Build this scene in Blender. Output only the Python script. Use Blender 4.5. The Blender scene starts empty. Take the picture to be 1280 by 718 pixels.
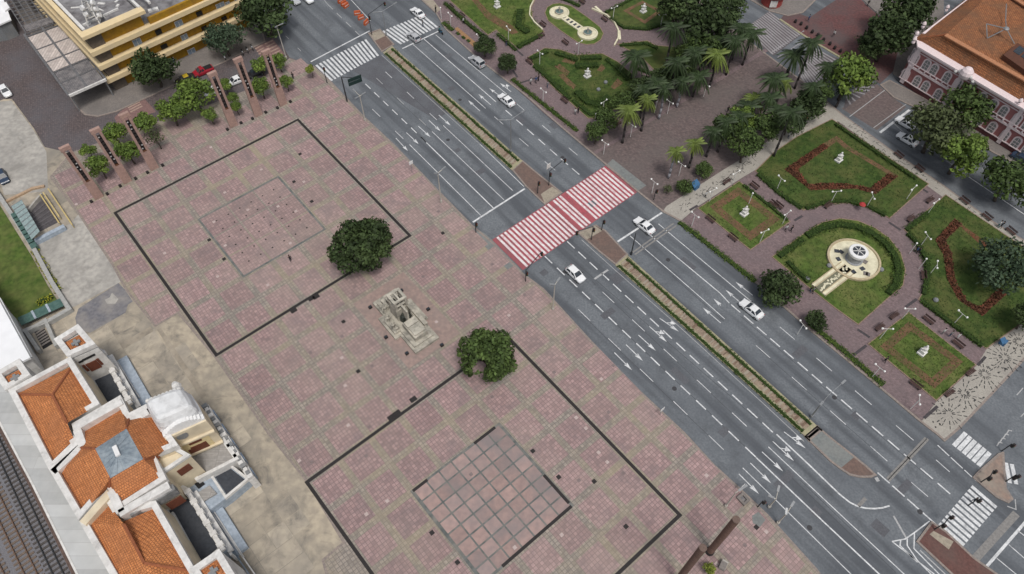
import bpy, bmesh, math, random
import numpy as np
from mathutils import Vector, Matrix
sc = bpy.context.scene
col = sc.collection
RND = random.Random(11)
# ------------------------------------------------------------------ camera, sky, sun, exposure
CAM_H, PITCH, FPX = 100.0, math.radians(55), 900.0
cam = bpy.data.objects.new('camera', bpy.data.cameras.new('camera'))
cam.data.sensor_width = 36; cam.data.lens = FPX / 1280 * 36
cam.data.clip_start = 1; cam.data.clip_end = 6000
cam.location = (0, 0, CAM_H); cam.rotation_euler = (math.pi / 2 - PITCH, 0, 0)
col.objects.link(cam); sc.camera = cam
SUN_EL, SUN_AZ = math.radians(66), math.radians(158)      # azimuth clockwise from +Y
w = bpy.data.worlds.new('World'); sc.world = w; w.use_nodes = True
nt = w.node_tree; bg = nt.nodes['Background']
sky = nt.nodes.new('ShaderNodeTexSky'); sky.sky_type = 'NISHITA'; sky.sun_disc = False
sky.sun_elevation = SUN_EL; sky.sun_rotation = SUN_AZ; sky.dust_density = 4; sky.air_density = 1.2
hs = nt.nodes.new('ShaderNodeHueSaturation'); hs.inputs['Saturation'].default_value = 0.4
nt.links.new(sky.outputs[0], hs.inputs['Color']); nt.links.new(hs.outputs[0], bg.inputs['Color'])
bg.inputs['Strength'].default_value = 0.105
sl = bpy.data.lights.new('sun', 'SUN'); sl.energy = 1.75; sl.angle = math.radians(14); sl.color = (1, .96, .9)
so = bpy.data.objects.new('sun', sl); col.objects.link(so)
sd = Vector((math.sin(SUN_AZ) * math.cos(SUN_EL), math.cos(SUN_AZ) * math.cos(SUN_EL), math.sin(SUN_EL)))
so.rotation_euler = sd.to_track_quat('Z', 'Y').to_euler(); so.location = (0, 60, 160)
sc.view_settings.view_transform = 'Standard'; sc.view_settings.look = 'None'
sc.view_settings.exposure = 0.0; sc.view_settings.gamma = 1

# ------------------------------------------------------------------ survey: photo point -> place at height z
SP, CP = math.sin(PITCH), math.cos(PITCH)
def P(px, py, z=0.0):
    dx, dy = (px - 640) / FPX, (py - 359) / FPX
    d = Vector((dx, CP - SP * dy, -SP - CP * dy)); t = (z - CAM_H) / d.z
    return Vector((d.x * t, d.y * t, z))
def PP(pts, z=0.0): return [P(x, y, z) for x, y in pts]
def proj(v):
    x, y, z = v[0], v[1], v[2] - CAM_H
    dep = y * CP - z * SP; dn = -y * SP - z * CP
    return 640 + FPX * x / dep, 359 + FPX * dn / dep
def height_at(base, top):
    b = P(*base); best = (1e9, 1)
    h = .5
    while h < 30:
        q = proj((b.x, b.y, h)); e = math.hypot(q[0] - top[0], q[1] - top[1])
        if e < best[0]: best = (e, h)
        h += .1
    return best[1]
def mpp(px, py, z=0.0): return (P(px + 5, py, z) - P(px - 5, py, z)).length / 10
YAW = math.radians(39.4)
U = Vector((math.cos(YAW), math.sin(YAW), 0)); V = Vector((math.sin(YAW), -math.cos(YAW), 0))

# ------------------------------------------------------------------ materials
def _n(t, k): return t.nodes.new(k)
MATS = {}
def mat(name, c1, c2=None, scale=3.0, rough=.85, bump=0.0, c3=None, s3=.12, metal=0.0, f3=.5, detail=5,
        tile=None, island=0.0, objrand=0.0, spec=.3, trans=0.0, coords='Object', streak=None, stain=None):
    """base colour c1..c2 by fine noise, c3 by broad patches; tile=(w,h,mortar,col,rot,offset,uv)"""
    if name in MATS: return MATS[name]
    m = bpy.data.materials.new(name); m.use_nodes = True; t = m.node_tree; L = t.links.new
    b = t.nodes['Principled BSDF']; b.inputs['Roughness'].default_value = rough; b.inputs['Metallic'].default_value = metal
    b.inputs['Specular IOR Level'].default_value = spec
    tc = _n(t, 'ShaderNodeTexCoord'); src = tc.outputs[coords]
    c2 = c2 or tuple(x * .8 for x in c1)
    nz = _n(t, 'ShaderNodeTexNoise'); nz.inputs['Scale'].default_value = scale; nz.inputs['Detail'].default_value = detail
    L(src, nz.inputs['Vector'])
    rp = _n(t, 'ShaderNodeValToRGB'); rp.color_ramp.elements[0].position = .36; rp.color_ramp.elements[1].position = .64
    rp.color_ramp.elements[0].color = (*c2, 1); rp.color_ramp.elements[1].color = (*c1, 1)
    L(nz.outputs[0], rp.inputs[0]); out = rp.outputs[0]; hgt = nz.outputs[0]
    def mix(fac, a, bb, mode='MIX'):
        x = _n(t, 'ShaderNodeMix'); x.data_type = 'RGBA'; x.blend_type = mode
        for s, v in ((x.inputs[0], fac), (x.inputs[6], a), (x.inputs[7], bb)):
            if hasattr(v, 'links'): L(v, s)
            else: s.default_value = v
        return x.outputs[2]
    if tile:
        bw, bh, mo, mc, rot, off, uv = tile
        mp = _n(t, 'ShaderNodeMapping'); mp.inputs['Rotation'].default_value = (0, 0, rot)
        L(tc.outputs['UV'] if uv else src, mp.inputs['Vector'])
        br = _n(t, 'ShaderNodeTexBrick'); br.offset = off; br.squash = 1
        for k, v in (('Scale', 1), ('Brick Width', bw), ('Row Height', bh), ('Mortar Size', mo), ('Mortar Smooth', .2), ('Bias', 0)):
            br.inputs[k].default_value = v
        br.inputs['Color1'].default_value = (.84, .84, .84, 1); br.inputs['Color2'].default_value = (1.14, 1.14, 1.14, 1)
        br.inputs['Mortar'].default_value = (1, 1, 1, 1)
        L(mp.outputs[0], br.inputs['Vector'])
        out = mix(1.0, out, br.outputs['Color'], 'MULTIPLY')
        out = mix(br.outputs['Fac'], out, (*mc, 1))
        sb = _n(t, 'ShaderNodeMath'); sb.operation = 'SUBTRACT'; L(hgt, sb.inputs[0]); L(br.outputs['Fac'], sb.inputs[1]); hgt = sb.outputs[0]
    if c3:
        n3 = _n(t, 'ShaderNodeTexNoise'); n3.inputs['Scale'].default_value = s3; n3.inputs['Detail'].default_value = 6
        n3.inputs['Roughness'].default_value = .6
        L(src, n3.inputs['Vector'])
        r3 = _n(t, 'ShaderNodeValToRGB'); r3.color_ramp.elements[0].position = .42; r3.color_ramp.elements[1].position = .66
        r3.color_ramp.elements[0].color = (0, 0, 0, 1); r3.color_ramp.elements[1].color = (f3, f3, f3, 1)
        L(n3.outputs[0], r3.inputs[0]); out = mix(r3.outputs[0], out, (*c3, 1))
    if streak:                                            # wear along the driving direction: (rot, scale across, colour, amount)
        rot, ssc, scol, sam = streak
        m0 = _n(t, 'ShaderNodeMapping'); m0.inputs['Rotation'].default_value = (0, 0, -rot); L(src, m0.inputs['Vector'])
        mp = _n(t, 'ShaderNodeMapping'); mp.inputs['Scale'].default_value = (ssc, .025, 1); L(m0.outputs[0], mp.inputs['Vector'])
        n4 = _n(t, 'ShaderNodeTexNoise'); n4.inputs['Scale'].default_value = 1; n4.inputs['Detail'].default_value = 3; L(mp.outputs[0], n4.inputs['Vector'])
        r4 = _n(t, 'ShaderNodeValToRGB'); r4.color_ramp.elements[0].position = .45; r4.color_ramp.elements[1].position = .62
        r4.color_ramp.elements[0].color = (0, 0, 0, 1); r4.color_ramp.elements[1].color = (sam, sam, sam, 1)
        L(n4.outputs[0], r4.inputs[0]); out = mix(r4.outputs[0], out, (*scol, 1))
    if stain:                                            # weathering: (colour, scale, amount)
        n5 = _n(t, 'ShaderNodeTexNoise'); n5.inputs['Scale'].default_value = stain[1]; n5.inputs['Detail'].default_value = 10; n5.inputs['Roughness'].default_value = .68
        n5.inputs['Distortion'].default_value = .6; L(src, n5.inputs['Vector'])
        r5 = _n(t, 'ShaderNodeValToRGB'); r5.color_ramp.elements[0].position = .5; r5.color_ramp.elements[1].position = .7
        r5.color_ramp.elements[0].color = (0, 0, 0, 1); r5.color_ramp.elements[1].color = (stain[2],) * 3 + (1,)
        L(n5.outputs[0], r5.inputs[0]); out = mix(r5.outputs[0], out, (*stain[0], 1))
    for amt, node, sock in ((island, 'ShaderNodeNewGeometry', 'Random Per Island'), (objrand, 'ShaderNodeObjectInfo', 'Random')):
        if amt:
            g = _n(t, node); mr = _n(t, 'ShaderNodeMapRange'); mr.inputs[3].default_value = 1 - amt; mr.inputs[4].default_value = 1 + amt
            L(g.outputs[sock], mr.inputs[0]); cb = _n(t, 'ShaderNodeCombineColor')
            for i in range(3): L(mr.outputs[0], cb.inputs[i])
            out = mix(1.0, out, cb.outputs[0], 'MULTIPLY')
    L(out, b.inputs['Base Color'])
    if bump:
        bp = _n(t, 'ShaderNodeBump'); bp.inputs['Strength'].default_value = min(1, bump); bp.inputs['Distance'].default_value = .05 * max(1, bump)
        L(hgt, bp.inputs['Height']); L(bp.outputs[0], b.inputs['Normal'])
    if trans:
        b.inputs['Transmission Weight'].default_value = trans
    MATS[name] = m; return m
# setting
ASPH = mat('asphalt', (.182, .197, .214), (.132, .144, .158), 3.2, .9, .3, (.102, .112, .127), .1, f3=.6, detail=8, streak=(YAW, .42, (.078, .085, .097), .8), stain=((.075, .08, .088), .3, .5))
GROUND = mat('city_ground', (.12, .115, .11), (.09, .09, .09), .3)
COBBLE = mat('cobble', (.17, .13, .128), (.095, .078, .08), 2.2, .9, .4, (.125, .125, .14), .1, tile=(.45, .3, .05, (.075, .065, .065), .3, .5, 0), f3=.6)
PAVEG = mat('plaza_band', (.335, .29, .25), (.235, .21, .19), 2.2, .9, .2, (.34, .285, .195), .085, tile=(.549, .549, .045, (.18, .16, .14), -YAW, 0, 0), f3=.6, detail=8, stain=((.19, .18, .165), .35, .6))
PAVEP = mat('plaza_pink', (.375, .255, .25), (.28, .2, .199), 1.3, .9, .2, (.325, .27, .232), .045, tile=(.549, .549, .045, (.215, .155, .147), -YAW, 0, 0), objrand=.08, f3=.5, detail=9, stain=((.18, .148, .15), .2, .65))
PAVER = mat('plaza_red', (.38, .268, .242), (.30, .218, .203), 1.2, .9, .1, (.23, .20, .20), .16, objrand=.12, f3=.9, detail=8)
MONP = mat('monument_paving', (.35, .255, .225), (.275, .205, .185), 1.5, .9, .1, (.24, .2, .185), .3, stain=((.17, .145, .135), .4, .6))
CONC = mat('concrete', (.47, .405, .31), (.345, .30, .24), .8, .92, .2, (.22, .205, .18), .07, f3=.9, detail=10, stain=((.13, .122, .112), .3, .75))
CONC2 = mat('pale_concrete', (.47, .445, .405), (.35, .335, .31), 1.1, .92, .2, (.25, .24, .225), .12, f3=.7, detail=9, stain=((.2, .19, .175), .4, .6))
PATCH = mat('asphalt_patch', (.20, .195, .21), (.14, .14, .155), 2, .9, .2, (.29, .27, .25), .35, f3=.8, detail=8)
CSLAB = mat('concrete_slab', (.46, .40, .315), (.35, .31, .25), .8, .92, .2, (.24, .22, .195), .09, f3=.85, detail=10, objrand=.13, stain=((.13, .122, .112), .35, .75))
STAIN = mat('stained_concrete_strip', (.30, .26, .205), (.23, .20, .165), 1.5, .92, .2, (.4, .35, .28), .3, f3=.9)
GREYP = mat('grey_ramp', (.2, .215, .21), (.155, .165, .165), 3, .9, .1, (.25, .25, .235), .3)
SIDE = mat('grey_sidewalk', (.235, .21, .195), (.17, .155, .145), 4, .9, .2, (.13, .12, .115), .25)
MOSA = mat('portuguese_pavement', (.40, .375, .33), (.31, .29, .26), 5, .9, .2, (.25, .23, .21), .2)
BLACKST = mat('black_stone', (.05, .05, .052), (.03, .03, .03), 5)
PATHM = mat('path_brick', (.245, .178, .182), (.165, .122, .128), 3, .9, .3, (.15, .12, .125), .18, tile=(.4, .2, .02, (.13, .1, .1), .4, .5, 0), f3=.6)
PROM = mat('promenade_brick', (.178, .135, .130), (.122, .096, .094), 2, .9, .3, (.135, .118, .112), .09, tile=(.5, .25, .02, (.1, .08, .08), .2, .5, 0), f3=.7)
REDSQ = mat('red_square', (.155, .07, .068), (.10, .05, .05), 2, .9, .2, (.105, .085, .085), .14, f3=.8)
KERB = mat('kerb', (.30, .25, .22), (.21, .18, .165), 4, .9)
KERBY = mat('kerb_moss', (.36, .34, .21), (.28, .25, .18), 3, .9)
PAINT = mat('road_paint', (.76, .77, .78), (.6, .61, .62), 4, .8, 0, (.40, .41, .42), .9, f3=.6, stain=((.22, .23, .24), 2.2, .7))
PAINTF = mat('worn_paint', (.46, .46, .46), (.32, .325, .33), 4, .85)
PAINTP = mat('pale_strip', (.255, .245, .235), (.19, .185, .18), 3, .9)
PAINTO = mat('tan_paint', (.40, .29, .235), (.3, .215, .18), 3, .9)
REDP = mat('red_paint', (.42, .095, .115), (.32, .07, .088), 2.5, .85, 0, (.33, .12, .13), .4, stain=((.17, .105, .112), .7, .75), streak=(YAW, .5, (.25, .09, .10), .7))
PALEST = mat('pale_stone', (.58, .545, .46), (.46, .43, .365), 1.6, .85, .2, (.25, .24, .205), .8, f3=.8, stain=((.13, .125, .11), 1.2, .7))
GRASS = mat('grass', (.095, .145, .03), (.048, .085, .016), 1.1, .95, .8, (.17, .165, .06), .2, f3=.6, detail=10, stain=((.04, .062, .014), .5, .6))
GRASSD = mat('grass_deep', (.062, .10, .022), (.028, .056, .011), 1.1, .95, .8, (.115, .115, .038), .2, f3=.7, detail=10, stain=((.026, .046, .01), .5, .6))
SOIL = mat('soil', (.19, .105, .06), (.12, .07, .042), 1.8, .95, .6, (.10, .085, .038), .45, f3=.8, stain=((.075, .085, .025), .9, .6))
REDBED = mat('red_leaf_bed', (.16, .06, .032), (.085, .038, .02), 3, .95, .8, (.17, .11, .06), .6)
BRKS = mat('median_brick', (.36, .275, .21), (.235, .175, .135), 3.2, .9, .5, (.36, .29, .21), .45, tile=(.5, .22, .03, (.16, .125, .10), 0, .5, 1), f3=.6)
MEDB = mat('median_red_paving', (.185, .125, .105), (.14, .098, .085), 3, .9, .2, (.125, .10, .09), .4)
BEIGE = mat('beige_paving', (.36, .315, .25), (.27, .235, .19), 3, .9, .2)
HEDGE = mat('hedge_leaf', (.062, .105, .02), (.03, .058, .012), 3, .9, .3, island=.35)
LEAFD = mat('leaf_dark', (.055, .084, .027), (.026, .044, .014), .35, .75, 0, island=.5)
LEAFM = mat('leaf_mid', (.075, .115, .03), (.042, .07, .018), .6, .75, 0, island=.5)
LEAFB = mat('leaf_bright', (.15, .215, .04), (.08, .13, .025), .6, .75, 0, island=.45)
LEAFY = mat('leaf_yellowgreen', (.22, .25, .045), (.14, .175, .03), .6, .75, 0, island=.4)
LEAFO = mat('leaf_olive', (.085, .105, .042), (.05, .066, .026), .6, .75, 0, island=.45)
LEAFG = mat('leaf_greygreen', (.065, .098, .055), (.036, .062, .034), .6, .75, 0, island=.45)
PALMD = mat('palm_leaf', (.038, .062, .022), (.022, .038, .013), 1, .6, 0, objrand=.35)
PALMB = mat('palm_leaf_bright', (.15, .19, .04), (.085, .12, .025), 1, .6, 0, objrand=.3)
BARK = mat('bark', (.10, .08, .065), (.06, .05, .042), 6, .95, .5)
PALMT = mat('palm_bark', (.07, .062, .06), (.045, .04, .04), 8, .95, .5)
PALMW = mat('palm_bark_grey', (.33, .33, .36), (.24, .24, .26), 8, .9, .3)
BALLAST = mat('ballast', (.23, .23, .25), (.12, .12, .135), 9, .95, 1.0, (.17, .16, .165), .3)
# built things
WHITE = mat('white_stucco', (.74, .73, .71), (.64, .63, .61), 2, .85, .1, (.45, .44, .42), .55, f3=.4, stain=((.27, .26, .25), .7, .45))
WHITEC = mat('white_clean', (.78, .78, .78), (.7, .7, .7), 3, .6)
WHITER = mat('white_canopy_roof', (.84, .85, .87), (.79, .80, .82), .6, .6)
BLUEW = mat('pale_blue_stucco', (.42, .48, .55), (.31, .365, .43), 2.5, .85, .1, (.24, .28, .33), .7)
CREAM = mat('cream_stucco', (.74, .645, .475), (.66, .57, .42), 2, .85, .1, (.42, .36, .27), .5)
BAND = mat('cream_band', (.78, .62, .37), (.70, .56, .335), 1.2, .85, 0, (.55, .46, .32), .3)
YEL = mat('yellow_wall', (.37, .205, .016), (.29, .165, .014), 1.5, .85, 0, (.24, .125, .03), .35)
YELD = mat('brown_grey_wall', (.13, .105, .085), (.095, .08, .065), 2)
ROOFT = mat('terracotta_tiles', (.68, .27, .10), (.53, .20, .072), 1.2, .85, .7, (.37, .15, .07), .3, tile=(.3, .36, .03, (.23, .085, .036), 0, .5, 1), f3=.5, detail=9, stain=((.13, .055, .03), 4.2, .75))
ROOFO = mat('old_terracotta_tiles', (.46, .185, .075), (.30, .115, .05), 1.6, .85, .8, (.17, .095, .055), .3, tile=(.32, .42, .05, (.15, .065, .033), 0, .5, 1), f3=.65, detail=9, stain=((.075, .045, .03), 3.5, .8))
RIDGE = mat('ridge_tile', (.34, .12, .055), (.24, .085, .04), 3, .85)
RIDGEP = mat('ridge_tile_pale', (.46, .22, .12), (.36, .165, .085), 3, .85)
SLATE = mat('dark_terrace', (.055, .062, .075), (.04, .045, .055), 3, .8, .1, (.075, .08, .09), .5)
SKYL = mat('skylight_glass', (.25, .30, .34), (.18, .22, .26), 2, .75, 0, (.36, .4, .43), .5, spec=.5)
GREYR = mat('grey_sheet_roof', (.42, .40, .38), (.33, .315, .30), 2, .6, .2, tile=(3, .18, .04, (.25, .24, .23), 0, 0, 1))
PLATR = mat('platform_roof', (.50, .51, .51), (.44, .45, .45), 1, .6, .1, (.40, .40, .395), .25, tile=(30, 1.6, .03, (.40, .40, .40), 0, 0, 1))
BROWNW = mat('brown_shutter', (.17, .055, .032), (.125, .042, .025), 4, .7)
DARK = mat('dark_void', (.02, .02, .022), (.014, .014, .015), 3, .8)
GLASS = mat('dark_glass', (.035, .045, .055), (.025, .03, .04), 2, .12, spec=.6)
GLASSB = mat('pale_blue_glass', (.22, .29, .38), (.16, .21, .29), 3, .3, spec=.5)
GLASSG = mat('green_glass', (.09, .16, .14), (.06, .12, .105), 2, .25, spec=.5)
PINKW = mat('pink_brick_wall', (.41, .17, .165), (.33, .135, .132), 4, .85, .2, (.28, .13, .127), .4)
PINKT = mat('pink_white_trim', (.78, .67, .68), (.68, .58, .59), 3, .8)
STEEL = mat('steel', (.34, .35, .36), (.27, .28, .29), 4, .5, metal=.5)
STEELD = mat('dark_steel', (.045, .048, .052), (.03, .032, .035), 4, .5)
GREYM = mat('grey_metal', (.22, .23, .24), (.16, .17, .18), 5, .6, 0, (.30, .29, .275), .5)
POLE = mat('pale_pole', (.50, .47, .42), (.4, .38, .34), 5, .6)
RUSTP = mat('rust_plaster', (.43, .285, .24), (.33, .22, .19), 3, .9, .1, (.22, .16, .14), .5)
CORT = mat('brown_column', (.225, .135, .108), (.17, .102, .082), 4, .8, .3, tile=(9, .35, .015, (.09, .055, .042), 0, 0, 1))
RAILM = mat('rail_rust', (.17, .105, .075), (.11, .07, .05), 6, .6)
SLEEP = mat('sleeper', (.10, .09, .085), (.065, .058, .055), 5, .9)
SLEEPB = mat('sleeper_brown', (.19, .145, .115), (.13, .10, .08), 5, .9)
STONE = mat('monument_stone', (.52, .485, .41), (.38, .355, .30), 1.6, .85, .2, (.22, .21, .185), .7, f3=.8, stain=((.10, .098, .088), .9, .75))
BRONZE = mat('bronze', (.045, .05, .042), (.028, .033, .028), 5, .5)
FOUNT = mat('fountain_cream', (.76, .72, .54), (.66, .62, .46), 2, .8, .1, (.42, .38, .26), .7)
WATER = mat('fountain_water', (.13, .19, .18), (.09, .14, .135), 3, .1, .2, spec=.6)
LAMPW = mat('lamp_globe', (.85, .85, .83), (.8, .8, .79), 3, .4)
YELR = mat('yellow_rail', (.56, .44, .2), (.46, .36, .16), 4, .6)
ORANGE = mat('orange_plastic', (.55, .13, .05), (.45, .1, .04), 4, .6)
BLUEP = mat('blue_plastic', (.06, .16, .30), (.045, .12, .23), 4, .6)
REDC = mat('red_cloth', (.42, .05, .05), (.34, .04, .04), 4, .8)
BENCHM = mat('bench_wood', (.085, .05, .045), (.06, .036, .032), 6, .8)
TYRE = mat('tyre', (.022, .022, .022), (.015, .015, .015), 6, .9)
RIM = mat('rim', (.35, .36, .37), (.28, .29, .3), 6, .4, metal=.7)
TAIL = mat('tail_red', (.32, .02, .02), (.25, .015, .015), 6, .3)
HEADL = mat('head_glass', (.75, .77, .8), (.65, .67, .7), 6, .15)
SKIN = mat('skin', (.30, .18, .125), (.27, .16, .11), 6, .7)
HAIR = mat('hair', (.025, .02, .018), (.018, .014, .012), 6, .7)
def paint(name, c, rough=.3): return mat('paint_' + name, c, tuple(x * .94 for x in c), 2, rough, spec=.5)

# ------------------------------------------------------------------ mesh builder
class MB:
    def __init__(s): s.v = []; s.f = []; s.m = []; s.mi = 0
    def add(s, vs, fs):
        o = len(s.v); s.v += [tuple(x) for x in vs]; s.f += [tuple(i + o for i in f) for f in fs]; s.m += [s.mi] * len(fs); return s
    def sheet(s, pts): return s.add(pts, [tuple(range(len(pts)))])
    def prism(s, poly, z0, z1, top=True, bottom=False):
        n = len(poly); a = sum(poly[i][0] * poly[(i + 1) % n][1] - poly[(i + 1) % n][0] * poly[i][1] for i in range(n))
        if a < 0: poly = list(poly)[::-1]
        vs = [(p[0], p[1], z0) for p in poly] + [(p[0], p[1], z1) for p in poly]
        fs = [(i, (i + 1) % n, n + (i + 1) % n, n + i) for i in range(n)]
        if top: fs.append(tuple(range(n, 2 * n)))
        if bottom: fs.append(tuple(range(n - 1, -1, -1)))
        return s.add(vs, fs)
    def box(s, c, d, rz=0.0, M=None):
        x, y, z = d[0] / 2, d[1] / 2, d[2] / 2
        vs = [Vector((sx * x, sy * y, sz * z)) for sz in (-1, 1) for sx, sy in ((-1, -1), (1, -1), (1, 1), (-1, 1))]
        R = M if M else Matrix.Rotation(rz, 3, 'Z')
        vs = [R @ v + Vector(c) for v in vs]
        return s.add(vs, [(3, 2, 1, 0), (4, 5, 6, 7), (0, 1, 5, 4), (1, 2, 6, 5), (2, 3, 7, 6), (3, 0, 4, 7)])
    def bar(s, a, b, wd, ht, up=Vector((0, 0, 1))):
        a, b = Vector(a), Vector(b); d = b - a; L = d.length
        if L < 1e-6: return s
        x = d / L; y = up.cross(x)
        if y.length < 1e-4: y = Vector((0, 1, 0)).cross(x)
        y.normalize(); z = x.cross(y)
        return s.box((a + b) / 2, (L, wd, ht), M=Matrix((x, y, z)).transposed())
    def tube(s, a, b, r0, r1=None, n=8, caps=True):
        a, b = Vector(a), Vector(b); r1 = r0 if r1 is None else r1; x = (b - a).normalized()
        y = x.orthogonal().normalized(); z = x.cross(y); vs = []
        for c, r in ((a, r0), (b, r1)):
            for i in range(n):
                t = 2 * math.pi * i / n; vs.append(c + (y * math.cos(t) + z * math.sin(t)) * r)
        fs = [(i, (i + 1) % n, n + (i + 1) % n, n + i) for i in range(n)]
        if caps: fs += [tuple(range(n - 1, -1, -1)), tuple(range(n, 2 * n))]
        return s.add(vs, fs)
    def lathe(s, c, prof, n=16, cap=True):
        vs = []
        for r, z in prof:
            for i in range(n):
                t = 2 * math.pi * i / n; vs.append((c[0] + r * math.cos(t), c[1] + r * math.sin(t), c[2] + z))
        fs = []
        for k in range(len(prof) - 1):
            for i in range(n): fs.append((k * n + i, k * n + (i + 1) % n, (k + 1) * n + (i + 1) % n, (k + 1) * n + i))
        if cap: fs.append(tuple(range((len(prof) - 1) * n, len(prof) * n)))
        return s.add(vs, fs)
    def ball(s, c, r, n=8, sz=1.0):
        k = max(3, n // 2); return s.lathe(c, [(max(.001, r * math.sin(math.pi * i / k)), -r * sz * math.cos(math.pi * i / k)) for i in range(k + 1)], n)
    def strip(s, pts, wd, z, closed=False):
        L, Rr = offset_line(pts, wd / 2, closed)
        n = len(pts); vs = [(p.x, p.y, z) for p in L] + [(p.x, p.y, z) for p in Rr]
        e = n if closed else n - 1
        return s.add(vs, [(i, n + i, n + (i + 1) % n, (i + 1) % n) for i in range(e)])
    def wall(s, pts, wd, z0, z1, closed=False):
        L, Rr = offset_line(pts, wd / 2, closed); n = len(pts); e = n if closed else n - 1
        vs = [(p.x, p.y, z) for z in (z0, z1) for q in (L, Rr) for p in q]
        fs = []
        for i in range(e):
            j = (i + 1) % n
            fs += [(2 * n + i, 3 * n + i, 3 * n + j, 2 * n + j), (i, 2 * n + i, 2 * n + j, j), (n + j, 3 * n + j, 3 * n + i, n + i)]
        if not closed: fs += [(0, n, 3 * n, 2 * n), (2 * n - 1, n - 1, 3 * n - 1, 4 * n - 1)]
        return s.add(vs, fs)
    def build(s, name, mats, parent=None, local=False, smooth=False, link=True, flip=True):
        off = Vector((0, 0, 0))
        if parent is not None and not local:
            p = parent
            while p is not None: off += p.location; p = p.parent
        me = bpy.data.meshes.new(name)
        me.from_pydata([(x[0] - off.x, x[1] - off.y, x[2] - off.z) for x in s.v], [], s.f)
        if not isinstance(mats, (list, tuple)): mats = [mats]
        for m in mats: me.materials.append(m)
        me.polygons.foreach_set('material_index', s.m)
        uv = me.uv_layers.new(name='UVMap'); me.update()
        co = [v.co for v in me.vertices]; up = Vector((0, 0, 1))
        for pl in me.polygons:
            nn = pl.normal
            if nn.z > .9995 or nn.z < -.9995: a, b = Vector((1, 0, 0)), Vector((0, 1, 0))
            else:
                a = up.cross(nn); a.normalize(); b = nn.cross(a)
            for li in pl.loop_indices:
                c = co[me.loops[li].vertex_index]; uv.data[li].uv = (c.dot(a), c.dot(b))
        if smooth: me.polygons.foreach_set('use_smooth', [True] * len(me.polygons))
        o = bpy.data.objects.new(name, me)
        if parent is not None: o.parent = parent
        if link: col.objects.link(o)
        return o
def offset_line(pts, h, closed=False):
    pts = [Vector((p[0], p[1])) for p in pts]; n = len(pts); L = []; R = []
    for i in range(n):
        a = pts[i - 1] if (i > 0 or closed) else None; c = pts[(i + 1) % n] if (i < n - 1 or closed) else None; b = pts[i]
        d1 = (b - a).normalized() if a is not None else None; d2 = (c - b).normalized() if c is not None else None
        if d1 is None: d1 = d2
        if d2 is None: d2 = d1
        n1 = Vector((-d1.y, d1.x)); n2 = Vector((-d2.y, d2.x)); m = n1 + n2
        if m.length < .2: m = n1
        m.normalize(); k = h / max(.35, m.dot(n1)); L.append(b + m * k); R.append(b - m * k)
    return L, R
def inset(poly, d):
    n = len(poly); a = sum(poly[i][0] * poly[(i + 1) % n][1] - poly[(i + 1) % n][0] * poly[i][1] for i in range(n))
    L, R = offset_line(poly, d, True); q = L if a > 0 else R
    return [Vector((p.x, p.y, 0)) for p in q]
def tag(o, label=None, cat=None, group=None, kind=None):
    if label: o['label'] = label
    if cat: o['category'] = cat
    if group: o['group'] = group
    if kind: o['kind'] = kind
    return o
def empty(name, loc=(0, 0, 0), label=None, cat=None, group=None, rz=0.0):
    o = bpy.data.objects.new(name, None); o.location = loc; o.rotation_euler = (0, 0, rz); o.empty_display_size = .2
    col.objects.link(o); return tag(o, label, cat, group)
def struct(o): o['kind'] = 'structure'; return o
def copy_tree(o, parent=None):
    c = o.copy(); col.objects.link(c)
    if parent is not None: c.parent = parent
    for ch in o.children: copy_tree(ch, c)
    return c
def kill(o):
    for ch in list(o.children): kill(ch)
    bpy.data.objects.remove(o)
# ================================================================== SETTING: ground, road, pavements
def sheet(name, px, z, m, parent=None, kind='structure'):
    o = MB().sheet(ccw(PP(px, z))).build(name, m, parent)
    if parent is None and kind: o['kind'] = kind
    return o
def ccw(p):
    a = sum(p[i][0] * p[(i + 1) % len(p)][1] - p[(i + 1) % len(p)][0] * p[i][1] for i in range(len(p)))
    return p if a > 0 else p[::-1]
def slab(name, px, z0, z1, m, kerb=None, parent=None, kw=.35):
    poly = ccw(PP(px, z1)); b = MB().prism(poly, z0, z1); o = b.build(name, m, parent)
    if parent is None: o['kind'] = 'structure'
    if kerb:
        k = MB().wall(inset(poly, kw / 2 - .03), kw, z0 + .01, z1 + .012, True).build('kerb', kerb, o)
    return o
g = MB(); S = 2600
g.sheet([(-S, -900, -.08), (S, -900, -.08), (S, 4200, -.08), (-S, 4200, -.08)]); struct(g.build('ground', GROUND))
road = sheet('road', [(-260, -170), (1540, -170), (1480, 900), (-160, 900)], 0, ASPH)
sheet('cobbled_street', [(-120, -60), (60, -60), (150, 100), (300, 20), (333, 28), (352, 55), (362, 72), (394, 84), (335, 115), (190, 175), (62, 226), (-120, 160)], .004, COBBLE)
sheet('red_paved_square', [(985, 12), (1012, 22), (1045, 0), (1070, -6), (1097, 18), (1125, 40), (1122, 84), (1100, 105), (1058, 76), (1006, 45), (975, 25)], .004, REDSQ)
sheet('brick_crossing', [(1052, 136), (1096, 105), (1116, 122), (1133, 134), (1096, 163)], .004, PROM)
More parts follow.
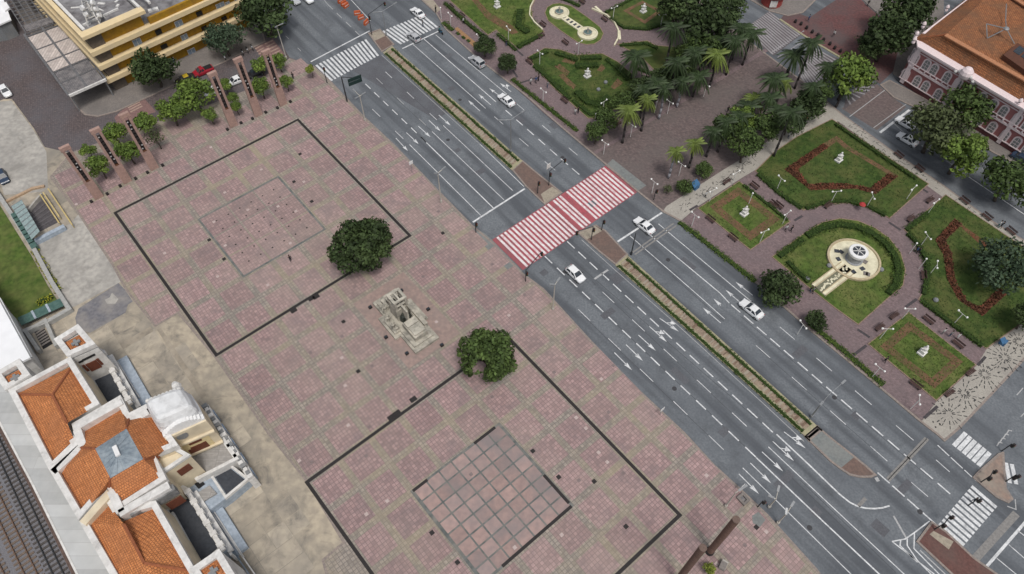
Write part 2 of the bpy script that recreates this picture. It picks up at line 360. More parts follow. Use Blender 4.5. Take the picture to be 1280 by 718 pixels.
# -- station forecourt and plaza
FORE = [(-60, 150), (5, 124), (15, 124), (42, 160), (56, 184), (90, 192), (140, 190), (400, 500), (470, 760), (-120, 760), (-120, 300)]
fore = slab('forecourt', FORE, -.05, .10, CONC)
for nm, pts, m in (
    ('paving_patch', [(94, 398), (98, 386), (110, 378), (148, 354), (156, 362), (166, 377), (160, 381), (157, 391), (113, 416), (97, 412)], PATCH),
    ('paving_patch', [(140, 366), (137, 372), (131, 375), (134, 380), (144, 380), (148, 374)], CONC2),
    ('paving_patch', [(66, 362), (41, 305), (56, 290), (88, 280), (98, 268), (140, 332), (152, 352), (100, 380), (88, 386)], CONC2),
    ('paving_patch', [(-10, 190), (-10, 128), (14, 126), (40, 160), (58, 190), (60, 235), (52, 240), (5, 244)], CONC2),
    ('paving_patch', [(150, 430), (188, 408), (192, 414), (154, 437)], STAIN),
    ('paving_patch', [(196, 412), (201, 410), (258, 494), (252, 499)], STAIN)):
    MB().sheet(ccw(PP(pts, .114 if m is not CONC2 or pts[0][0] != 140 else .118))).build(nm, m, fore)
PLAZA = [(62, 222), (88, 191), (140, 173), (205, 149), (262, 131), (318, 109), (338, 92), (362, 73), (393, 83), (415, 103), (456.7, 147), (493, 181), (552, 242), (590, 281),
         (615, 302), (653, 341), (680, 361), (740, 427), (800, 488.5), (855.7, 540.5), (893, 581), (928, 613), (960, 643.5), (1021, 711), (1060, 765), (420, 765),
         (402, 700), (428, 678), (383, 603), (334, 542), (291, 480), (268, 447), (222, 392), (212, 398), (194, 409), (180, 392), (164, 372), (155, 360), (140, 332), (95, 264)]
plaza = slab('plaza_pavement', PLAZA, -.05, .12, PAVEG, KERB)
# panels of pink tile laid between the bands; the grid follows the two black framed squares
cor = [((0, 0), (144.2, 267.3)), ((7, 0), (371.4, 150)), ((7, 7), (512.6, 296.6)), ((0, 7), (268.3, 442.8)), ((0, 12), (384.7, 605.7)), ((7, 19), (848.2, 652.1)),
       ((1, 9), (350.3, 477.5)), ((1, 10), (373.8, 507.2)), ((2, 9), (397, 463)), ((2, 10), (417.5, 485)), ((2, 11), (436, 513)), ((1, 11), (394, 540)), ((6, 16), (720, 553)), ((6, 17), (771 - 24, 608))]
A = []
for (gu, gv), px in cor:
    q = P(*px); x, y = q.x, q.y
    A += [[gu, gv, 1, 0, 0, 0, -x * gu, -x * gv, -x], [0, 0, 0, gu, gv, 1, -y * gu, -y * gv, -y]]
_, _, vt = np.linalg.svd(np.array(A)); HM = vt[-1].reshape(3, 3)
def G(u, v, z=.12):
    q = HM @ np.array([u, v, 1]); return Vector((q[0] / q[2], q[1] / q[2], z))
def inside(p, poly):
    c = False; n = len(poly)
    for i in range(n):
        a, b = poly[i], poly[i - 1]
        if (a[1] > p[1]) != (b[1] > p[1]) and p[0] < (b[0] - a[0]) * (p[1] - a[1]) / (b[1] - a[1]) + a[0]: c = not c
    return c
pw = [Vector((p.x, p.y, 0)) for p in PP(PLAZA, .12)]
def clip(poly, a, b):                                      # keep the part left of a->b
    o = []; n = len(poly)
    def sd_(p): return (b[0] - a[0]) * (p[1] - a[1]) - (b[1] - a[1]) * (p[0] - a[0])
    for i in range(n):
        p, q = poly[i], poly[(i + 1) % n]; sp, sq = sd_(p), sd_(q)
        if sp >= 0: o.append(p)
        if (sp >= 0) != (sq >= 0): o.append(p + (q - p) * (sp / (sp - sq)))
    return o
kline = [P(x, y, .12) for x, y in ((393, 83), (456.7, 147), (590, 281), (680, 361), (855.7, 540.5), (960, 643.5), (1060, 765))]
INNER1 = [(2, 2), (5, 2), (5, 5), (2, 5)]; INNER2 = [(2.03, 14), (4.98, 14), (4.98, 17), (2.03, 17)]
for i in range(-5, 11):
    for j in range(-8, 26):
        if 2 <= i < 5 and (2 <= j < 5 or 14 <= j < 17): continue
        if 4 <= i < 6 and 8 <= j < 11: continue
        bw = .1
        q = [G(i + bw, j + bw), G(i + 1 - bw, j + bw), G(i + 1 - bw, j + 1 - bw), G(i + bw, j + 1 - bw)]
        ins = [inside(p, pw) for p in q]
        if not all(ins):
            if i >= 7:
                for k in range(len(kline) - 1):
                    a, b = kline[k], kline[k + 1]; d = (b - a).normalized(); nrm = Vector((-d.y, d.x, 0))
                    if min((p - a).dot(d) for p in q) < (b - a).length + 1 and max((p - a).dot(d) for p in q) > -1:
                        aa = a - nrm * .45; bb = b - nrm * .45
                        q = clip(q, bb, aa)
                        if len(q) < 3: break
                if len(q) < 3 or not inside(sum(q, Vector()) / len(q), pw): continue
            elif sum(ins) < 2 or not inside(sum(q, Vector()) / 4, pw): continue
            elif i < 0 or j < 0:
                q = [p if inside(p, pw) else None for p in q]
                if None in q: continue
            else: continue
        MB().prism(q, .10, .127 + RND.random() * .006).build('tile_panel', PAVEP, plaza)
fw = [Vector((p.x, p.y, 0)) for p in PP(FORE, .1)]
for i in range(-24, 4):                                    # cast slabs of the forecourt
    for j in range(-10, 46):
        q = [G(i * .5 + a, j * .5 + b_, .1) for a, b_ in ((.008, .008), (.492, .008), (.492, .492), (.008, .492))]
        if i % 2 == 0 and (j // 2) % 3: q = [G(i * .5 + a, j * .5 + b_, .1) for a, b_ in ((.008, .008), (.992, .008), (.992, .492), (.008, .492))]
        elif (j // 2) % 3: continue
        c = sum(q, Vector()) / 4; s_ = proj(c)
        if not (-30 < s_[0] < 480 and 110 < s_[1] < 740) or any(inside(p, pw) for p in q) or not all(inside(p, fw) for p in q): continue
        MB().prism(q, .08, .104 + RND.random() * .004).build('concrete_slab', CSLAB, fore)
def gl(pts, wd, z0, z1, name, m, closed=False):
    return MB().wall([G(*p) for p in pts], wd, z0, z1, closed).build(name, m, plaza)
DRN = mat('drain_grate', (.035, .03, .03), (.02, .018, .018), 6, .7)
DRNG = mat('drain_green', (.155, .165, .16), (.10, .11, .108), 1.5, .9, 0, (.26, .24, .21), .5)
gl([(0, 0), (7, 0), (7, 7), (0, 7)], .5, .1, .142, 'drain_channel', DRN, True)
gl([(0, 12), (7, 12), (7, 19), (0, 19)], .5, .1, .142, 'drain_channel', DRN, True)
# fountain squares inside: slabs with jets
for i in range(3):
    for j in range(3):
        q = [G(2 + i + .03, 2 + j + .03), G(3 + i - .03, 2 + j + .03), G(3 + i - .03, 3 + j - .03), G(2 + i + .03, 3 + j - .03)]
        MB().prism(q, .1, .13).build('tile_panel', PAVEP, plaza)
b2 = MB().prism([G(*p) for p in INNER2], .1, .123).build('fountain_base', DRNG, plaza)
for i in range(7):
    for j in range(8):
        u0, v0 = 2.03 + i * 2.95 / 7, 14 + j * 3 / 8; du, dv = 2.95 / 7, 3 / 8; e = .023
        q = [G(u0 + e, v0 + e), G(u0 + du - e, v0 + e), G(u0 + du - e, v0 + dv - e), G(u0 + e, v0 + dv - e)]
        MB().prism(q, .1, .131 + RND.random() * .006).build('paving_slab', PAVER, plaza)
gl([(2, 2), (5, 2), (5, 5), (2, 5)], .38, .1, .134, 'gutter', DRNG, True)
gl([(2, 14), (5, 14), (5, 17), (2, 17)], .42, .1, .134, 'gutter', DRNG, True)
for a, b in (((2.02, 14), (2.5, 14)), ((4.1, 14), (4.85, 14)), ((4.98, 15.9), (4.98, 16.9)), ((2.6, 17), (4.98, 17))):
    gl([a, b], .45, .1, .143, 'open_gutter', DRN)
for i in range(1, 7):
    for j in range(1, 7):
        c = G(2 + i * 3 / 7, 2 + j * 3 / 7)
        MB().tube((c.x, c.y, .12), (c.x, c.y, .145), .16, n=8).build('water_jet', DRN, plaza)
for u, v in ((1.86, 3), (1.86, 4), (5.3, 2.55), (5.3, 3.7), (6.15, 1.55), (1.75, 15.2), (1.8, 16.2), (5.2, 15.2), (5.25, 16.2), (5.9, 16.9), (3.5, 8.4), (2.9, 10.1), (7.9, 7.6), (5.7, 18.3), (8.3, 20.5)):
    c = G(u, v); MB().box((c.x, c.y, .135), (.6, .6, .03), YAW).build('manhole_cover', DRN, plaza)
for u, v in ((3.2, 7.06), (3.35, 7.1), (2.55, 7.1), (2.8, 11.9), (3.0, 11.9), (3.6, 11.85)):
    c = G(u, v); MB().box((c.x, c.y, .137), (1.1, .8, .03), YAW).build('drain_lid', DRN, plaza)
MB().prism([G(4.08, 8.05), G(5.98, 8.05), G(5.98, 10.98), G(4.08, 10.98)], .1, .13).build('monument_apron', MONP, plaza)
slab('crossing_ramp', [(606, 292), (615, 300), (653, 339), (640, 343), (598, 300), (590, 283)], .0, .125, GREYP)
m = MB(); m2 = MB(); r = random.Random(21)                   # odd replaced tiles and litter on the plaza
for k in range(130):
    u, v = r.uniform(-2, 8.8), r.uniform(-3, 21)
    if abs((u % 1) - .5) > .38 or abs((v % 1) - .5) > .38: continue
    c = G(u, v, .137)
    if inside(c, pw): (m if r.random() < .55 else m2).box(c, (.5, .5, .012), YAW)
for b_, mm in ((m, mat('pale_tile', (.48, .40, .38), (.42, .33, .31), 3)), (m2, mat('dark_tile', (.22, .175, .17), (.18, .14, .14), 3))): o = b_.build('odd_tiles', mm, plaza); o['kind'] = 'stuff'
# -- carriageway islands
def island(px, m, kerb=KERB): return slab('traffic_island', px, -.05, .13, m, kerb, kw=.3)
i1 = island([(640, 212.5), (653, 200.5), (668, 213), (703, 241), (681, 256), (657, 233)], MEDB)
MB().prism(PP([(676, 243), (690, 233.5), (701, 241), (681, 254.5)], .13), .1, .136).build('paving', BEIGE, i1)
i2 = island([(721, 290.5), (745, 281), (757, 288), (785, 318), (770, 331.5), (748, 314)], MEDB)
MB().prism(PP([(723, 291), (743.5, 282.5), (753, 288.5), (733, 300)], .13), .1, .136).build('paving', BEIGE, i2)
i3 = island([(1005, 545), (1021, 532), (1044, 551), (1067, 569), (1083, 582), (1096, 594), (1089, 597), (1075, 597), (1062, 594), (1050, 586), (1038, 577)], GREYP)
MB().prism(PP([(1051.5, 585), (1068.5, 571), (1083, 583), (1094, 594), (1088, 596), (1075, 595.8), (1062, 592.5)], .13), .1, .136).build('paving', MEDB, i3)
i3b = island([(1003, 542), (1009, 543), (1022, 532), (1028, 538), (1011, 552)], MEDB)
i4 = island([(460, 41.5), (475, 36), (493, 55.5), (477, 65)], MEDB)
MB().prism(PP([(462, 43), (474.5, 37.5), (482, 45), (467, 52)], .13), .1, .136).build('paving', BEIGE, i4)
i5 = island([(1164.5, 651.5), (1145.5, 677), (1200, 728), (1262, 728), (1218, 697), (1183, 664)], mat('island_red', (.15, .075, .065), (.11, .056, .05), 3, .9, .2, (.12, .09, .08), .3))
MB().prism(PP([(1162, 668), (1167, 664), (1192, 677), (1186, 687)], .13), .1, .136).build('paving', BEIGE, i5)
i6 = island([(1255, 565), (1258, 610), (1267, 624), (1261, 629), (1246, 622), (1216, 597), (1222, 590), (1248, 567)], mat('island_worn', (.30, .22, .18), (.22, .17, .145), 2, .9, .2, (.3, .27, .23), .35, f3=.7))
# -- planted median: two beds
def median(p0, p1, q0, q1, seed, step):
    """p: edge towards the plaza, q: edge towards the gardens"""
    a, b, c, d = P(*p0), P(*p1), P(*q1), P(*q0)
    o = slab('median_bed', [p0, p1, q1, q0], -.05, .15, KERBY)
    ln = lambda s, t: (a.lerp(b, t)).lerp(d.lerp(c, t), s)
    for s0, s1, nm, m, z in ((.28, .72, 'brick_paving', BRKS, .17),):
        MB().prism([ln(s0, .012), ln(s1, .012), ln(s1, .985), ln(s0, .985)], .1, z).build(nm, m, o)
    r = random.Random(seed); L = (b - a).length; n = int(L / step)
    for k in range(n):                                     # transverse stone strips lying in the brick
        t = .015 + .965 * (k + r.random() * .5) / n; x = ln(.29, t); y = ln(.71, t)
        if r.random() < .8: MB().bar((x.x, x.y, .175), (y.x, y.y, .175), .14 + r.random() * .3, .03).build('stone_strip', BEIGE if r.random() < .7 else SOILM, o)
    return o, ln
SOILM = mat('strip_brown', (.22, .15, .105), (.15, .105, .08), 3)
med1, ln1 = median((478.5, 66), (640, 213), (490, 57.5), (653, 201), 3, .75)
med2, ln2 = median((769, 331.5), (1006, 545), (784, 319), (1021, 532), 4, .75)

# -- promenade and gardens pavement on the far side of the avenue
GARD = [(520, -60), (514, -12), (545, 17), (556, 36), (600, 76), (660, 122), (700, 158), (757, 206), (796, 239), (828, 264.5), (851, 277), (900, 318), (955, 362), (1010, 411), (1060, 452), (1110, 493.5),
        (1148, 525.5), (1172, 544), (1181, 552), (1200, 536), (1240, 494), (1290, 440), (1350, 392), (1350, 342), (1290, 306), (1240, 276), (1180, 232), (1112, 186), (1052, 142), (1010, 106), (940, 54), (915, 36), (880, 8), (850, -60)]
prom = slab('promenade_pavement', GARD, -.05, .12, PROM, KERB)
def over(name, px, z, m, parent=None): return MB().prism(ccw(PP(px, z)), .05, z).build(name, m, parent or prom)
over('garden_path', [(546, 18), (514, -12), (520, -50), (870, -50), (880, 5), (860, 60), (835, 100), (800, 140), (742, 168), (728, 176), (690, 150), (640, 106), (600, 76), (556, 33)], .124, PATHM)
over('garden_path', [(852, 276), (930, 222), (1045, 146), (1180, 236), (1290, 308), (1345, 344), (1345, 390), (1290, 440), (1170, 503), (1152, 524), (1110, 493), (1060, 451), (1010, 410), (955, 361), (900, 317)], .124, PATHM)
over('pale_sidewalk', [(828, 265), (833, 258), (905, 212), (946, 187), (975, 165), (1008, 148), (1000, 132), (1010, 106), (1052, 142), (1112, 186), (1180, 232), (1240, 276), (1290, 306), (1349, 342), (1347, 357), (1290, 322), (1240, 292), (1175, 244),
     (1110, 197), (1048, 152), (1030, 158), (955, 206), (925, 224), (871, 259), (851, 276.5)], .128, MOSA)
over('mosaic_sidewalk', [(1152, 527), (1170, 503), (1221, 457), (1233, 437), (1290, 394), (1330, 362), (1335, 398), (1290, 440), (1240, 494), (1200, 536), (1181, 550), (1173, 542)], .128, MOSA)
over('grey_ramp', [(757, 207), (766, 199), (808, 232), (797, 239)], .128, GREYP)
over('corner_sidewalk', [(512, -12), (545, 16), (520, -40), (548, -40), (546, -4), (527, 12)][0:1] + [(546, 16), (551, 12), (530, -14), (520, -40)], .128, BEIGE)
over('promenade_kerb_line', [(742, 190), (745, 193), (905, 98), (960, 64), (956, 61), (902, 95)], .128, PATHM)
slab('building_sidewalk', [(1100, 106), (1112, 100), (1170, 130), (1290, 196), (1400, 258), (1400, 276), (1290, 216), (1240, 190), (1160, 142), (1117, 122)], -.05, .12, SIDE, KERB)
slab('corner_sidewalk', [(930, -40), (938, 0), (962, 14), (985, 20), (1004, 16), (1028, -8), (1030, -50)], -.05, .12, SIDE, KERB)
slab('corner_sidewalk', [(1070, -8), (1097, 17), (1128, 40), (1116, 92), (1128, 100), (1180, 60), (1180, -60), (1075, -60)], -.05, .12, SIDE)
ys = slab('yellow_building_sidewalk', [(85, 118), (96, 135), (106, 144), (122, 146), (145, 140), (180, 124), (215, 108), (236, 97), (280, 78), (332, 52), (325, 28), (300, 20), (140, 60), (20, -80), (-40, -80), (40, 45)], -.05, .12, SIDE, KERB)
# black stone flowers of the mosaic sidewalk: hundreds of small setts, one object
m = MB(); r = random.Random(5)
for cx, cy, rad in ((1186, 517, 3.2), (1205, 492, 3.2), (1231, 468, 3.6), (1256, 447, 3.2), (1274, 428, 2.6)):
    c = P(cx, cy, .13)
    for k in range(16):
        a = 2 * math.pi * k / 16 + r.random() * .2
        for r0, r1 in ((.45, 1.0), (1.25, 1.9), (2.1, 2.7)):
            if r.random() < .8 and r1 <= rad:
                d = Vector((math.cos(a), math.sin(a), 0)); m.bar(c + d * r0, c + d * (r1 - .1 * r.random()), .09 + r.random() * .06, .02)
for k in range(46):
    t = r.random(); x, y = 1165 + t * 112, 524 - t * 100; c = P(x + r.uniform(-8, 22), y + r.uniform(-4, 16), .131)
    if inside(c, [P(q[0], q[1], .12) for q in ((1152, 527), (1170, 503), (1221, 457), (1290, 394), (1290, 440), (1200, 536), (1181, 550))]): m.box(c, (.2 + .2 * r.random(), .2, .02), r.random() * 3)
o = m.build('mosaic_setts', BLACKST, prom); o['kind'] = 'stuff'
m = MB()
for k in range(150):                                       # flecked pattern on the sidewalk beside the promenade and the street
    if k < 80: t = r.random(); c = P(848 + t * 100, 262 - t * 68 + r.uniform(-5, 8), .131)
    else: t = r.random(); c = P(1056 + t * 224, 150 + t * 158 + r.uniform(-3, 6), .131)
    m.bar(c, c + Vector((r.uniform(-.7, .7), r.uniform(-.7, .7), 0)), .09, .02)
o = m.build('mosaic_setts', BLACKST, prom); o['kind'] = 'stuff'

# ================================================================== road markings (thin paint sheets on the road)
def line(a, b, wd=.15, m=PAINT, z=.008, name='lane_line'):
    A_, B_ = P(*a, z), P(*b, z); return MB().strip([A_, B_], wd, z).build(name, m, road)
def dashes(a, b, n, L=2.0, wd=.17, name='lane_dash', m=PAINT):
    """n intervals from the start of the first dash to the start of the last"""
    A_, B_ = P(*a, .008), P(*b, .008); d = (B_ - A_).normalized()
    for k in range(n + 1):
        s = A_.lerp(B_, k / n); MB().strip([s, s + d * L], wd, .008).build(name, m, road)
def arrow(tail, head, turn=0, m=PAINT, name='lane_arrow', wd=.14):
    z = .009; t, h = P(*tail, z), P(*head, z); d = (h - t).normalized(); s = Vector((-d.y, d.x, 0)); k = MB(); hl = 1.5
    k.strip([t, h - d * (hl * .9 if turn != 2 else 0)], wd, z)
    k.sheet([h, h - d * hl + s * .34, h - d * hl * .85, h - d * hl - s * .34])
    if turn:
        e = t + d * (h - t).length * .35; q = s * turn
        e2 = e + d * .55 + q * .5; k.strip([e, e2], wd, z + .001)
        k.sheet(ccw([e2 + d * .75 + q * .35, e2 - d * .25 + q * .45, e2 + d * .15 - q * .35]))
    return k.build(name, m, road)
# lower carriageway, crossing to bottom right corner
dashes((709, 302), (953, 528.5), 15, 2.0, .2)
dashes((681, 320.5), (931.6, 559), 14, 2.0, .2)
dashes((753, 365), (915, 516), 4, 2.9, .11)
dashes((723, 387), (886, 544.5), 4, 2.9, .11)
line((945, 572), (1029, 652), .2); line((1029, 652), (1112, 730), .2)
line((960.5, 558.8), (1059.7, 652), .13); line((1059.7, 652), (1140, 727), .13)
line((928.4, 585), (960, 615.7), .12); line((960, 615.7), (1075, 729), .12)
line((727, 300), (768, 337), .1, PAINTF); line((768, 337), (853, 412), .1, PAINTF); line((853, 412), (960, 510), .1, PAINTF); line((960, 510), (1005, 552), .1, PAINTF)
MB().strip(PP([(970.6, 543), (1010, 580), (1049.5, 618), (1062, 628), (1072, 633), (1082, 635.5), (1093, 636), (1103, 635), (1112, 632.5)], .008), .22, .008).build('lane_line', PAINT, road)
line((1117, 645), (1133, 673), .25, PAINTF)
for pts in ([(1162, 651.6), (1143, 666), (1131.5, 674), (1115, 677)], [(1115, 677), (1145, 700), (1168, 718)], [(1134, 673), (1134, 682), (1147, 701), (1166, 720)], [(1143, 667), (1142.5, 686), (1176, 720)], [(1126, 675), (1125, 682), (1147, 703)], [(1150, 688), (1186, 722)]):
    MB().strip(PP(pts, .0085 + .0008 * len(pts)), .16, .0085 + .0008 * len(pts)).build('hatching', PAINTF if len(pts) == 2 else PAINT, road)
for t, h, tu in (((768, 441), (790, 463), 0), ((782.5, 431), (803.7, 451.5), 0), ((798, 419), (819.8, 438.7), 0), ((811.5, 408), (833.6, 427.7), 1), ((824.5, 398), (848.6, 414.7), 1),
                 ((923.5, 592.5), (949, 618), 0), ((938, 579), (964, 604.5), 0), ((952.5, 565), (979, 589.5), 0), ((966, 552), (992.5, 576.5), 1), ((980, 540), (1007, 560.5), 1)): arrow(t, h, tu)
# lower carriageway, upper part
dashes((456.7, 105), (526, 171.5), 6, 2.0, .19)
line((526, 171.5), (617, 260.5), .19)
dashes((465.5, 136.7), (494, 164), 1, 2.9, .11); dashes((470.5, 97.8), (523.6, 148.5), 2, 2.5, .11, m=PAINTF); dashes((481.8, 90), (537, 141.7), 2, 2.6, .11)
line((512, 181), (601, 269.5), .13); line((540, 164.6), (630, 250), .12); line((554, 157), (641, 238.5), .12)
line((477, 69), (600, 180.5), .1, PAINTF); line((600, 180.5), (655, 233.5), .12)
line((591, 278), (656, 236), .34, name='stop_line')
for t, h in (((548.5, 144), (563, 157)), ((536, 150.5), (550.5, 164)), ((523, 158), (538, 171.5)), ((508, 166), (523.2, 180.2)), ((495, 173), (509.8, 188.8))): arrow(t, h)
# upper carriageway
line((516.6, 56), (607, 135.7), .13); line((530, 49), (620, 127.6), .17); line((544.7, 43.8), (634, 118.4), .13)
line((503, 61), (548, 39.3), .32, name='stop_line')
for t, h, tu in (((600, 139), (585.3, 125.7), 0), ((613.5, 131.3), (598.2, 118), 0), ((625.5, 120.5), (611.6, 110.6), 0), ((639, 115), (625, 104), -1)): arrow(t, h, tu)
dashes((632, 138), (673, 174), 3, 2.1, .19); dashes((687.6, 187), (715, 210.6), 2, 2.1, .19)
dashes((618, 146), (649, 173), 1, 2.9, .11); line((681, 202), (694, 213), .11, name='lane_dash'); dashes((646, 130), (711, 185), 2, 2.6, .11)
line((772, 302.3), (827.5, 266), .36, name='stop_line')
line((787.5, 295), (873.5, 370), .13); line((873.5, 370), (906, 399), .13); line((811.5, 293), (900, 366.5), .17); line((900, 366.5), (911.6, 379), .17); line((823, 280), (939, 377), .13)
line((790.5, 316), (842, 279.5), .3, PAINTP, name='trench_line'); line((793.5, 318.5), (845.5, 282), .3, PAINTP, name='trench_line')
for t, h in (((901, 404), (878.5, 384.7)), ((901, 382), (892, 373.6)), ((926, 379), (907, 362.5)), ((941, 369.5), (919.5, 352.6))): arrow(t, h)
dashes((914, 381), (1172, 604), 14, 2.0, .2)
dashes((975, 409), (1120, 532), 3, 3.0, .11); dashes((945, 432), (1088, 558), 3, 2.9, .11); line((1139, 603), (1160, 621), .11, name='lane_dash'); line((1170, 575), (1187, 590), .11, name='lane_dash')
dashes((1172, 556.7), (1205.5, 587.7), 2, 2.0, .16); dashes((1097, 591), (1153.4, 641), 3, 2.0, .2)
line((1109, 599), (1157.5, 547.5), .38, PAINTP, name='trench_line'); line((1111, 601), (1160, 549), .38, PAINTP, name='trench_line')
line((1270.6, 642), (1196, 724), 1.0, PAINTP, name='trench_line')
line((1231, 711), (1285, 649), .36, name='stop_line'); line((1246, 698), (1275, 722), .12); line((1261, 681), (1292, 708), .12); line((1273, 664), (1292, 679), .14)
line((1073, 633), (1082, 623), .5, PAINTP, name='trench_line'); line((760, 337.5), (743, 349), .35, PAINTF, name='trench_line'); line((1095, 597), (1098, 602), .5, PAINTF)
# cross street top left
line((388.5, 77.3), (462, 38.8), .32, name='stop_line'); dashes((410, 6), (444, 39), 3, 2.3, .15, m=PAINTF); line((437, -2), (463, 26), .14); dashes((357, 45), (372, 60), 1, 1.5, .1, m=PAINTF)
line((352, -18), (364, 0), .13, PAINTF); line((400, -6), (410, 6), .12, PAINTF)
MB().sheet(ccw(PP([(440, 88), (476, 70), (560, 140), (545, 150)], .0055))).build('resurfaced_patch', mat('tar_patch', (.115, .117, .13), (.088, .09, .1), 4, .9, .2, (.14, .15, .165), .3), road)
for k, (px, py) in enumerate(((575, 125), (703, 197), (835, 325), (1043, 497), (560, 175), (706, 340), (843, 486), (1012, 660), (1150, 640))):
    c = P(px, py, .007); MB().tube((c.x, c.y, .002), (c.x, c.y, .011), .38, n=14).build('manhole_cover', mat('iron_cover', (.06, .06, .065), (.04, .04, .044), 5, .6), road)
for px, py, wx, wy in ((680, 341, 1.3, 1.1), (564.5, 110.5, 1.3, 1.2), (544, 90, 1, 1), (694, 156, 2, 1.8), (774, 346, 3, 2), (600, 215, 2.2, 1.2), (572, 188, 1.2, 1.0), (722, 352, 1.4, 1.4), (760, 392, 2.6, 1.1), (850, 470, 1.2, 3.2), (905, 540, 1.6, 1.2), (980, 600, 3.4, 1.2), (1020, 640, 1.3, 1.3), (860, 330, 1.2, 3.0), (1000, 440, 2.8, 1.2), (1070, 520, 1.2, 1.2), (1130, 610, 3, 1.1), (1100, 660, 1.5, 2.2), (740, 255, 1.3, 1.3), (560, 70, 2, 1.2), (650, 150, 1.2, 2.4)):
    c = P(px, py, .006); MB().box((c.x, c.y, .003), (wx, wy, .008), YAW).build('asphalt_repair', MATS['tar_patch'], road)
# right streets
line((1100, 166), (1137, 137.5), .5, name='stop_line'); line((1062, 146), (1107, 112), .16, PAINTF); line((1092, 160), (1133, 130), .14, PAINTF)
line((1118, 155), (1130, 166), .12, PAINTF); line((1152, 182), (1167, 191), .15); line((1183, 201), (1208, 219), .12, PAINTF); line((1203, 216), (1292, 276), .16); line((1228, 211), (1240, 219), .12, PAINTF)
for a, b in (((1251, 593), (1259, 583)), ((1271, 494), (1279, 485)), ((1276, 521), (1286, 511))): line(a, b, .14, PAINTF)
for k, (x, y) in enumerate(((1248, 556), (1252, 551), (1256, 546), (1260, 541))):
    MB().strip(PP([(x - 2, y + 2), (x + 1, y - 3), (x + 5, y - 2)], .008 + k * .0005), .16, .008 + k * .0005).build('chevron', PAINTF, road)
MB().strip(PP([(1259, 633), (1270, 637), (1269, 624)], .008), .14, .008).build('hatching', PAINTF, road)
# tar seams between the lanes
SEAM = mat('tar_seam', (.085, .09, .10), (.065, .07, .078), 4, .9)
for a, b in (((740, 352), (745, 357)), ((758, 370), (925, 526)), ((712, 322), (960, 536)), ((728, 365), (935, 562)), ((726, 392), (890, 549)), ((925, 395), (1165, 600)), ((948, 436), (1100, 569)), ((470, 100), (560, 183)), ((484, 92), (540, 144)), ((1000, 600), (1120, 716)), ((975, 583), (1090, 694)), ((640, 142), (690, 184)), ((840, 345), (905, 402))):
    line(a, b, .09, SEAM, .0065, 'tar_seam')
# zebra crossings
def zebra(tl, tr, bl, br, ts, name, wd, m=PAINT, base=None, bm=None):
    z = .012; root = None
    if base: MB().sheet(ccw(PP([tl, tr, br, bl], .006))).build(base, bm, road)
    a, b, c, d = P(*tl, z), P(*tr, z), P(*bl, z), P(*br, z); e = .015
    for t in ts:
        p, q = a.lerp(b, t), c.lerp(d, t); MB().strip([p.lerp(q, e), q.lerp(p, e)], wd, z).build(name, m, road)
ts = [.998 - .0325 * k for k in range(1, 13)]; ts = [t - .0 for t in ts]
red = ([.972 - .0305 * k for k in range(12)] + [.575, .546, .517] + [.467 - .0305 * k for k in range(15)])
WP = mat('white_paint_bright', (.78, .77, .77), (.66, .63, .63), 3, .8, 0, (.55, .33, .35), .7, f3=.6, stain=((.45, .22, .24), 1.4, .6))
zebra((615, 300), (757, 207), (653.5, 338), (796.5, 240.5), red, 'crossing_stripe', .44, WP, 'red_crossing', REDP)
zebra((393.5, 82), (459, 48), (414, 102), (475.5, 69), [(k + .35) / 15 for k in range(15)], 'crossing_stripe', .48)
zebra((477, 39), (530, 17), (501, 56), (549.5, 33.5), [(k + .3) / 12 for k in range(12)], 'crossing_stripe', .5)
zebra((1173, 655), (1217, 604), (1205, 683), (1249, 631.5), [(k + .2) / 11 for k in range(11)], 'crossing_stripe', .52)
zebra((1207, 540.5), (1238, 566), (1191.5, 557.5), (1223, 583), [(k + .1) / 5.2 for k in range(6)], 'crossing_stripe', .62)
zebra((1257, 578), (1265, 580), (1262, 604.5), (1271, 606), [.05, .95], 'crossing_stripe', .55)
zebra((940, 16), (965, 12), (941, 52), (962, 69), [], 'crossing_stripe', .5)
ZG = mat('grey_paint', (.33, .315, .325), (.25, .24, .25), 3, .9, 0, (.19, .17, .175), .3, f3=.7)
ZD = mat('dark_speed_table', (.12, .105, .11), (.09, .08, .085), 3, .9)
for q in ([(962, 14), (1001, 44), (967, 70), (940, 51), (930, 36)], [(1009, 59), (1049, 74), (1052, 90), (1012, 122), (1000, 108), (998, 85)], [(1080, 4), (1098, -10), (1122, 18), (1103, 24)], [(1058, 120), (1080, 100), (1096, 106), (1054, 138)]):
    MB().sheet(ccw(PP(q, .006))).build('raised_table', ZD, road)
def zline(a0, a1, b0, b1, n, wd=.42):
    z = .011
    for k in range(n):
        t = (k + .5) / n; line((a0[0] + (a1[0] - a0[0]) * t, a0[1] + (a1[1] - a0[1]) * t), (b0[0] + (b1[0] - b0[0]) * t, b0[1] + (b1[1] - b0[1]) * t), wd, ZG, z, 'crossing_stripe')
zline((962, 14), (931, 36), (1001, 43), (965, 69), 14); zline((1021, 60), (998, 92), (1051, 77), (1014, 120), 15)
zline((1072, 108), (1057, 122), (1096, 107), (1060, 133), 6); zline((1095, -8), (1082, 5), (1119, 17), (1105, 23), 7)
for q in ((964, 66, 1003, 40), (972, 72, 1010, 48)):
    dashes(q[:2], q[2:], 14, .6, .25, 'dotted_line', ZG)
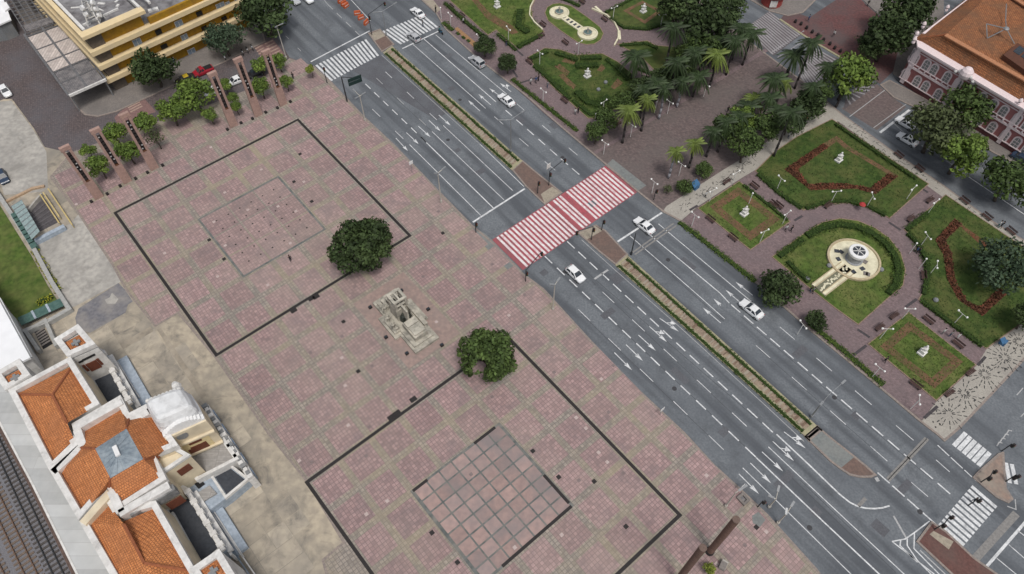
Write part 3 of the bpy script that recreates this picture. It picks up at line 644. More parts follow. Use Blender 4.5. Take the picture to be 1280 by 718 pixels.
# red paved pedestrian crossings in the small street
for q in ([(143, 147), (150, 140), (167, 126), (181, 124), (195, 140), (164, 150), (160, 170), (152, 168)], [(318, 60), (341, 49), (356, 68), (334, 80)]):
    MB().sheet(ccw(PP(q, .008))).build('red_crossing', mat('red_asphalt', (.24, .145, .135), (.17, .105, .1), 3, .9), road)
for k in range(3): line((160 + k * 1.5, 135 + k * 2.6), (174.5 + k * 1.7, 127.5 + k * 2.6), .42, PAINTO, .012, 'crossing_stripe')
for k in range(6): line((319 + k * 2.1, 61.5 + k * 3.3), (328 + k * 2.1, 56.5 + k * 3.3), .42, PAINTO, .012, 'crossing_stripe')
for k in range(6): line((331 + k * 2.3, 55.5 + k * 3.2), (341 + k * 2.3, 50.5 + k * 3.2), .42, PAINTO, .012, 'crossing_stripe')
# ================================================================== BUILDINGS
Z3 = Vector((0, 0, 1))
def ray_plane(px, py, pt, nrm):
    o = Vector((0, 0, CAM_H)); d = P(px, py, 0) - o
    return o + d * ((pt - o).dot(nrm) / d.dot(nrm))
def fit_mesh(o, root, loc, xax):
    """place a part modelled facing -Y (x along the wall) on a wall"""
    o.parent = root; o.location = loc - root.location; o.rotation_euler = (0, 0, math.atan2(xax.y, xax.x)); return o
def arch_pts(w_, h_, n=7):
    r = w_ / 2; pts = [(-r, 0), (r, 0)]; pts += [(r * math.cos(math.pi * i / n), h_ - r + r * math.sin(math.pi * i / n)) for i in range(n + 1)]
    return pts
def plate(b, pts, y0, y1):
    n = len(pts); vs = [(x, y0, z) for x, z in pts] + [(x, y1, z) for x, z in pts]
    return b.add(vs, [tuple(range(n))] + [((i + 1) % n, i, n + i, n + (i + 1) % n) for i in range(n)])
def window_proto(w_, h_, arched, mf, mg, bars=1):
    fr = MB(); out = arch_pts(w_ + .55, h_ + .3) if arched else [(-w_ / 2 - .14, -.08), (w_ / 2 + .14, -.08), (w_ / 2 + .14, h_ + .12), (-w_ / 2 - .14, h_ + .12)]
    plate(fr, out, -.12, .05); fr.box((0, -.16, -.1), (w_ + .6, .3, .14))
    f = fr.build('window', mf, link=False)
    g = MB(); plate(g, arch_pts(w_, h_) if arched else [(-w_ / 2, .04), (w_ / 2, .04), (w_ / 2, h_), (-w_ / 2, h_)], -.14, -.1)
    gm = g.build('pane', mg, link=False).data
    s = MB()
    for k in range(bars): s.box((-w_ / 2 + w_ * (k + 1) / (bars + 1), -.155, h_ / 2), (.07, .04, h_ * .97))
    s.box((0, -.156, h_ * .62), (w_, .04, .07)); s.box((0, -.157, h_ * .3), (w_, .04, .05))
    sm_ = s.build('glazing_bar', mf, link=False).data
    return f.data, gm, sm_
def put_window(root, pr, loc, xax):
    o = bpy.data.objects.new('window', pr[0]); col.objects.link(o); fit_mesh(o, root, loc, xax)
    p = bpy.data.objects.new('pane', pr[1]); col.objects.link(p); p.parent = o
    s = bpy.data.objects.new('glazing_bar', pr[2]); col.objects.link(s); s.parent = o
    return o

# ------------------------------------------------------------------ old station (bottom left)
st = empty('station_building', P(120, 600, 0), 'cream and white old railway station with terracotta tile roofs beside the tracks', 'station')
def block(name, px, zt, m, parent, z0=0.0, parapet=None, pw_=.5, ph=.8, floor=None):
    """walls under an outline seen at height zt"""
    poly = ccw(PP(px, zt)); o = MB().prism(poly, z0, zt - (.3 + .01 * (len(st.children) % 37) if parapet and not floor else 0)).build(name, m, parent)
    if floor: MB().prism(inset(poly, pw_), zt - .3, zt + .02).build('roof_deck', floor, parent)
    if parapet: MB().wall(inset(poly, pw_ / 2 - .08), pw_, zt - .1, zt + ph, True).build('parapet', parapet, parent)
    return o, poly
def roof_faces(name, faces, m, parent, ridges=(), rm=RIDGE):
    b = MB()
    for f in faces: b.add([P(x, y, z) for x, y, z in f], [tuple(range(len(f)))])
    o = b.build(name, m, parent)
    me = o.data; bm_ = bmesh.new(); bm_.from_mesh(me)
    bmesh.ops.recalc_face_normals(bm_, faces=bm_.faces)
    for f in bm_.faces:
        if f.normal.z < 0: f.normal_flip()
    bm_.to_mesh(me); bm_.free()
    for a, c in ridges:
        A_, B_ = P(*a), P(*c); MB().tube(A_ + Z3 * .05, B_ + Z3 * .05, .19, n=6).build('ridge', rm, o)
    return o
ZE, ZR = 10.0, 12.2
A1 = [(15, 491), (91, 450), (127, 508), (86, 531), (100, 557), (66, 590)]
block('wall', A1, ZE, CREAM, st, parapet=WHITE, pw_=.75)
roof_faces('roof', [[(21, 493, ZE), (91, 457, ZE), (65.6, 494, ZR)], [(91, 457, ZE), (122, 507, ZE), (84, 529, ZR), (65.6, 494, ZR)],
                    [(21, 493, ZE), (68, 582, ZE), (84, 529, ZR), (65.6, 494, ZR)], [(68, 582, ZE), (90, 562, ZE), (84, 529, ZR)], [(90, 562, ZE), (94, 553, ZE + .4), (84, 529, ZR)]], ROOFT, st,
           [((21, 493, ZE), (65.6, 494, ZR)), ((91, 457, ZE), (65.6, 494, ZR)), ((65.6, 494, ZR), (84, 529, ZR))])
A2 = [(100, 555), (95, 534), (154, 499), (165, 521), (190, 508), (225, 560), (196, 572), (211, 602), (152, 640), (138, 611), (103, 652), (67, 590)]
block('wall', A2, ZE, CREAM, st, parapet=WHITE, pw_=.75, ph=1.0)
roof_faces('roof', [[(101, 541, ZE), (152, 508, ZE), (158, 536, ZR + .6), (119, 561, ZR + .6)], [(152, 508, ZE), (161, 523, ZE + .5), (158, 536, ZR + .6)], [(102, 560, ZE + 1), (101, 541, ZE), (119, 561, ZR + .6)],
                    [(186, 515, ZE), (219, 558, ZE), (179, 574, ZR + .6), (158, 536, ZR + .6)], [(161, 523, ZE + .5), (186, 515, ZE), (158, 536, ZR + .6)], [(219, 558, ZE), (198, 571, ZE), (179, 574, ZR + .6)],
                    [(207, 599, ZE), (152, 634, ZE), (138, 598, ZR + .6), (179, 574, ZR + .6)], [(198, 571, ZE), (207, 599, ZE), (179, 574, ZR + .6)], [(152, 634, ZE), (137, 612, ZE), (138, 598, ZR + .6)],
                    [(72, 589, ZE), (102, 647, ZE), (138, 598, ZR + .6), (119, 561, ZR + .6)], [(72, 589, ZE), (119, 561, ZR + .6), (102, 560, ZE + 1)], [(102, 647, ZE), (137, 612, ZE), (138, 598, ZR + .6)]], ROOFT, st,
           [((102, 560, ZE + 1), (119, 561, ZR + .6)), ((138, 598, ZR + .6), (137, 614, ZE)), ((179, 574, ZR + .6), (199, 572, ZE)), ((158, 536, ZR + .6), (162, 522, ZE + .4))])
sk = roof_faces('skylight', [[(119, 561, ZR + .7), (158, 536, ZR + .7), (144, 558, ZR + 1.6)], [(158, 536, ZR + .7), (179, 574, ZR + .7), (147, 570, ZR + 1.6), (144, 558, ZR + 1.6)],
                             [(179, 574, ZR + .7), (138, 598, ZR + .7), (147, 570, ZR + 1.6)], [(138, 598, ZR + .7), (119, 561, ZR + .7), (144, 558, ZR + 1.6), (147, 570, ZR + 1.6)]], SKYL, st)
MB().bar(P(143, 558, ZR + 1.75), P(148, 570, ZR + 1.75), .55, .3).build('ridge_vent', WHITEC, sk)
c4 = [P(119, 561, ZR + .72), P(158, 536, ZR + .72), P(179, 574, ZR + .72), P(138, 598, ZR + .72)]; rg = [P(144, 558, ZR + 1.63), P(147, 570, ZR + 1.63)]
for a, b_, r0, r1 in ((0, 1, 0, 0), (1, 2, 0, 1), (2, 3, 1, 1), (3, 0, 1, 0)):
    for t in (.2, .4, .6, .8):
        k = MB(); k.bar(c4[a].lerp(c4[b_], t), rg[r0].lerp(rg[r1], t), .06, .06); k.build('glazing_bar', SKYL, sk)
A3 = [(104, 655), (137, 616), (152, 641), (197, 629), (247, 716), (285, 790), (185, 795)]
block('wall', A3, ZE, CREAM, st, parapet=WHITE, pw_=.75)
roof_faces('roof', [[(108, 655, ZE), (172, 775, ZE), (180.5, 704, ZR), (155.5, 656, ZR)], [(108, 655, ZE), (136, 631, ZE), (155.5, 656, ZR)], [(136, 631, ZE), (148, 654, ZE), (155.5, 656, ZR)], [(155.5, 656, ZR), (152, 653, ZE), (197, 634, ZE), (240, 714, ZE), (180.5, 704, ZR)],
                    [(180.5, 704, ZR), (240, 714, ZE), (272, 785, ZE), (172, 775, ZE)], [(148, 654, ZE), (152, 653, ZE), (155.5, 656, ZR)]], ROOFT, st,
           [((155.5, 656, ZR), (180.5, 704, ZR)), ((180.5, 704, ZR), (240, 714, ZE))])
# party wall between the middle and the south roof, gutter walls
for a, b_, m_, zt in (((104, 655), (138, 616), CREAM, 11.2), ((93, 537), (153, 503), WHITE, 11.3), ((66, 590), (102, 557), WHITE, 11), ((150, 643), (212, 607), WHITE, 11.3), ((140, 614), (152, 641), WHITE, 11.3), ((97, 538), (104, 558), WHITE, 11.2), ((163, 526), (188, 513), WHITE, 11)):
    MB().wall([P(*a, 11), P(*b_, 11)], 1.0, 9, zt).build('gable_wall', m_, st)
MB().wall([P(160, 641, 11), P(216, 607, 11)], .9, 9, 10.6).build('gutter', mat('stained_concrete', (.25, .25, .25), (.13, .13, .13), 1.4, .9), st)
# little corner pavilions with their own tiled roofs
for px, rf in ((((71, 427), (100, 409), (121, 433), (87, 448)), ((80, 429), (102, 417), (110, 427), (87, 441))), (((-4, 470), (27, 452), (40, 471), (10, 490)), ((5, 472), (26, 461), (33, 471), (12, 485))),
               (((241, 713), (276, 689), (304, 735), (268, 757)), ((248, 712), (270, 696), (284, 716), (264, 735)))):
    block('pavilion_wall', px, 10.4, WHITE, st, parapet=WHITE, pw_=.8, ph=.7)
    cx = sum(p[0] for p in rf) / 4; cy = sum(p[1] for p in rf) / 4
    rr = roof_faces('pavilion_roof', [[(*rf[i], 10.45), (*rf[(i + 1) % 4], 10.45), (cx, cy - 1, 11.0)] for i in range(4)], ROOFT, st)
    c = P(cx, cy, 11.1); MB().box(c, (1.2, .4, .3), YAW).box(c, (.4, 1.2, .26), YAW).build('vent', GREYM, rr)
def wall_open(b, parent, root_wall_px, z, items):
    """brown shutters on a wall facing down the building; items: (px, py, w, h)"""
def vpanel(px, py, edge, w_, h_, m, parent, name='shutter', dep=.12, out=0.0):
    """a panel standing on the wall whose top edge is seen from (x0,y0) to (x1,y1) at height z"""
    x0, y0, x1, y1, z = edge; a, b_ = P(x0, y0, z), P(x1, y1, z); d = (b_ - a).normalized(); nrm = Vector((d.y, -d.x, 0))
    if nrm.dot(V) < 0: nrm = -nrm
    a = a + nrm * out; q = ray_plane(px, py, a, nrm)
    return MB().box(q + nrm * dep / 2, (w_, dep, h_), math.atan2(d.y, d.x)).build(name, m, parent)
# terraces in front of the roofs
TZ = 3.4
for px, dk in ((((92, 452), (118, 434), (131, 440), (167, 505), (134, 514)), ((111, 470), (134, 459), (154, 488), (134, 502))),
               (((199, 630), (226, 606), (237, 612), (283, 687), (250, 716)), ((215, 641), (236, 628), (272, 686), (252, 702)))):
    block('terrace_wall', px, TZ, BLUEW, st, parapet=None)
    poly = ccw(PP(px, TZ)); MB().wall(inset(poly, .3), .6, TZ - .05, TZ + .75, True).build('parapet', WHITE, st)
    MB().prism(inset(poly, .5), TZ - .2, TZ + .03).build('terrace_floor', SLATE, st)
    a, b_ = P(*px[2], TZ + .75), P(*px[3], TZ + .75); n = 17
    for k in range(n):
        c = a.lerp(b_, (k + .5) / n); MB().box(c + Vector((0, 0, .2)) - U * .28, (.5 + .35 * (k % 3 == 0), .62, .45 + .3 * (k % 3 == 0)), YAW).build('merlon', WHITE, st)
    # cornice and windows of the street front below
    for k in range(8):
        c = a.lerp(b_, (k + .5) / 8); c = Vector((c.x, c.y, 1.6)) + U * .05
        MB().box(c, (.12, 1.1, 1.9), YAW).build('window', GLASSB, st); MB().box(c + V * 1.05 + Z3 * .1, (.3, .34, 2.9), YAW).build('pilaster', WHITE, st)
    MB().wall([a + U * .2 - Z3 * 1.2, b_ + U * .2 - Z3 * 1.2], .7, TZ - .9, TZ - .5).build('cornice', WHITE, st)
    MB().wall([a + U * 1.0, b_ + U * 1.0], 1.9, 0, .9).build('plinth', BLUEW, st)
MB().wall([P(109, 465, TZ + .8), P(131, 507, TZ + .8)], .45, TZ, TZ + .8).build('inner_parapet', WHITE, st)
MB().wall([P(214, 641, TZ + .8), P(249, 705, TZ + .8)], .45, TZ, TZ + .8).build('inner_parapet', WHITE, st)
for x0, y0, x1, y1 in ((143, 455, 170, 500), (140, 456, 160, 490), (247, 625, 330, 745), (256, 632, 300, 700)):
    for o_ in (0, .55): MB().bar(P(x0, y0, 1.0) + U * o_, P(x1, y1, 1.0) + U * o_, .16, .2).build('ledge', WHITE if o_ else SKYL, st)
# cream walls with brown shutters over the terraces
pt1 = (87, 448, 121, 433, 10.4)
for x, y, w_, h_ in ((117, 457, 1.5, 2.0), (107, 460, .35, 1.7), (124.5, 452, .35, 1.7)): vpanel(x, y, pt1, w_, h_, BROWNW, st)
for x, y in ((101, 452), (106, 449), (111, 446.5), (116, 444)): vpanel(x, y, pt1, .6, .35, DARK, st, 'vent')
MB().wall([P(83, 449, 9.6), P(121, 434, 9.6)], .7, 9.2, 9.6).build('cornice', CREAM, st)
# entrance pavilion: curved white mansard, cream fronts, porch
EZ = 10.6
e1, ep = block('wall', [(186, 512), (238, 492), (259, 527), (207, 549)], EZ, CREAM, st)
a, b_, c, d = ep[0], ep[1], ep[2], ep[3]
q = PP([(186, 512), (238, 492), (256, 522), (205, 545)], EZ); cen = sum(q, Vector()) / 4
dome = MB(); prof = [(1.04, 0), (1.05, .45), (.96, .9), (.97, 1.7), (.90, 2.5), (.78, 3.05), (.60, 3.3)]
rings = []
for s, h in prof:
    ring = []
    for i in range(4):
        p0, p1 = q[i], q[(i + 1) % 4]
        for t in (0, .12, .3, .5, .7, .88):
            p = p0.lerp(p1, t); k = .95 * s * (1 + .05 * math.sin(math.pi * t)) * (.93 if t == 0 else 1.0); ring.append(cen + (p - cen) * k + Z3 * h)
    rings.append(ring)
n = 24
dome.add([p for r_ in rings for p in r_], [(k * n + i, k * n + (i + 1) % n, (k + 1) * n + (i + 1) % n, (k + 1) * n + i) for k in range(len(prof) - 1) for i in range(n)] + [tuple(range((len(prof) - 1) * n, len(prof) * n))])
o = dome.build('mansard_roof', mat('white_metal_roof', (.74, .75, .76), (.66, .67, .68), 1.2, .6, .3, (.5, .5, .5), .4, stain=((.35, .35, .35), .8, .5)), st, smooth=False)
bm_ = bmesh.new(); bm_.from_mesh(o.data); bmesh.ops.recalc_face_normals(bm_, faces=bm_.faces); bm_.to_mesh(o.data); bm_.free()
for k in range(9):
    t = (k + .5) / 9; p = q[0].lerp(q[1], t) + Z3 * 3.2; MB().ball(p + (cen - p) * .18, .32, 8).build('ornament', WHITE, o)
# front pediment scrolls beside the dome
r = random.Random(8)
for k in range(16):
    t = k / 15; p = P(219 + 26 * t, 481 + 37 * t, EZ + 1.2 * math.sin(math.pi * t)); MB().ball(p, .45 + .25 * r.random(), 8).build('ornament', WHITE, st)
ga, gb = q[3] + V * .1, q[2] + V * .1
for k in range(14):                                        # curved white gable closing the mansard
    t0, t1 = k / 14, (k + 1) / 14; h = .3 + 1.7 * math.sin(math.pi * (t0 + t1) / 2) ** .8
    MB().bar(ga.lerp(gb, t0) + Z3 * (h / 2), ga.lerp(gb, t1) + Z3 * (h / 2), .75, h).build('gable_stone', WHITEC, o)
MB().wall([P(220, 484, EZ), P(243, 516, EZ)], .6, EZ - 2, EZ + .9).build('pediment', WHITE, st)
MB().wall([q[3] + V * .35, q[2] + V * .35], .8, EZ - .3, EZ + .25).build('cornice', CREAM, st)
ptE = (207, 549, 259, 527, EZ)
de = (P(259, 527, EZ) - P(207, 549, EZ)).normalized(); ne = Vector((de.y, -de.x, 0)); cpt = ray_plane(228, 545, P(207, 549, EZ), ne)
MB().tube(cpt - ne * .1, cpt + ne * .12, .75, n=14).build('round_window', GREYM, st)
for zz, hh in ((7.9, .35), (4.3, .25)): MB().bar(P(207, 549, EZ) + Z3 * (zz - EZ) + ne * .12, P(259, 527, EZ) + Z3 * (zz - EZ) + ne * .12, .5, hh).build('cornice', CREAM, st)
for x, y, w_, h_ in ((249, 560, 1.7, 2.2), (240, 565, .45, 1.8), (258, 555, .45, 1.8), (244, 552, 1.7, .6)): vpanel(x, y, ptE, w_, h_, BROWNW, st)
vpanel(247.5, 558, ptE, 4.0, 3.4, mat('yellow_cream', (.70, .58, .33), (.62, .51, .29), 2), st, 'window_surround', .06)
E2Z = 3.4
block('wall', [(228, 571), (281, 549), (299, 575), (247, 602)], E2Z, WHITE, st, floor=GREYR, parapet=WHITE, ph=.5)
ptF = (229, 602, 7.5)
block('wall', [(188, 574), (214, 557), (238, 570), (205, 592)], 9.4, CREAM, st, parapet=WHITE, ph=.4)
for x, y, w_, h_ in ((231, 587, 1.7, 1.6),): vpanel(x, y, (205, 592, 238, 570, 9.4), w_, h_, BROWNW, st)
for x, y, w_, h_ in ((220, 628, 2.0, 2.0),): vpanel(x, y, (160, 641, 216, 607, 10.6), w_, h_, BROWNW, st, out=.5)
block('porch_wall', [(232, 601), (262, 587), (284, 622), (256, 642)], 2.4, BLUEW, st, floor=BLUEW)
MB().prism(ccw(PP([(246, 617), (262, 607), (271, 617), (251, 629)], 2.7)), 2.3, 2.75).build('porch_roof', GREYR, st)
MB().prism(ccw(PP([(240, 602), (249, 597), (256, 605), (248, 611)], 2.6)), 2.3, 2.6).build('opening', DARK, st)
block('porch_wall', [(258, 586), (277, 573), (312, 600), (283, 624)], 2.2, BLUEW, st, floor=SLATE, parapet=WHITE, pw_=.35, ph=.5)
# white balustrade with posts along the entrance front
pa, pb = P(255, 506, 3.6), P(314, 598, 3.6)
MB().wall([pa, pb], .9, 0, 3.1).build('front_wall', WHITE, st)
for k in range(22):
    t = (k + .5) / 22; p = pa.lerp(pb, t); MB().box(Vector((p.x, p.y, 3.4)), (.5 + .3 * (k % 3 == 0), .55, .7 + .3 * (k % 3 == 0)), YAW).build('baluster', WHITE if k % 2 else GREYM, st)
for k in range(5):
    p = pa.lerp(pb, .1 + .2 * k) + U * .55; MB().box(Vector((p.x, p.y, 1.6)), (.15, 1.2, 1.8), YAW).build('window', GLASSB, st)
# platform canopy roof beside the station
pc = empty('platform_canopy', P(70, 640, 0), 'long pale grey sheet roof over the platform between station and tracks', 'canopy')
CANP = [(-30, 458), (5, 477), (16, 493), (66, 590), (103, 655), (144, 726), (170, 775), (128, 775), (97, 719), (41, 606), (0, 529), (-40, 464)]
poly = ccw(PP(CANP, 8)); MB().prism(poly, 7.75, 8.0).build('roof', PLATR, pc)
MB().wall(PP([(-34, 466), (0, 529), (41, 606), (97, 719), (126, 775)], 8), .25, 7.6, 8.06).build('fascia', WHITE, pc)
for k in range(9):
    p = P(16, 520, 8).lerp(P(122, 728, 8), k / 8); p.z = 0; MB().tube(p, (p.x, p.y, 7.8), .15).build('column', STEEL, pc)
# tracks
tr_bed = [(-60, 470), (-36, 468), (0, 536), (36, 606), (92, 719), (110, 775), (-60, 775)]
sheet('track_ballast', tr_bed, .11, BALLAST)
slab('platform_edge', [(-34, 464), (0, 527), (41, 604), (97, 718), (124, 772), (116, 775), (90, 719), (35, 606), (-6, 530), (-38, 466)], 0, .9, mat('platform_brown', (.145, .10, .085), (.10, .07, .06), 3))
def track(a, b, label, ms, gauge=1.0, n=90, w_=2.1):
    A_, B_ = P(*a, .12), P(*b, .12); d = (B_ - A_).normalized(); s = Vector((-d.y, d.x, 0)); rz = math.atan2(d.y, d.x)
    t = empty('railway_track', A_, label, 'railway track'); me = None
    L = (B_ - A_).length; nn = int(L / .75)
    for k in range(nn):
        c = d * (k * .75)
        if me is None: me = MB().box((0, 0, .05), (.27, w_, .16)).build('sleeper', ms, link=False).data
        o = bpy.data.objects.new('sleeper', me); col.objects.link(o); o.parent = t; o.location = c; o.rotation_euler = (0, 0, rz)
    for sg in (-1, 1):
        MB().bar(A_ + s * sg * gauge / 2 + Z3 * .2, B_ + s * sg * gauge / 2 + Z3 * .2, .13, .16).build('rail', STEELD if ms is SLEEP else RAILM, t)
track((-16, 528), (98, 770), 'dark sleepered railway track nearest the platform', SLEEP, 1.1, w_=2.4)
track((-38, 555), (64, 770), 'brown rusty railway track in the middle of the ballast', SLEEPB, 1.3, w_=2.7)
track((-50, 620), (26, 772), 'railway track at the left corner of the photo', SLEEPB, 1.1, w_=2.3)

# white canopy building at the left edge
wc = empty('white_shed', P(-40, 430, 0), 'low building with a plain bright white roof at the left edge', 'shed')
poly = ccw(PP([(-70, 300), (0, 372), (40, 446), (0, 466), (-40, 480), (-110, 400)], 6)); MB().prism(poly, 5.6, 6).build('roof', WHITER, wc)
MB().prism(inset(poly, .6), 0, 5.6).build('wall', WHITE, wc)
MB().wall(PP([(-2, 372), (39, 447)], 6), .2, 5.7, 6.05).build('gutter', GREYM, wc)
# sunken lawn with parapet
slab('lawn', [(-30, 210), (3, 262), (38, 318), (60, 358), (72, 376), (45, 391), (22, 402), (-4, 366), (-40, 320)], .1, .2, GRASS)
pw2 = MB().wall(PP([(-14, 225), (3, 251), (41, 309), (64, 352), (86, 386), (58, 402), (28, 414)], 1), .7, 0, 1.0).build('parapet_wall', PINKT if False else mat('grey_wall_cap', (.40, .40, .385), (.32, .32, .31), 2), None)
tag(pw2, 'long grey parapet wall along the edge of the sunken green lawn', 'wall')
gf = empty('glass_balustrade', P(50, 392, 0), 'green glass balustrade across the lower end of the sunken lawn', 'glass fence')
for k in range(3):
    a, b_ = P(24, 403, 1.1).lerp(P(78, 378, 1.1), k / 3 + .01), P(24, 403, 1.1).lerp(P(78, 378, 1.1), (k + 1) / 3 - .01)
    MB().prism([a - V * 1.0, b_ - V * 1.0, b_ + V * .9, a + V * .9], 1.1, 1.16).build('glass_panel', GLASSG, gf)
    if k: MB().bar(a - V * 1.0 + Z3 * .12, a + V * .9 + Z3 * .12, .35, .12).build('beam', BLUEW, gf)
    MB().box(Vector((a.x, a.y, .55)), (.12, .12, 1.1)).build('post', STEEL, gf)
# stair pit by the shed
sp = empty('stair_pit', P(52, 415, 0), 'dark open stair well with grey rim walls by the station corner', 'stairs')
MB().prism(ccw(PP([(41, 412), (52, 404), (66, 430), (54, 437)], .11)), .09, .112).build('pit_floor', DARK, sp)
for k in range(6):
    a = P(41, 412, .12).lerp(P(54, 437, .12), .25 + .12 * k); b_ = P(52, 404, .12).lerp(P(66, 430, .12), .25 + .12 * k); MB().bar(a + Z3 * (.05 + k * .02), b_ + Z3 * (.05 + k * .02), .3, .1).build('step', SIDE, sp)
MB().wall(PP([(48, 438), (32, 414), (56, 400), (70, 432)], 1.1), .55, .1, 1.1).build('rim_wall', MATS['grey_wall_cap'], sp)
# metro stair entrance
se = empty('stair_entrance', P(45, 270, 0), 'sunken stair entrance with glass roof strip and yellow rails on the forecourt', 'stair entrance')
MB().prism(ccw(PP([(33, 262), (52, 243), (75, 277), (46, 292)], .11)), .095, .112).build('pit_floor', mat('pit_floor', (.105, .095, .10), (.075, .07, .075), 3), se)
for k in range(7):
    a, b_ = P(34, 262, .115).lerp(P(47, 291, .115), k / 7), P(52, 244, .115).lerp(P(74, 277, .115), k / 7)
    MB().bar(a + Z3 * .03, b_ + Z3 * .03, .4, .08).build('step', mat('pit_step', (.125, .115, .12), (.09, .085, .09), 3), se)
MB().wall(PP([(35, 262), (52, 242)], .8), .35, .1, .9).build('side_wall', CONC2, se)
MB().wall(PP([(43, 301), (80, 282)], 1.0), .8, .1, 1.0).build('side_wall', BLUEW, se)
MB().wall(PP([(4, 253), (40, 235), (55, 232)], .5), .5, .1, .5).build('curb', mat('tan_curb', (.46, .33, .22), (.36, .26, .18), 3), se)
for k in range(8):
    t = k / 8; a = P(14, 258, 2.4).lerp(P(40, 300, 2.4), t + .01); b_ = P(14, 258, 2.4).lerp(P(40, 300, 2.4), t + .115)
    e = P(27, 250, 2.4).lerp(P(50, 290, 2.4), t + .01); f = P(27, 250, 2.4).lerp(P(50, 290, 2.4), t + .115)
    MB().prism(ccw([a, b_, f, e]), 2.4, 2.46).build('roof_pane', GLASSG if False else mat('frosted_glass', (.30, .38, .38), (.22, .29, .29), 3, .3), se)
    MB().bar(a, e, .12, .2).build('roof_beam', STEEL, se); MB().box(Vector((a.x, a.y, 1.2)), (.1, .1, 2.4)).build('post', STEELD, se)
    MB().box(Vector((a.x, a.y, .6)) + V * .9 - U * .4, (1.0, 1.5, 1.1), YAW).build('louvre', GLASSG, se)
for (x0, y0), (x1, y1) in (((50, 243), (74, 279)), ((54, 241), (74, 271)), ((60, 236), (90, 281))):
    a, b_ = P(x0, y0, 1), P(x1, y1, 1); MB().bar(a, b_, .22, .14).build('rail', YELR, se)
    for k in range(6):
        p = a.lerp(b_, k / 5); MB().box(Vector((p.x, p.y, .55)), (.1, .1, .9)).build('post', YELR, se)

# ------------------------------------------------------------------ yellow banded building (top left)
C0 = P(143, 119, 0); F1 = (P(317, 1, 6.8) - P(129, 88, 6.8)); F1.z = 0; F1.normalize(); B1 = Vector((-F1.y, F1.x, 0))
dl = P(60, -2, 13.4) - P(109, 49, 13.4); dl.z = 0; dl.normalize()
yb = empty('yellow_building', C0, 'yellow four storey building wrapped in cream horizontal bands with cluttered flat roof', 'building')
LF = (P(318, 33, 0) - C0).dot(F1); DP = 46
def L2(a, b_, z=0): return C0 + F1 * a + dl * b_ + Z3 * z
ps = (0, 3.5, 6.8, 10.1)
MB().prism([L2(1.3, 1.3), L2(LF - .5, 1.3), L2(LF - .5, DP), L2(1.3, DP)], 0, 10.2).build('wall', YEL, yb)
MB().prism([L2(.9, .9), L2(3.6, .9), L2(3.6, 8), L2(.9, 8)], 0, 13.3).build('corner_wall', YELD, yb)
top_a = (ray_plane(185, 18, L2(0, 0, 13.5), Z3) - C0).dot(F1)
MB().prism([L2(1.5, 1.2), L2(top_a - 1, 1.2), L2(top_a - 1, DP), L2(1.5, DP)], 10.2, 13.3).build('upper_wall', YEL, yb)
RFD = mat('grimy_flat_roof', (.20, .19, .195), (.11, .105, .11), .9, .9, .2, (.30, .30, .31), .35, f3=.8)
MB().prism([L2(1.5, 1.2), L2(top_a - 1, 1.2), L2(top_a - 1, DP), L2(1.5, DP)], 13.3, 13.45).build('roof', RFD, yb)
MB().prism([L2(top_a - .9, 1.5), L2(LF - .6, 1.5), L2(LF - .6, DP), L2(top_a - .9, DP)], 10.2, 11.0).build('roof', RFD, yb)
for z in (3.3, 6.6, 9.9):
    MB().prism([L2(0, 0), L2(LF, 0), L2(LF, 2.3), L2(1.35, 2.3), L2(1.35, DP), L2(0, DP)], z - .5, z + .45).build('band', BAND, yb)
MB().prism([L2(0, 0), L2(top_a, 0), L2(top_a, 1.9), L2(0, 1.9)], 13.2, 13.9).build('band', BAND, yb)
MB().prism([L2(0, 1.95), L2(.9, 1.95), L2(.9, DP), L2(0, DP)], 13.2, 13.85).build('band', BAND, yb)
MB().prism([L2(1.1, 2.2), L2(1.7, 2.2), L2(1.7, DP), L2(1.1, DP)], 13.4, 14.0).build('roof_curb', WHITE, yb)
MB().wall([L2(top_a, .9), L2(LF - .6, .9)], .55, 10.1, 11.7).build('parapet', YEL, yb)
MB().wall([L2(top_a - .4, 1.5), L2(top_a - .4, DP)], .5, 13.3, 14.2).build('parapet', WHITE, yb)
fy = L2(0, 1.3)
for x, y, m_, w_, h_ in ((172, 54, GLASSB, 1.7, 2), (224, 31, GLASSB, 1.7, 2), (231, 48, GLASSB, 1.5, 1.9), (214, 78, GLASSB, 1.7, 1.9), (240, 66, GLASSB, 1.7, 2), (198, 40, DARK, 1.3, 1.1), (205, 58, DARK, 1.4, .9), (249, 17, DARK, 1.3, 1), (276, 9, GLASSB, 2, 2), (285, 6, GLASSB, 1, 1.5), (255, 35, DARK, 1.2, .8), (280, 23, DARK, 1.2, .8), (296, 0, GLASSB, 1, 1.4)):
    q = ray_plane(x, y, fy, -B1); rz = math.atan2(F1.y, F1.x)
    wn = MB().box(q - B1 * .05, (w_, .2, h_), rz).build('window', WHITE if m_ is GLASSB else DARK, yb)
    if m_ is GLASSB:
        for sx in (-1, 1): MB().box(q - B1 * .16 + F1 * sx * w_ * .24, (w_ * .42, .06, h_ * .9), rz).build('pane', GLASSB, wn)
rr = random.Random(4)
tb = P(121, 28, 13.45); tw = empty('antenna_mast', tb, 'white steel antenna frame cluttering the flat roof of the yellow building', 'antenna')
for k in range(4):
    s = Vector((1.3 * (1 if k in (0, 1) else -1), 1.3 * (1 if k in (0, 3) else -1), 0)); MB().bar(tb + s, tb + s * .35 + Z3 * 5, .22, .22).build('leg', WHITE, tw)
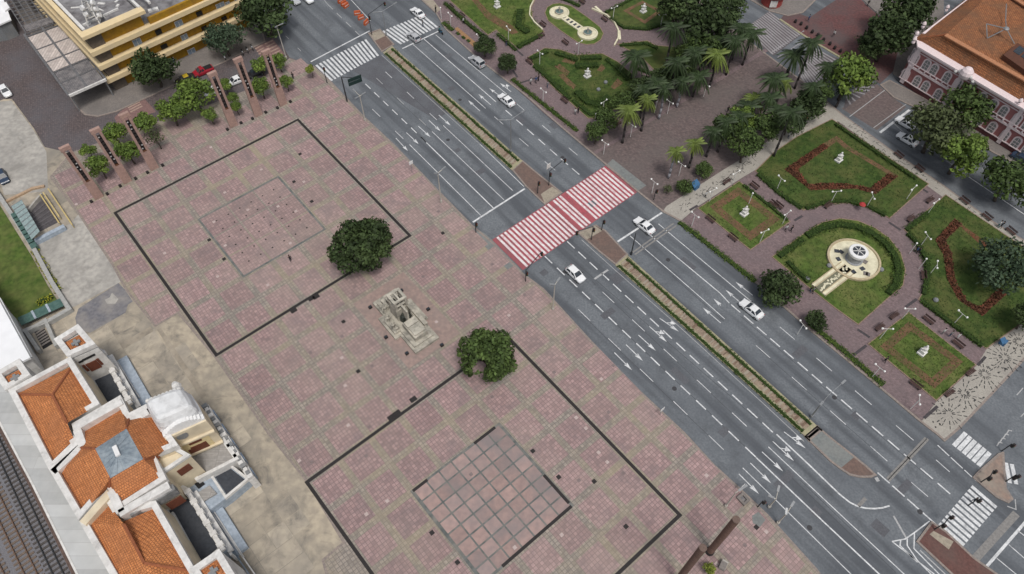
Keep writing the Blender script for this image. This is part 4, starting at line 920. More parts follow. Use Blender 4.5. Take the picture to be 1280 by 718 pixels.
for k in range(5):
    h = .5 + k * .9; s = 1.3 * (1 - h / 5 * .65); p = tb + Z3 * h
    for a in range(4):
        u0 = Vector((math.cos(a * math.pi / 2 + .78), math.sin(a * math.pi / 2 + .78), 0)) * s * 1.41; u1 = Vector((math.cos(a * math.pi / 2 + 2.35), math.sin(a * math.pi / 2 + 2.35), 0)) * s * 1.41
        MB().bar(p + u0, p + u1 + Z3 * .8, .13, .13).build('brace', WHITE if k % 2 else STEEL, tw)
for k in range(8):
    q = tb + Z3 * (1.6 + k * .45); e = Vector((math.cos(k * 2.1), math.sin(k * 2.1), 0)); MB().tube(q + e * 1.0, q + e * 1.5 + Z3 * .1, .5, n=10).build('dish', WHITEC, tw); MB().box(q + e * .9 - Z3 * .5, (.3, .3, 1.2), k).build('antenna_panel', WHITE, tw)
for k in range(26):
    a_, b2_ = rr.uniform(2.5, top_a - 2), rr.uniform(2.8, 24); p = L2(a_, b2_, 13.5); MB().box(p, (rr.uniform(.4, 2.4), rr.uniform(.2, .8), rr.uniform(.1, .4)), rr.random() * 3).build('roof_clutter', WHITE if rr.random() < .7 else GREYM, yb)
MB().wall([L2(2, 4.2), L2(9.5, 4.6)], .3, 13.4, 13.8).build('roof_curb', WHITE, yb); MB().wall([L2(15, 2), L2(15, 9)], .5, 13.4, 13.9).build('roof_curb', WHITE, yb)
MB().wall([L2(13, 12), L2(top_a - 3, 10)], 1.2, 13.4, 14.3).build('duct', GREYM, yb)
for k in range(8):
    p = L2(rr.uniform(top_a + 2, LF - 3), rr.uniform(3, 16), 11.1); MB().box(p, (rr.uniform(.6, 3), rr.uniform(.4, 1.2), .6), YAW - .2).build('roof_clutter', WHITE if k % 2 else GREYM, yb)
# old platform roof beside it
oc = empty('station_shelter', P(85, 130, 0), 'worn open shelter roof with pale corrugated panels and bare rafters beside the yellow building', 'shelter')
SZ = 4.5
q0, q1, q2, q3 = P(86, 119.5, SZ), P(132, 99, SZ), P(75, 27, SZ), P(30, 43, SZ)
q4, q5 = P(36, -34, SZ), P(-14, -28, SZ)
def sh(s, t, z=0): return q0.lerp(q1, s).lerp(q3.lerp(q2, s), t) + Z3 * z
PAN = mat('pale_panel', (.62, .55, .51), (.50, .45, .42), 1.5, .8, .1, (.36, .30, .28), .8, tile=(.6, 9, .06, (.36, .31, .29), 0, 0, 1)); RAF = mat('rafter_grey', (.17, .17, .18), (.11, .11, .115), 3, .8, .2)
DPN = mat('dark_panel', (.21, .195, .20), (.12, .115, .12), 1.5, .8, .2, (.30, .28, .275), .7, tile=(.35, 9, .06, (.10, .10, .105), 0, 0, 1))
for t0, t1, m_ in ((.01, .17, DPN), (.19, .33, DPN), (.36, .50, PAN), (.52, .71, PAN), (.73, .93, PAN)):
    for s0, s1 in ((.04, .47), (.53, .95)): MB().prism(ccw([sh(s0, t0), sh(s1, t0), sh(s1, t1), sh(s0, t1)]), SZ, SZ + .08).build('roof_panel', m_, oc)
for t in (.0, .18, .345, .51, .72, .95): MB().bar(sh(0, t, -.05), sh(1, t, -.05), .25, .3).build('rafter', RAF, oc)
for s in (0, .5, 1): MB().bar(sh(s, 0, -.1), sh(s, 1, -.1), .45, .35).build('beam', RAF, oc)
MB().bar(sh(0, -.012, .05), sh(1, -.012, .05), .35, .5).build('fascia', WHITE, oc)
def sh2(s, t, z=0): return q3.lerp(q2, s).lerp(q5.lerp(q4, s), t) + Z3 * z
for t in [k / 16 for k in range(17)]: MB().bar(sh2(.06, t, -.1), sh2(.98, t, -.1), .16, .2).build('rafter', RAF, oc)
for s in (.06, .2, .35, .5, .65, .8, .98): MB().bar(sh2(s, 0, -.05), sh2(s, 1, -.05), .2, .2).build('beam', RAF, oc)
for a_, b2_, c_, d_ in ((.1, 0.02, .9, .12), (.5, .5, .95, .9), (.1, .6, .3, .8)): MB().prism(ccw([sh2(a_, b2_), sh2(c_, b2_), sh2(c_, d_), sh2(a_, d_)]), SZ, SZ + .06).build('roof_panel', DPN, oc)
for s in (.03, .97):
    for t in (.02, .35, .7, 1): p = sh(s, t); MB().tube((p.x, p.y, 0), (p.x, p.y, SZ), .14).build('column', STEEL, oc)
ws = empty('white_kiosk', P(15, 45, 0), 'small white roofed hut with grey walls in the top left corner', 'hut')
poly = ccw(PP([(-40, -8), (4, -2), (14, 25), (-2, 32), (-50, 40)], 4)); MB().prism(poly, 3.8, 4.1).build('roof', WHITER, ws); MB().prism(inset(poly, .35), 0, 3.8).build('wall', GREYM, ws)
MB().prism(ccw(PP([(1, 6), (8, 2), (13, 9), (6, 14)], 4.5)), 4.1, 4.5).build('roof_box', WHITER, ws)

# ------------------------------------------------------------------ pink arcaded building (top right)
EV = 9.2
K0 = P(1119, 100, 0); K1 = P(1298, 207, 0); fd = (P(1282, 137, EV) - P(1141, 54, EV)); fd.z = 0; fd.normalize()
ld = P(1205, 0, EV) - P(1142, 48, EV); ld.z = 0; ld.normalize(); fn = Vector((fd.y, -fd.x, 0))
if fn.dot(Vector((-.5, -1, 0))) < 0: fn = -fn
pb_ = empty('pink_building', K0, 'pink two storey building with white arched windows and a broad terracotta roof', 'building')
W1 = 46; W2 = 44
def L3(a, b_, z=0): return K0 + fd * a + ld * b_ + Z3 * z
foot = [L3(0, 1.8), L3(1.4, 0), L3(W1, 0), L3(W1, W2), L3(0, W2)]
MB().prism(ccw(foot), 0, EV).build('wall', PINKW, pb_)
def ring(off, z0, z1, m, name):
    p = inset(ccw(foot), -off); MB().prism(p, z0, z1).build(name, m, pb_)
ring(.12, 0, 1.1, mat('pink_plinth', (.15, .06, .062), (.11, .045, .046), 4), 'plinth')
ring(.2, 1.1, 1.28, PINKT, 'plinth_band'); ring(.35, 4.35, 4.75, PINKT, 'belt_course'); ring(.22, 5.2, 5.32, PINKT, 'belt_band'); ring(.18, 7.9, 8.05, PINKT, 'belt_band'); ring(.45, 8.55, 9.0, PINKT, 'cornice'); ring(.75, 9.0, 9.35, PINKT, 'eaves')
pw_ = window_proto(1.15, 2.1, True, PINKT, mat('grey_pane', (.26, .27, .265), (.17, .18, .18), 2, .3), 1)
fpt = L3(1.4, 0, 3)
def on_facade(x, y): return (ray_plane(x, y, fpt, fn) - K0).dot(fd)
for x in (1143, 1157, 1166.5, 1182.5, 1196, 1211, 1226, 1240, 1253, 1269.5, 1282): 
    a = on_facade(x, 75 + (x - 1143) * .605); p = L3(a, 0, 5.45) + fn * .04; put_window(pb_, pw_, p, fd)
for x in (1131.5, 1145.5, 1156, 1171.5, 1184, 1199, 1213, 1223, 1238, 1254, 1268, 1281):
    a = on_facade(x, 94 + (x - 1131) * .64); p = L3(a, 0, 1.35) + fn * .04; put_window(pb_, pw_, p, fd)
for x, y in ((1188, 118), (1203, 127), (1258, 165), (1292, 185)):
    a = on_facade(x, y); MB().box(L3(a, 0, 4.5) + fn * .12, (.75, .4, 8.2), math.atan2(fd.y, fd.x)).build('pilaster', PINKT, pb_)
MB().box(L3(1.5, 0, 4.5) + fn * .1, (.9, .4, 8.2), math.atan2(fd.y, fd.x)).build('pilaster', PINKT, pb_)
for k in range(30):
    MB().box(L3(2 + k * 1.35, 0, 5.0) + fn * .3, (.3, .16, .45), math.atan2(fd.y, fd.x)).build('baluster', PINKT, pb_)
for k in range(3):
    p = L3(-.05, 6 + 7 * k, 1.4); put_window(pb_, pw_, p, -ld); put_window(pb_, pw_, p + Z3 * 4.1, -ld)
p = L3(.55, .8, 5.4); dch = (foot[0] - foot[1]).normalized(); put_window(pb_, pw_, p - Vector((dch.y, -dch.x, 0)) * .05, -dch)
RZ = 12.2
rf = roof_faces('roof', [[(1143, 49, 9.36), (1152, 52, 9.36), (1310, 146, 9.36), (1320, 122, RZ), (1182, 44, RZ)], [(1143, 49, 9.36), (1182, 44, RZ), (1262, -30, RZ), (1247, -32, 9.36)],
                         [(1182, 44, RZ), (1320, 122, RZ), (1400, 60, RZ + .8), (1320, -20, RZ + .8), (1262, -30, RZ)]], ROOFO, pb_, [((1152, 47.5, 9.8), (1182, 44, RZ))])
for k in range(4): pass
MB().bar(P(1182, 44, RZ + .06), P(1320, 122, RZ + .06), 1.0, .22).build('ridge', RIDGEP, rf)
MB().bar(P(1258, -8, RZ + .5), P(1290, 12, RZ + .6), .9, .22).build('ridge', RIDGEP, rf)
dm = P(1208, 92, 9.4); bb = MB().ball(dm, 1.25, 12, 1.1); o = bb.build('cartouche', PINKT, pb_)
for k in range(6): MB().ball(dm + fd * (k - 2.5) * .75 + Z3 * (-.3 + .6 * math.cos((k - 2.5) * .8)) - ld * .2, .4, 8).build('ornament', WHITE, pb_)
for x, y in ((1145, 45), (1142, 52), (1154, 33), (1183, 12), (1274, 129)):
    p = P(x, y, 9.6); MB().lathe(p, [(.35, -.3), (.35, 0), (.18, .1), (.42, .55), (.3, .85), (.05, 1.1)], 10).build('urn', PINKT, pb_)
MB().wall([L3(-.2, 3, 9.4), L3(-.2, 40, 9.4)], .5, 9.3, 9.9).build('parapet', PINKT, pb_)
a, b_, c, d = P(1252, 72, 12.6), P(1270, 57, 12.6), P(1320, 88, 12.6), P(1300, 106, 12.6)
dr = MB().prism(ccw([a, b_, c, d]), 11.5, 13.2).build('dormer', mat('brown_sheet', (.12, .05, .032), (.09, .04, .026), 3), pb_)
for k in range(3):
    t0, t1 = .08 + k * .2, .24 + k * .2; MB().prism(ccw([b_.lerp(c, t0).lerp(a.lerp(d, t0), .1), b_.lerp(c, t1).lerp(a.lerp(d, t1), .1), b_.lerp(c, t1).lerp(a.lerp(d, t1), .55), b_.lerp(c, t0).lerp(a.lerp(d, t0), .55)]), 13.2, 13.26).build('pane', GLASS, dr)
an = empty('antenna_mast', P(1233, 48, 12.2), 'thin grey guyed antenna frame standing on the old terracotta roof', 'antenna')
pts = [P(1233, 30, 14), P(1234, 48, 12.3), P(1258, 36, 14), P(1268, 55, 12.4), P(1258, 5, 14), P(1257, 25, 13)]
for i, j in ((0, 1), (0, 2), (1, 2), (2, 3), (4, 5), (5, 2)): MB().tube(pts[i], pts[j], .1, n=5).build('strut', GREYM, an)
MB().ball(pts[2], .6, 8, .5).build('dish', STEEL, an)
# red kiosk at the top
kd = empty('red_kiosk', P(962, 4, 0), 'round red and pale kiosk at the top edge near the zebra tables', 'kiosk')
p = P(964, 4, 0); MB().lathe(p, [(2.4, 0), (2.4, 2.6)], 14).build('wall', mat('kiosk_red', (.35, .07, .06), (.28, .055, .05), 3), kd); MB().lathe(p, [(2.9, 2.6), (2.9, 2.8), (1.4, 3.4), (.2, 3.7)], 14).build('roof', SIDE, kd); MB().box(p + Vector((-.3, -2.35, 1.3)), (1.6, .3, 1.6)).build('counter', WHITE, kd)
# ================================================================== VEGETATION
def leaf_mesh(name, C, N, size, m, aspect=.55, seed=0):
    g = np.random.default_rng(seed); n = len(C); N = N / np.maximum(1e-6, np.linalg.norm(N, axis=1, keepdims=True))
    r = g.normal(size=(n, 3)); T = np.cross(N, r); T /= np.maximum(1e-6, np.linalg.norm(T, axis=1, keepdims=True)); B = np.cross(N, T)
    s = (size * g.uniform(.6, 1.35, n))[:, None]
    a = C - T * s; b = C - B * s * aspect + N * s * .15; c = C + T * s; d = C + B * s * aspect + N * s * .15
    v = np.stack([a, b, c, d], 1).reshape(-1, 3)
    me = bpy.data.meshes.new(name); me.vertices.add(4 * n); me.vertices.foreach_set('co', v.ravel().astype(np.float32))
    me.loops.add(4 * n); me.loops.foreach_set('vertex_index', np.arange(4 * n, dtype=np.int32))
    me.polygons.add(n); me.polygons.foreach_set('loop_start', np.arange(0, 4 * n, 4, dtype=np.int32)); me.polygons.foreach_set('loop_total', np.full(n, 4, np.int32))
    me.update(); me.validate(); me.materials.append(m); return me
def crown_points(seed, n, lobes=12, flat=.75, lobe_r=(.3, .5), spread=.62, holes=0):
    g = np.random.default_rng(seed); C = []; N = []; L = []
    for k in range(lobes):
        th = 2 * math.pi * (k * .618 + g.uniform(-.05, .05)); z = g.uniform(-.55, .9); rr = math.sqrt(max(0, 1 - z * z * .8)) * spread * g.uniform(.75, 1.15)
        L.append((np.array([rr * math.cos(th), rr * math.sin(th), z * flat * .7]), g.uniform(*lobe_r)))
    L.append((np.array([0, 0, .1]), .52))
    w = np.array([r * r for _, r in L]); w /= w.sum()
    for (c, r), k in zip(L, (w * n).astype(int)):
        d = g.normal(size=(k, 3)); d[:, 2] += .35; d /= np.linalg.norm(d, axis=1, keepdims=True)
        rad = r * (.55 + .5 * g.random(k) ** .5)[:, None] * (1 + .12 * g.normal(size=(k, 1)))
        C.append(c + d * rad * np.array([1, 1, .85])); N.append(d + .55 * g.normal(size=(k, 3)))
    return np.concatenate(C), np.concatenate(N)
def crown(name, seed, n, m, size, **kw):
    C, N = crown_points(seed, n, **kw); return leaf_mesh(name, C, N, size, m, seed=seed)
CROWNS = {
    'dense': [crown('crown', 20 + k, 2600, LEAFD, .085, lobes=16, spread=.66) for k in range(2)],
    'mid': [crown('crown', 30 + k, 2000, LEAFM, .09, lobes=14, spread=.68) for k in range(3)],
    'bright': [crown('crown', 40 + k, 1700, LEAFB, .095, lobes=12, spread=.64, lobe_r=(.3, .44)) for k in range(3)],
    'yellow': [crown('crown', 45 + k, 600, LEAFY, .15, lobes=7, spread=.55) for k in range(1)],
    'olive': [crown('crown', 50 + k, 2200, LEAFO, .075, lobes=17, spread=.7, flat=.6) for k in range(2)],
    'grey': [crown('crown', 60, 2400, LEAFG, .07, lobes=18, spread=.7, flat=.65)],
    'pale': [crown('crown', 70, 500, LEAFO, .09, lobes=8, spread=.62)]}
def trunk_mesh(seed, H, r, m=BARK, limbs=5, R=1.0, link=False):
    g = random.Random(seed); b = MB(); p = Vector((0, 0, 0)); n = 4; pts = [p.copy()]
    for k in range(n): p = p + Vector((g.uniform(-.06, .06) * H, g.uniform(-.06, .06) * H, H / n)); pts.append(p.copy())
    for k in range(n): b.tube(pts[k], pts[k + 1], r * (1.25 - .16 * k), r * (1.25 - .16 * (k + 1)), 7)
    for k in range(limbs):
        a = 2 * math.pi * k / limbs + g.random(); s = pts[3] if k % 2 else pts[4]; e = s + Vector((math.cos(a) * R * .55, math.sin(a) * R * .55, R * g.uniform(.3, .55)))
        b.tube(s, e, r * .5, r * .2, 6); e2 = e + Vector((math.cos(a + .5) * R * .3, math.sin(a + .5) * R * .3, R * .2)); b.tube(e, e2, r * .2, r * .08, 5)
    return b
NT = [0]
def tree(px, py, rpx, kind, label, hc=None, grp=None, rad_y=None, name='tree', cat='tree', trunk=None):
    """px,py: middle of the crown in the photo; the crown hangs at height hc over its trunk"""
    NT[0] += 1; k = NT[0]; R_ = rpx * mpp(px, py, hc or 3) * (1.12 if grp and grp.startswith('small') else 1.0)
    if hc is None: hc = R_ * .8 + 1.5
    c = P(px, py, hc); root = empty(name, (c.x, c.y, .1), label, cat, grp)
    ms = CROWNS[kind]; cr = bpy.data.objects.new('crown', ms[k % len(ms)]); col.objects.link(cr); cr.parent = root
    cr.location = (0, 0, hc - .1); cr.scale = (R_, R_, R_ * .95); cr.rotation_euler = (0, 0, k * 2.4)
    tb = trunk_mesh(k, max(.4, hc - R_ * .35), trunk or max(.07, R_ * .06), R=R_)
    t = tb.build('trunk', BARK, root, local=True, smooth=True); return root
# the two plaza trees get crowns of their own
def big_tree(px, py, rpx, seed, n, label, hc, m, hole=None, size=.33):
    R_ = rpx * mpp(px, py, hc); c = P(px, py, hc); root = empty('tree', (c.x, c.y, .12), label, 'tree')
    C, N = crown_points(seed, n, lobes=34, spread=.76, lobe_r=(.17, .29), flat=.85); C = C * R_
    if hole:
        hp = P(hole[0], hole[1], hc) - c; ax = (Vector((0, 0, CAM_H)) - c).normalized(); ax = np.array(ax); hv = np.array(hp)
        d = C - hv; d = d - (d @ ax)[:, None] * ax; rn = np.random.default_rng(2); k = (np.linalg.norm(d, axis=1) > hole[2] * (.75 + .5 * rn.random(len(d)))) & (np.linalg.norm(d - np.array([-1.0, -.55, -.3]), axis=1) > hole[2] * (.4 + .4 * rn.random(len(d)))); C, N = C[k], N[k]
    me = leaf_mesh('crown', C, N, size, m, seed=seed); o = bpy.data.objects.new('crown', me); col.objects.link(o); o.parent = root; o.location = (0, 0, hc)
    trunk_mesh(seed, hc - R_ * .3, .32, R=R_, limbs=7).build('trunk', BARK, root, local=True, smooth=True)
big_tree(453, 309, 41, 5, 7500, 'large dense dark green tree at the corner of the upper black square', 4.6, LEAFD)
big_tree(610, 446, 39, 12, 6500, 'large green plaza tree with a gap in its crown near the monument', 4.6, LEAFM, (602, 456.5, 1.05))
# along the yellow building
tree(331, 13, 33, 'dense', 'big round dark tree at the end of the yellow building', 6.5)
tree(190, 85, 27, 'dense', 'dark tree against the banded facade of the yellow building', 5)
tree(278, 46, 25, 'grey', 'smoky dark green tree before the yellow facade beside parked motorbikes', 5)
SM = 'small bright trees among the light towers'
for px, py, r, k, lb in ((243, 118, 22, 'bright', 'largest bright green tree among the light towers, by the taxi'), (213, 139, 17, 'bright', 'bright green tree between the third light tower and the largest bright tree'), (181, 153, 14, 'bright', 'bright tree right against the upper end of the third light tower'),
                         (262, 143, 9, 'bright', 'little narrow tree just below the largest bright tree'), (143, 168, 14, 'bright', 'bright tree between the second and third light towers, upper one'), (159, 189, 15, 'bright', 'bright tree between the second and third light towers, lower one'),
                         (110, 188, 9, 'bright', 'small tree beside the first light tower, upper one'), (123, 208, 14, 'bright', 'bright tree beside the first light tower, lower one'), (194, 172, 12, 'pale', 'sparse pale leaved tree right of the third light tower'),
                         (326, 80, 11, 'bright', 'tree just left of the last light tower, upper one'), (348, 76, 10, 'bright', 'tree just right of the last light tower, upper one'), (325, 108, 12, 'bright', 'tree just left of the last light tower, lower one'),
                         (281, 106, 8, 'bright', 'small tree behind the white car between the light towers'), (291, 122, 7, 'bright', 'small tree below the white car, upper of a pair'), (295, 133, 7, 'bright', 'small tree below the white car, lower of a pair'), (357, 102, 8, 'bright', 'small tree right of the foot of the last light tower'), (388, 87, 6, 'yellow', 'tiny yellow green tree by the zebra crossing')):
    tree(px, py, r, k, lb, None, SM)
# gardens
GV = 'leafy trees of the gardens grove'
for px, py, r, k, lb, h in ((606, 57, 14, 'dense', 'dark round tree by the avenue planter, left of a pair', 3), (634, 78, 13, 'dense', 'dark round tree by the avenue planter, right of a pair', 3), (745, 166, 15, 'mid', 'bushy tree at the kerb corner of the promenade', 3), (757, 148, 15, 'mid', 'bushy tree at the lower end of the left garden', 3),
                           (882, 22, 34, 'dense', 'big dark tree at the top behind the left garden', 8), (846, 6, 26, 'dense', 'dark tree at the top edge beside the diamond lawn', 7), (908, 10, 24, 'dense', 'dark tree at the top edge near the red kiosk', 7), (868, 58, 22, 'mid', 'grove tree above the palm walk, upper middle', 5), (898, 62, 16, 'mid', 'grove tree behind the tallest palms of the walk', 5),
                           (828, 99, 16, 'dense', 'grove tree in the middle of the palm walk', 4), (800, 108, 15, 'dense', 'grove tree left of the middle of the palm walk', 4), (852, 88, 18, 'mid', 'grove tree right of the middle of the palm walk', 4), (780, 128, 17, 'mid', 'grove tree nearest the statue lawn', 4), (806, 122, 14, 'mid', 'small grove tree under the palm walk', 4),
                           (906, 162, 20, 'mid', 'large bushy tree at the left end of the right grove', 5), (934, 180, 21, 'mid', 'large bushy tree overhanging the pale sidewalk', 5), (928, 150, 20, 'bright', 'lighter green tree in the right grove', 5), (958, 160, 20, 'mid', 'grove tree between the bare palm trunks', 5), (988, 150, 20, 'dense', 'dark tree at the head of the pale sidewalk', 4), (1012, 130, 22, 'dense', 'dark bushy tree beside the raised zebra table', 4), (1028, 116, 14, 'mid', 'small tree under the broad corner tree', 4),
                           (880, 212, 11, 'mid', 'round clipped bush by the second short palm', 1.8), (857, 233, 11, 'mid', 'bush on the corner by the blue stall', 1.6), (835, 236, 8, 'pale', 'sparse shrub by the avenue corner', 1.4), (975, 360, 26, 'dense', 'dark round tree at the foot of the round lawn', 3.4), (1021, 400, 14, 'dense', 'small dark tree in the avenue hedge', 2.2)):
    tree(px, py, r, k, lb, h, GV)
ST = 'street trees before the pink building'
for px, py, r, k, lb, h in ((1062, 96, 31, 'bright', 'broad bright green tree on the corner by the raised zebra table', 6), (1112, 42, 32, 'dense', 'dark tree beside the red paved square', 7), (1135, 12, 32, 'dense', 'dark tree against the gable of the pink building', 7), (1090, 58, 18, 'dense', 'lower dark tree on the edge of the red square', 5), (1172, 162, 38, 'olive', 'large olive green tree over the parked cars', 6), (1209, 133, 29, 'mid', 'dark green tree right before the pink facade', 6), (1204, 192, 31, 'bright', 'bright green two lobed street tree with a slim leaning trunk', 5.5), (1222, 180, 14, 'bright', 'side crown beside the two lobed street tree', 5.5), (1264, 226, 32, 'mid', 'street tree at the right edge', 5.5)):
    tree(px, py, r, k, lb, h, ST)
tree(1252, 334, 36, 'grey', 'broad grey green tree on the right lawn', 4.5)
tree(1288, 395, 20, 'dense', 'dark tree cut by the right edge by the mosaic sidewalk', 4)
tree(886, 712, 9, 'yellow', 'tiny yellow green tree by the brown column', 1.4)

# ---- palms
def frond_mesh(m, L, droop, seed):
    g = random.Random(seed); b = MB(); n = 9; pts = []
    for k in range(n + 1):
        t = k / n; pts.append(Vector((L * (t - .12 * t * t), 0, L * (.42 * t - droop * t * t))))
    for k in range(n): b.tube(pts[k], pts[k + 1], .045 * (1 - k / n) + .012, n=4, caps=False)
    for k in range(1, 3 * n + 1):
        t = k / (3 * n); i = min(n - 1, int(t * n)); p = pts[i].lerp(pts[i + 1], t * n - i); w_ = L * .17 * math.sin(math.pi * min(1, .15 + t * .8)) ** .7
        for s in (-1, 1):
            q = p + Vector((L * .16, s * w_, -w_ * .55)); b.add([p + Vector((-.055, 0, .01)), p + Vector((.055, 0, .01)), q], [(0, 1, 2) if s < 0 else (1, 0, 2)])
    return b.build('frond', m, link=False).data
FR = {c: [frond_mesh(m, 1.0, d, 3 + k) for k, d in enumerate((.35, .75, 1.15, 1.5))] for c, m in (('d', PALMD), ('b', PALMB))}
def palm(base, top, rpx, c, label, grey=False):
    B_ = P(*base, .12); h = max(2.0, height_at(base, top)); root = empty('palm_tree', B_, label, 'palm', 'royal palms along the promenade')
    L = rpx * mpp(top[0], top[1], h); b = MB(); n = 5
    g = random.Random(int(base[0] * 7)); off = [Vector((g.uniform(-.1, .1) * k * .5, g.uniform(-.1, .1) * k * .5, h * k / n)) for k in range(n + 1)]
    for k in range(n): b.tube(off[k], off[k + 1], .26 - .02 * k, .26 - .02 * (k + 1), 8)
    b.build('trunk', PALMW if grey else PALMT, root, local=True, smooth=True)
    s = MB().tube(off[n] - Z3 * .3, off[n] + Z3 * .5, .17, .08, 7).build('crownshaft', MATS['palm_leaf_bright'] if c == 'b' else PALMD, root, local=True)
    for k in range(20):
        o = bpy.data.objects.new('frond', FR[c][(0, 1, 2, 1, 2, 3, 1, 2)[k % 8]]); col.objects.link(o); o.parent = root
        o.location = off[n] + Z3 * (.3 - .01 * k); o.rotation_euler = (0, g.uniform(-.15, .1), 2.4 * k); s_ = L * g.uniform(.85, 1.15); o.scale = (s_, s_, s_)
for bs, tp, r, c, lb, gy in (
    ((778, 179), (786, 139), 17, 'b', 'palm nearest the avenue in the upper palm row', False), ((801.5, 164), (810, 126), 14, 'b', 'second palm from the avenue in the upper row', False), ((823.4, 149), (829, 113), 14, 'd', 'grey trunked palm third from the avenue in the upper row', True), ((846, 134), (852, 104), 15, 'd', 'white trunked palm in the middle of the upper row', True),
    ((866, 121), (872, 96), 17, 'd', 'fifth palm of the upper row', False), ((887, 109), (897, 70), 18, 'b', 'yellowish palm of the upper row beside the zebra end', False), ((907.4, 94), (918, 52), 18, 'd', 'tall dark palm second from the end of the upper row', False), ((928, 81.5), (939, 44), 19, 'd', 'tall dark palm at the far end of the upper row', False),
    ((835.5, 223), (847, 190), 12, 'b', 'short yellow palm with a pale propped trunk by the crossing', True), ((861, 210), (871, 180), 14, 'b', 'short yellow green palm second in the lower row', False), ((883, 196), (889, 165), 15, 'd', 'dark palm third in the lower row beside the grove', False), ((935, 143), (940, 126), 17, 'b', 'bright low palm in the middle of the lower row', False),
    ((953, 138), (967, 100), 19, 'd', 'tall palm with spreading fronds in the lower row', False), ((970, 128.6), (980, 104), 12, 'b', 'palm between two tall ones in the lower row', False), ((978, 110), (994, 70), 19, 'd', 'tall palm over the zebra table, left of a pair', False), ((993, 111), (1011, 55), 18, 'd', 'tallest palm over the zebra table, right of a pair', False),
    ((967, 195.6), (987, 141), 18, 'd', 'leaning palm growing from the edge of the big upper lawn', False), ((1045, 134), (1055, 112), 12, 'd', 'palm trunk at the street corner under the broad tree', False),
    ((832, 83), (842, 37), 19, 'd', 'tall dark palm on the lawn beside the diamond garden', False), ((856, 77), (862, 45), 14, 'd', 'palm just behind the tall dark lawn palm', False), ((790, 98), (792, 72), 22, 'd', 'low wide palm at the end of the statue lawn', False), ((878, 48), (883, 20), 18, 'd', 'palm among the dark trees at the top', False), ((845, 112), (850, 84), 16, 'd', 'dark palm standing behind the white trunked palm', False), ((872, 98), (878, 66), 17, 'd', 'dark palm in the second row under the grove, middle', False), ((893, 82), (900, 50), 17, 'd', 'dark palm in the second row near the far end', False), ((815, 136), (819, 104), 15, 'd', 'dark palm in the second row near the avenue', False), ((925, 165), (931, 134), 17, 'd', 'dark palm rising from the left end of the right grove', False), ((1003, 142), (1012, 108), 16, 'd', 'dark palm rising from the grove near the zebra table', False), ((905, 54), (912, 24), 17, 'd', 'dark palm by the top grove near the kiosk', False), ((897, 190), (903, 154), 15, 'd', 'dark palm at the avenue end of the right grove', False), ((915, 178), (921, 146), 16, 'd', 'dark palm inside the right grove, left', False), ((948, 158), (955, 122), 17, 'd', 'dark palm inside the right grove, upper', False), ((958, 172), (967, 138), 16, 'd', 'dark palm inside the right grove near the sidewalk', False), ((836, 118), (842, 80), 17, 'd', 'dark second row palm right of the grove middle', False), ((858, 104), (864, 66), 17, 'd', 'dark second row palm behind the fifth palm', False), ((800, 148), (806, 112), 15, 'd', 'dark second row palm above the second palm', False), ((915, 75), (922, 36), 18, 'd', 'tall dark second row palm at the far end', False), ((1020, 120), (1030, 84), 17, 'd', 'dark palm left of the broad corner tree', False)):
    palm(bs, tp, r, c, lb, gy)

# ================================================================== GARDENS
ST_L = []
def lawn(px, m=GRASS, z=.2, rim=True):
    o = slab('lawn', px, .1, z, m)
    if rim: MB().wall(inset(ccw(PP(px, z)), .02), .16, .1, z + .03, True).build('edging', mat('edging_tan', (.30, .215, .155), (.21, .15, .115), 4), o)
    return o
def bed(o, px, m, z=.215): return MB().prism(ccw(PP(px, z)), .1, z).build('flower_bed', m, o)
def bedring(o, outer, wd, m):
    pts = PP(outer, .22); MB().wall(inset(ccw(pts), wd / 2), wd, .12, .222, True).build('flower_bed', m, o)
R1 = lawn([(872.5, 260.5), (924, 226.5), (988, 277), (938, 312.5)]); bedring(R1, [(887, 258.5), (922.7, 234), (975, 274.5), (938, 301)], 1.5, SOIL)
R2 = lawn([(944, 214), (968, 190), (996, 171), (1040, 149), (1100, 190), (1161, 230), (1112, 273), (1098, 265), (1085, 260), (1072, 256), (1060, 254), (1035, 255), (1004, 263)], GRASSD)
bed(R2, [(981, 212), (1028, 180), (1036, 184), (997, 212), (1010, 230), (1013, 238)], REDBED); bed(R2, [(1028, 180), (1046, 170), (1060, 182), (1123, 220), (1110, 218), (1055, 185), (1046, 177), (1036, 184)], SOIL, .218)
bed(R2, [(1123, 220), (1095, 243), (1070, 236), (1013, 238), (1010, 230), (1050, 229.5), (1088, 235), (1110, 218)], REDBED, .221)
R3 = lawn([(965, 321), (1008, 289.5), (1027.5, 278), (1050, 273), (1072.5, 276), (1094, 285), (1112, 298), (1126, 316), (1132, 337), (1129, 357), (1110, 373), (1073, 406), (1045, 386), (1018, 365), (1008, 357)])
R4 = lawn([(1130, 287), (1182, 243.5), (1290, 316), (1380, 370), (1290, 395), (1233, 436), (1190, 405), (1148, 374.5), (1155, 363), (1158, 345), (1156, 325), (1147, 303)], GRASSD)
bed(R4, [(1169, 300), (1193, 274), (1203, 280), (1182, 300), (1190, 320), (1193, 350), (1209, 377), (1226, 384), (1248, 360), (1258, 368), (1228, 395), (1198, 375), (1184, 349), (1179, 318)], REDBED); bed(R4, [(1193, 274), (1240, 308), (1230, 310), (1200, 283)], REDBED, .219)
R5 = lawn([(1085, 430), (1136, 390.5), (1220, 456), (1170.5, 501)]); bedring(R5, [(1100, 433), (1136, 402), (1204, 452.5), (1168, 486)], 1.35, SOIL)
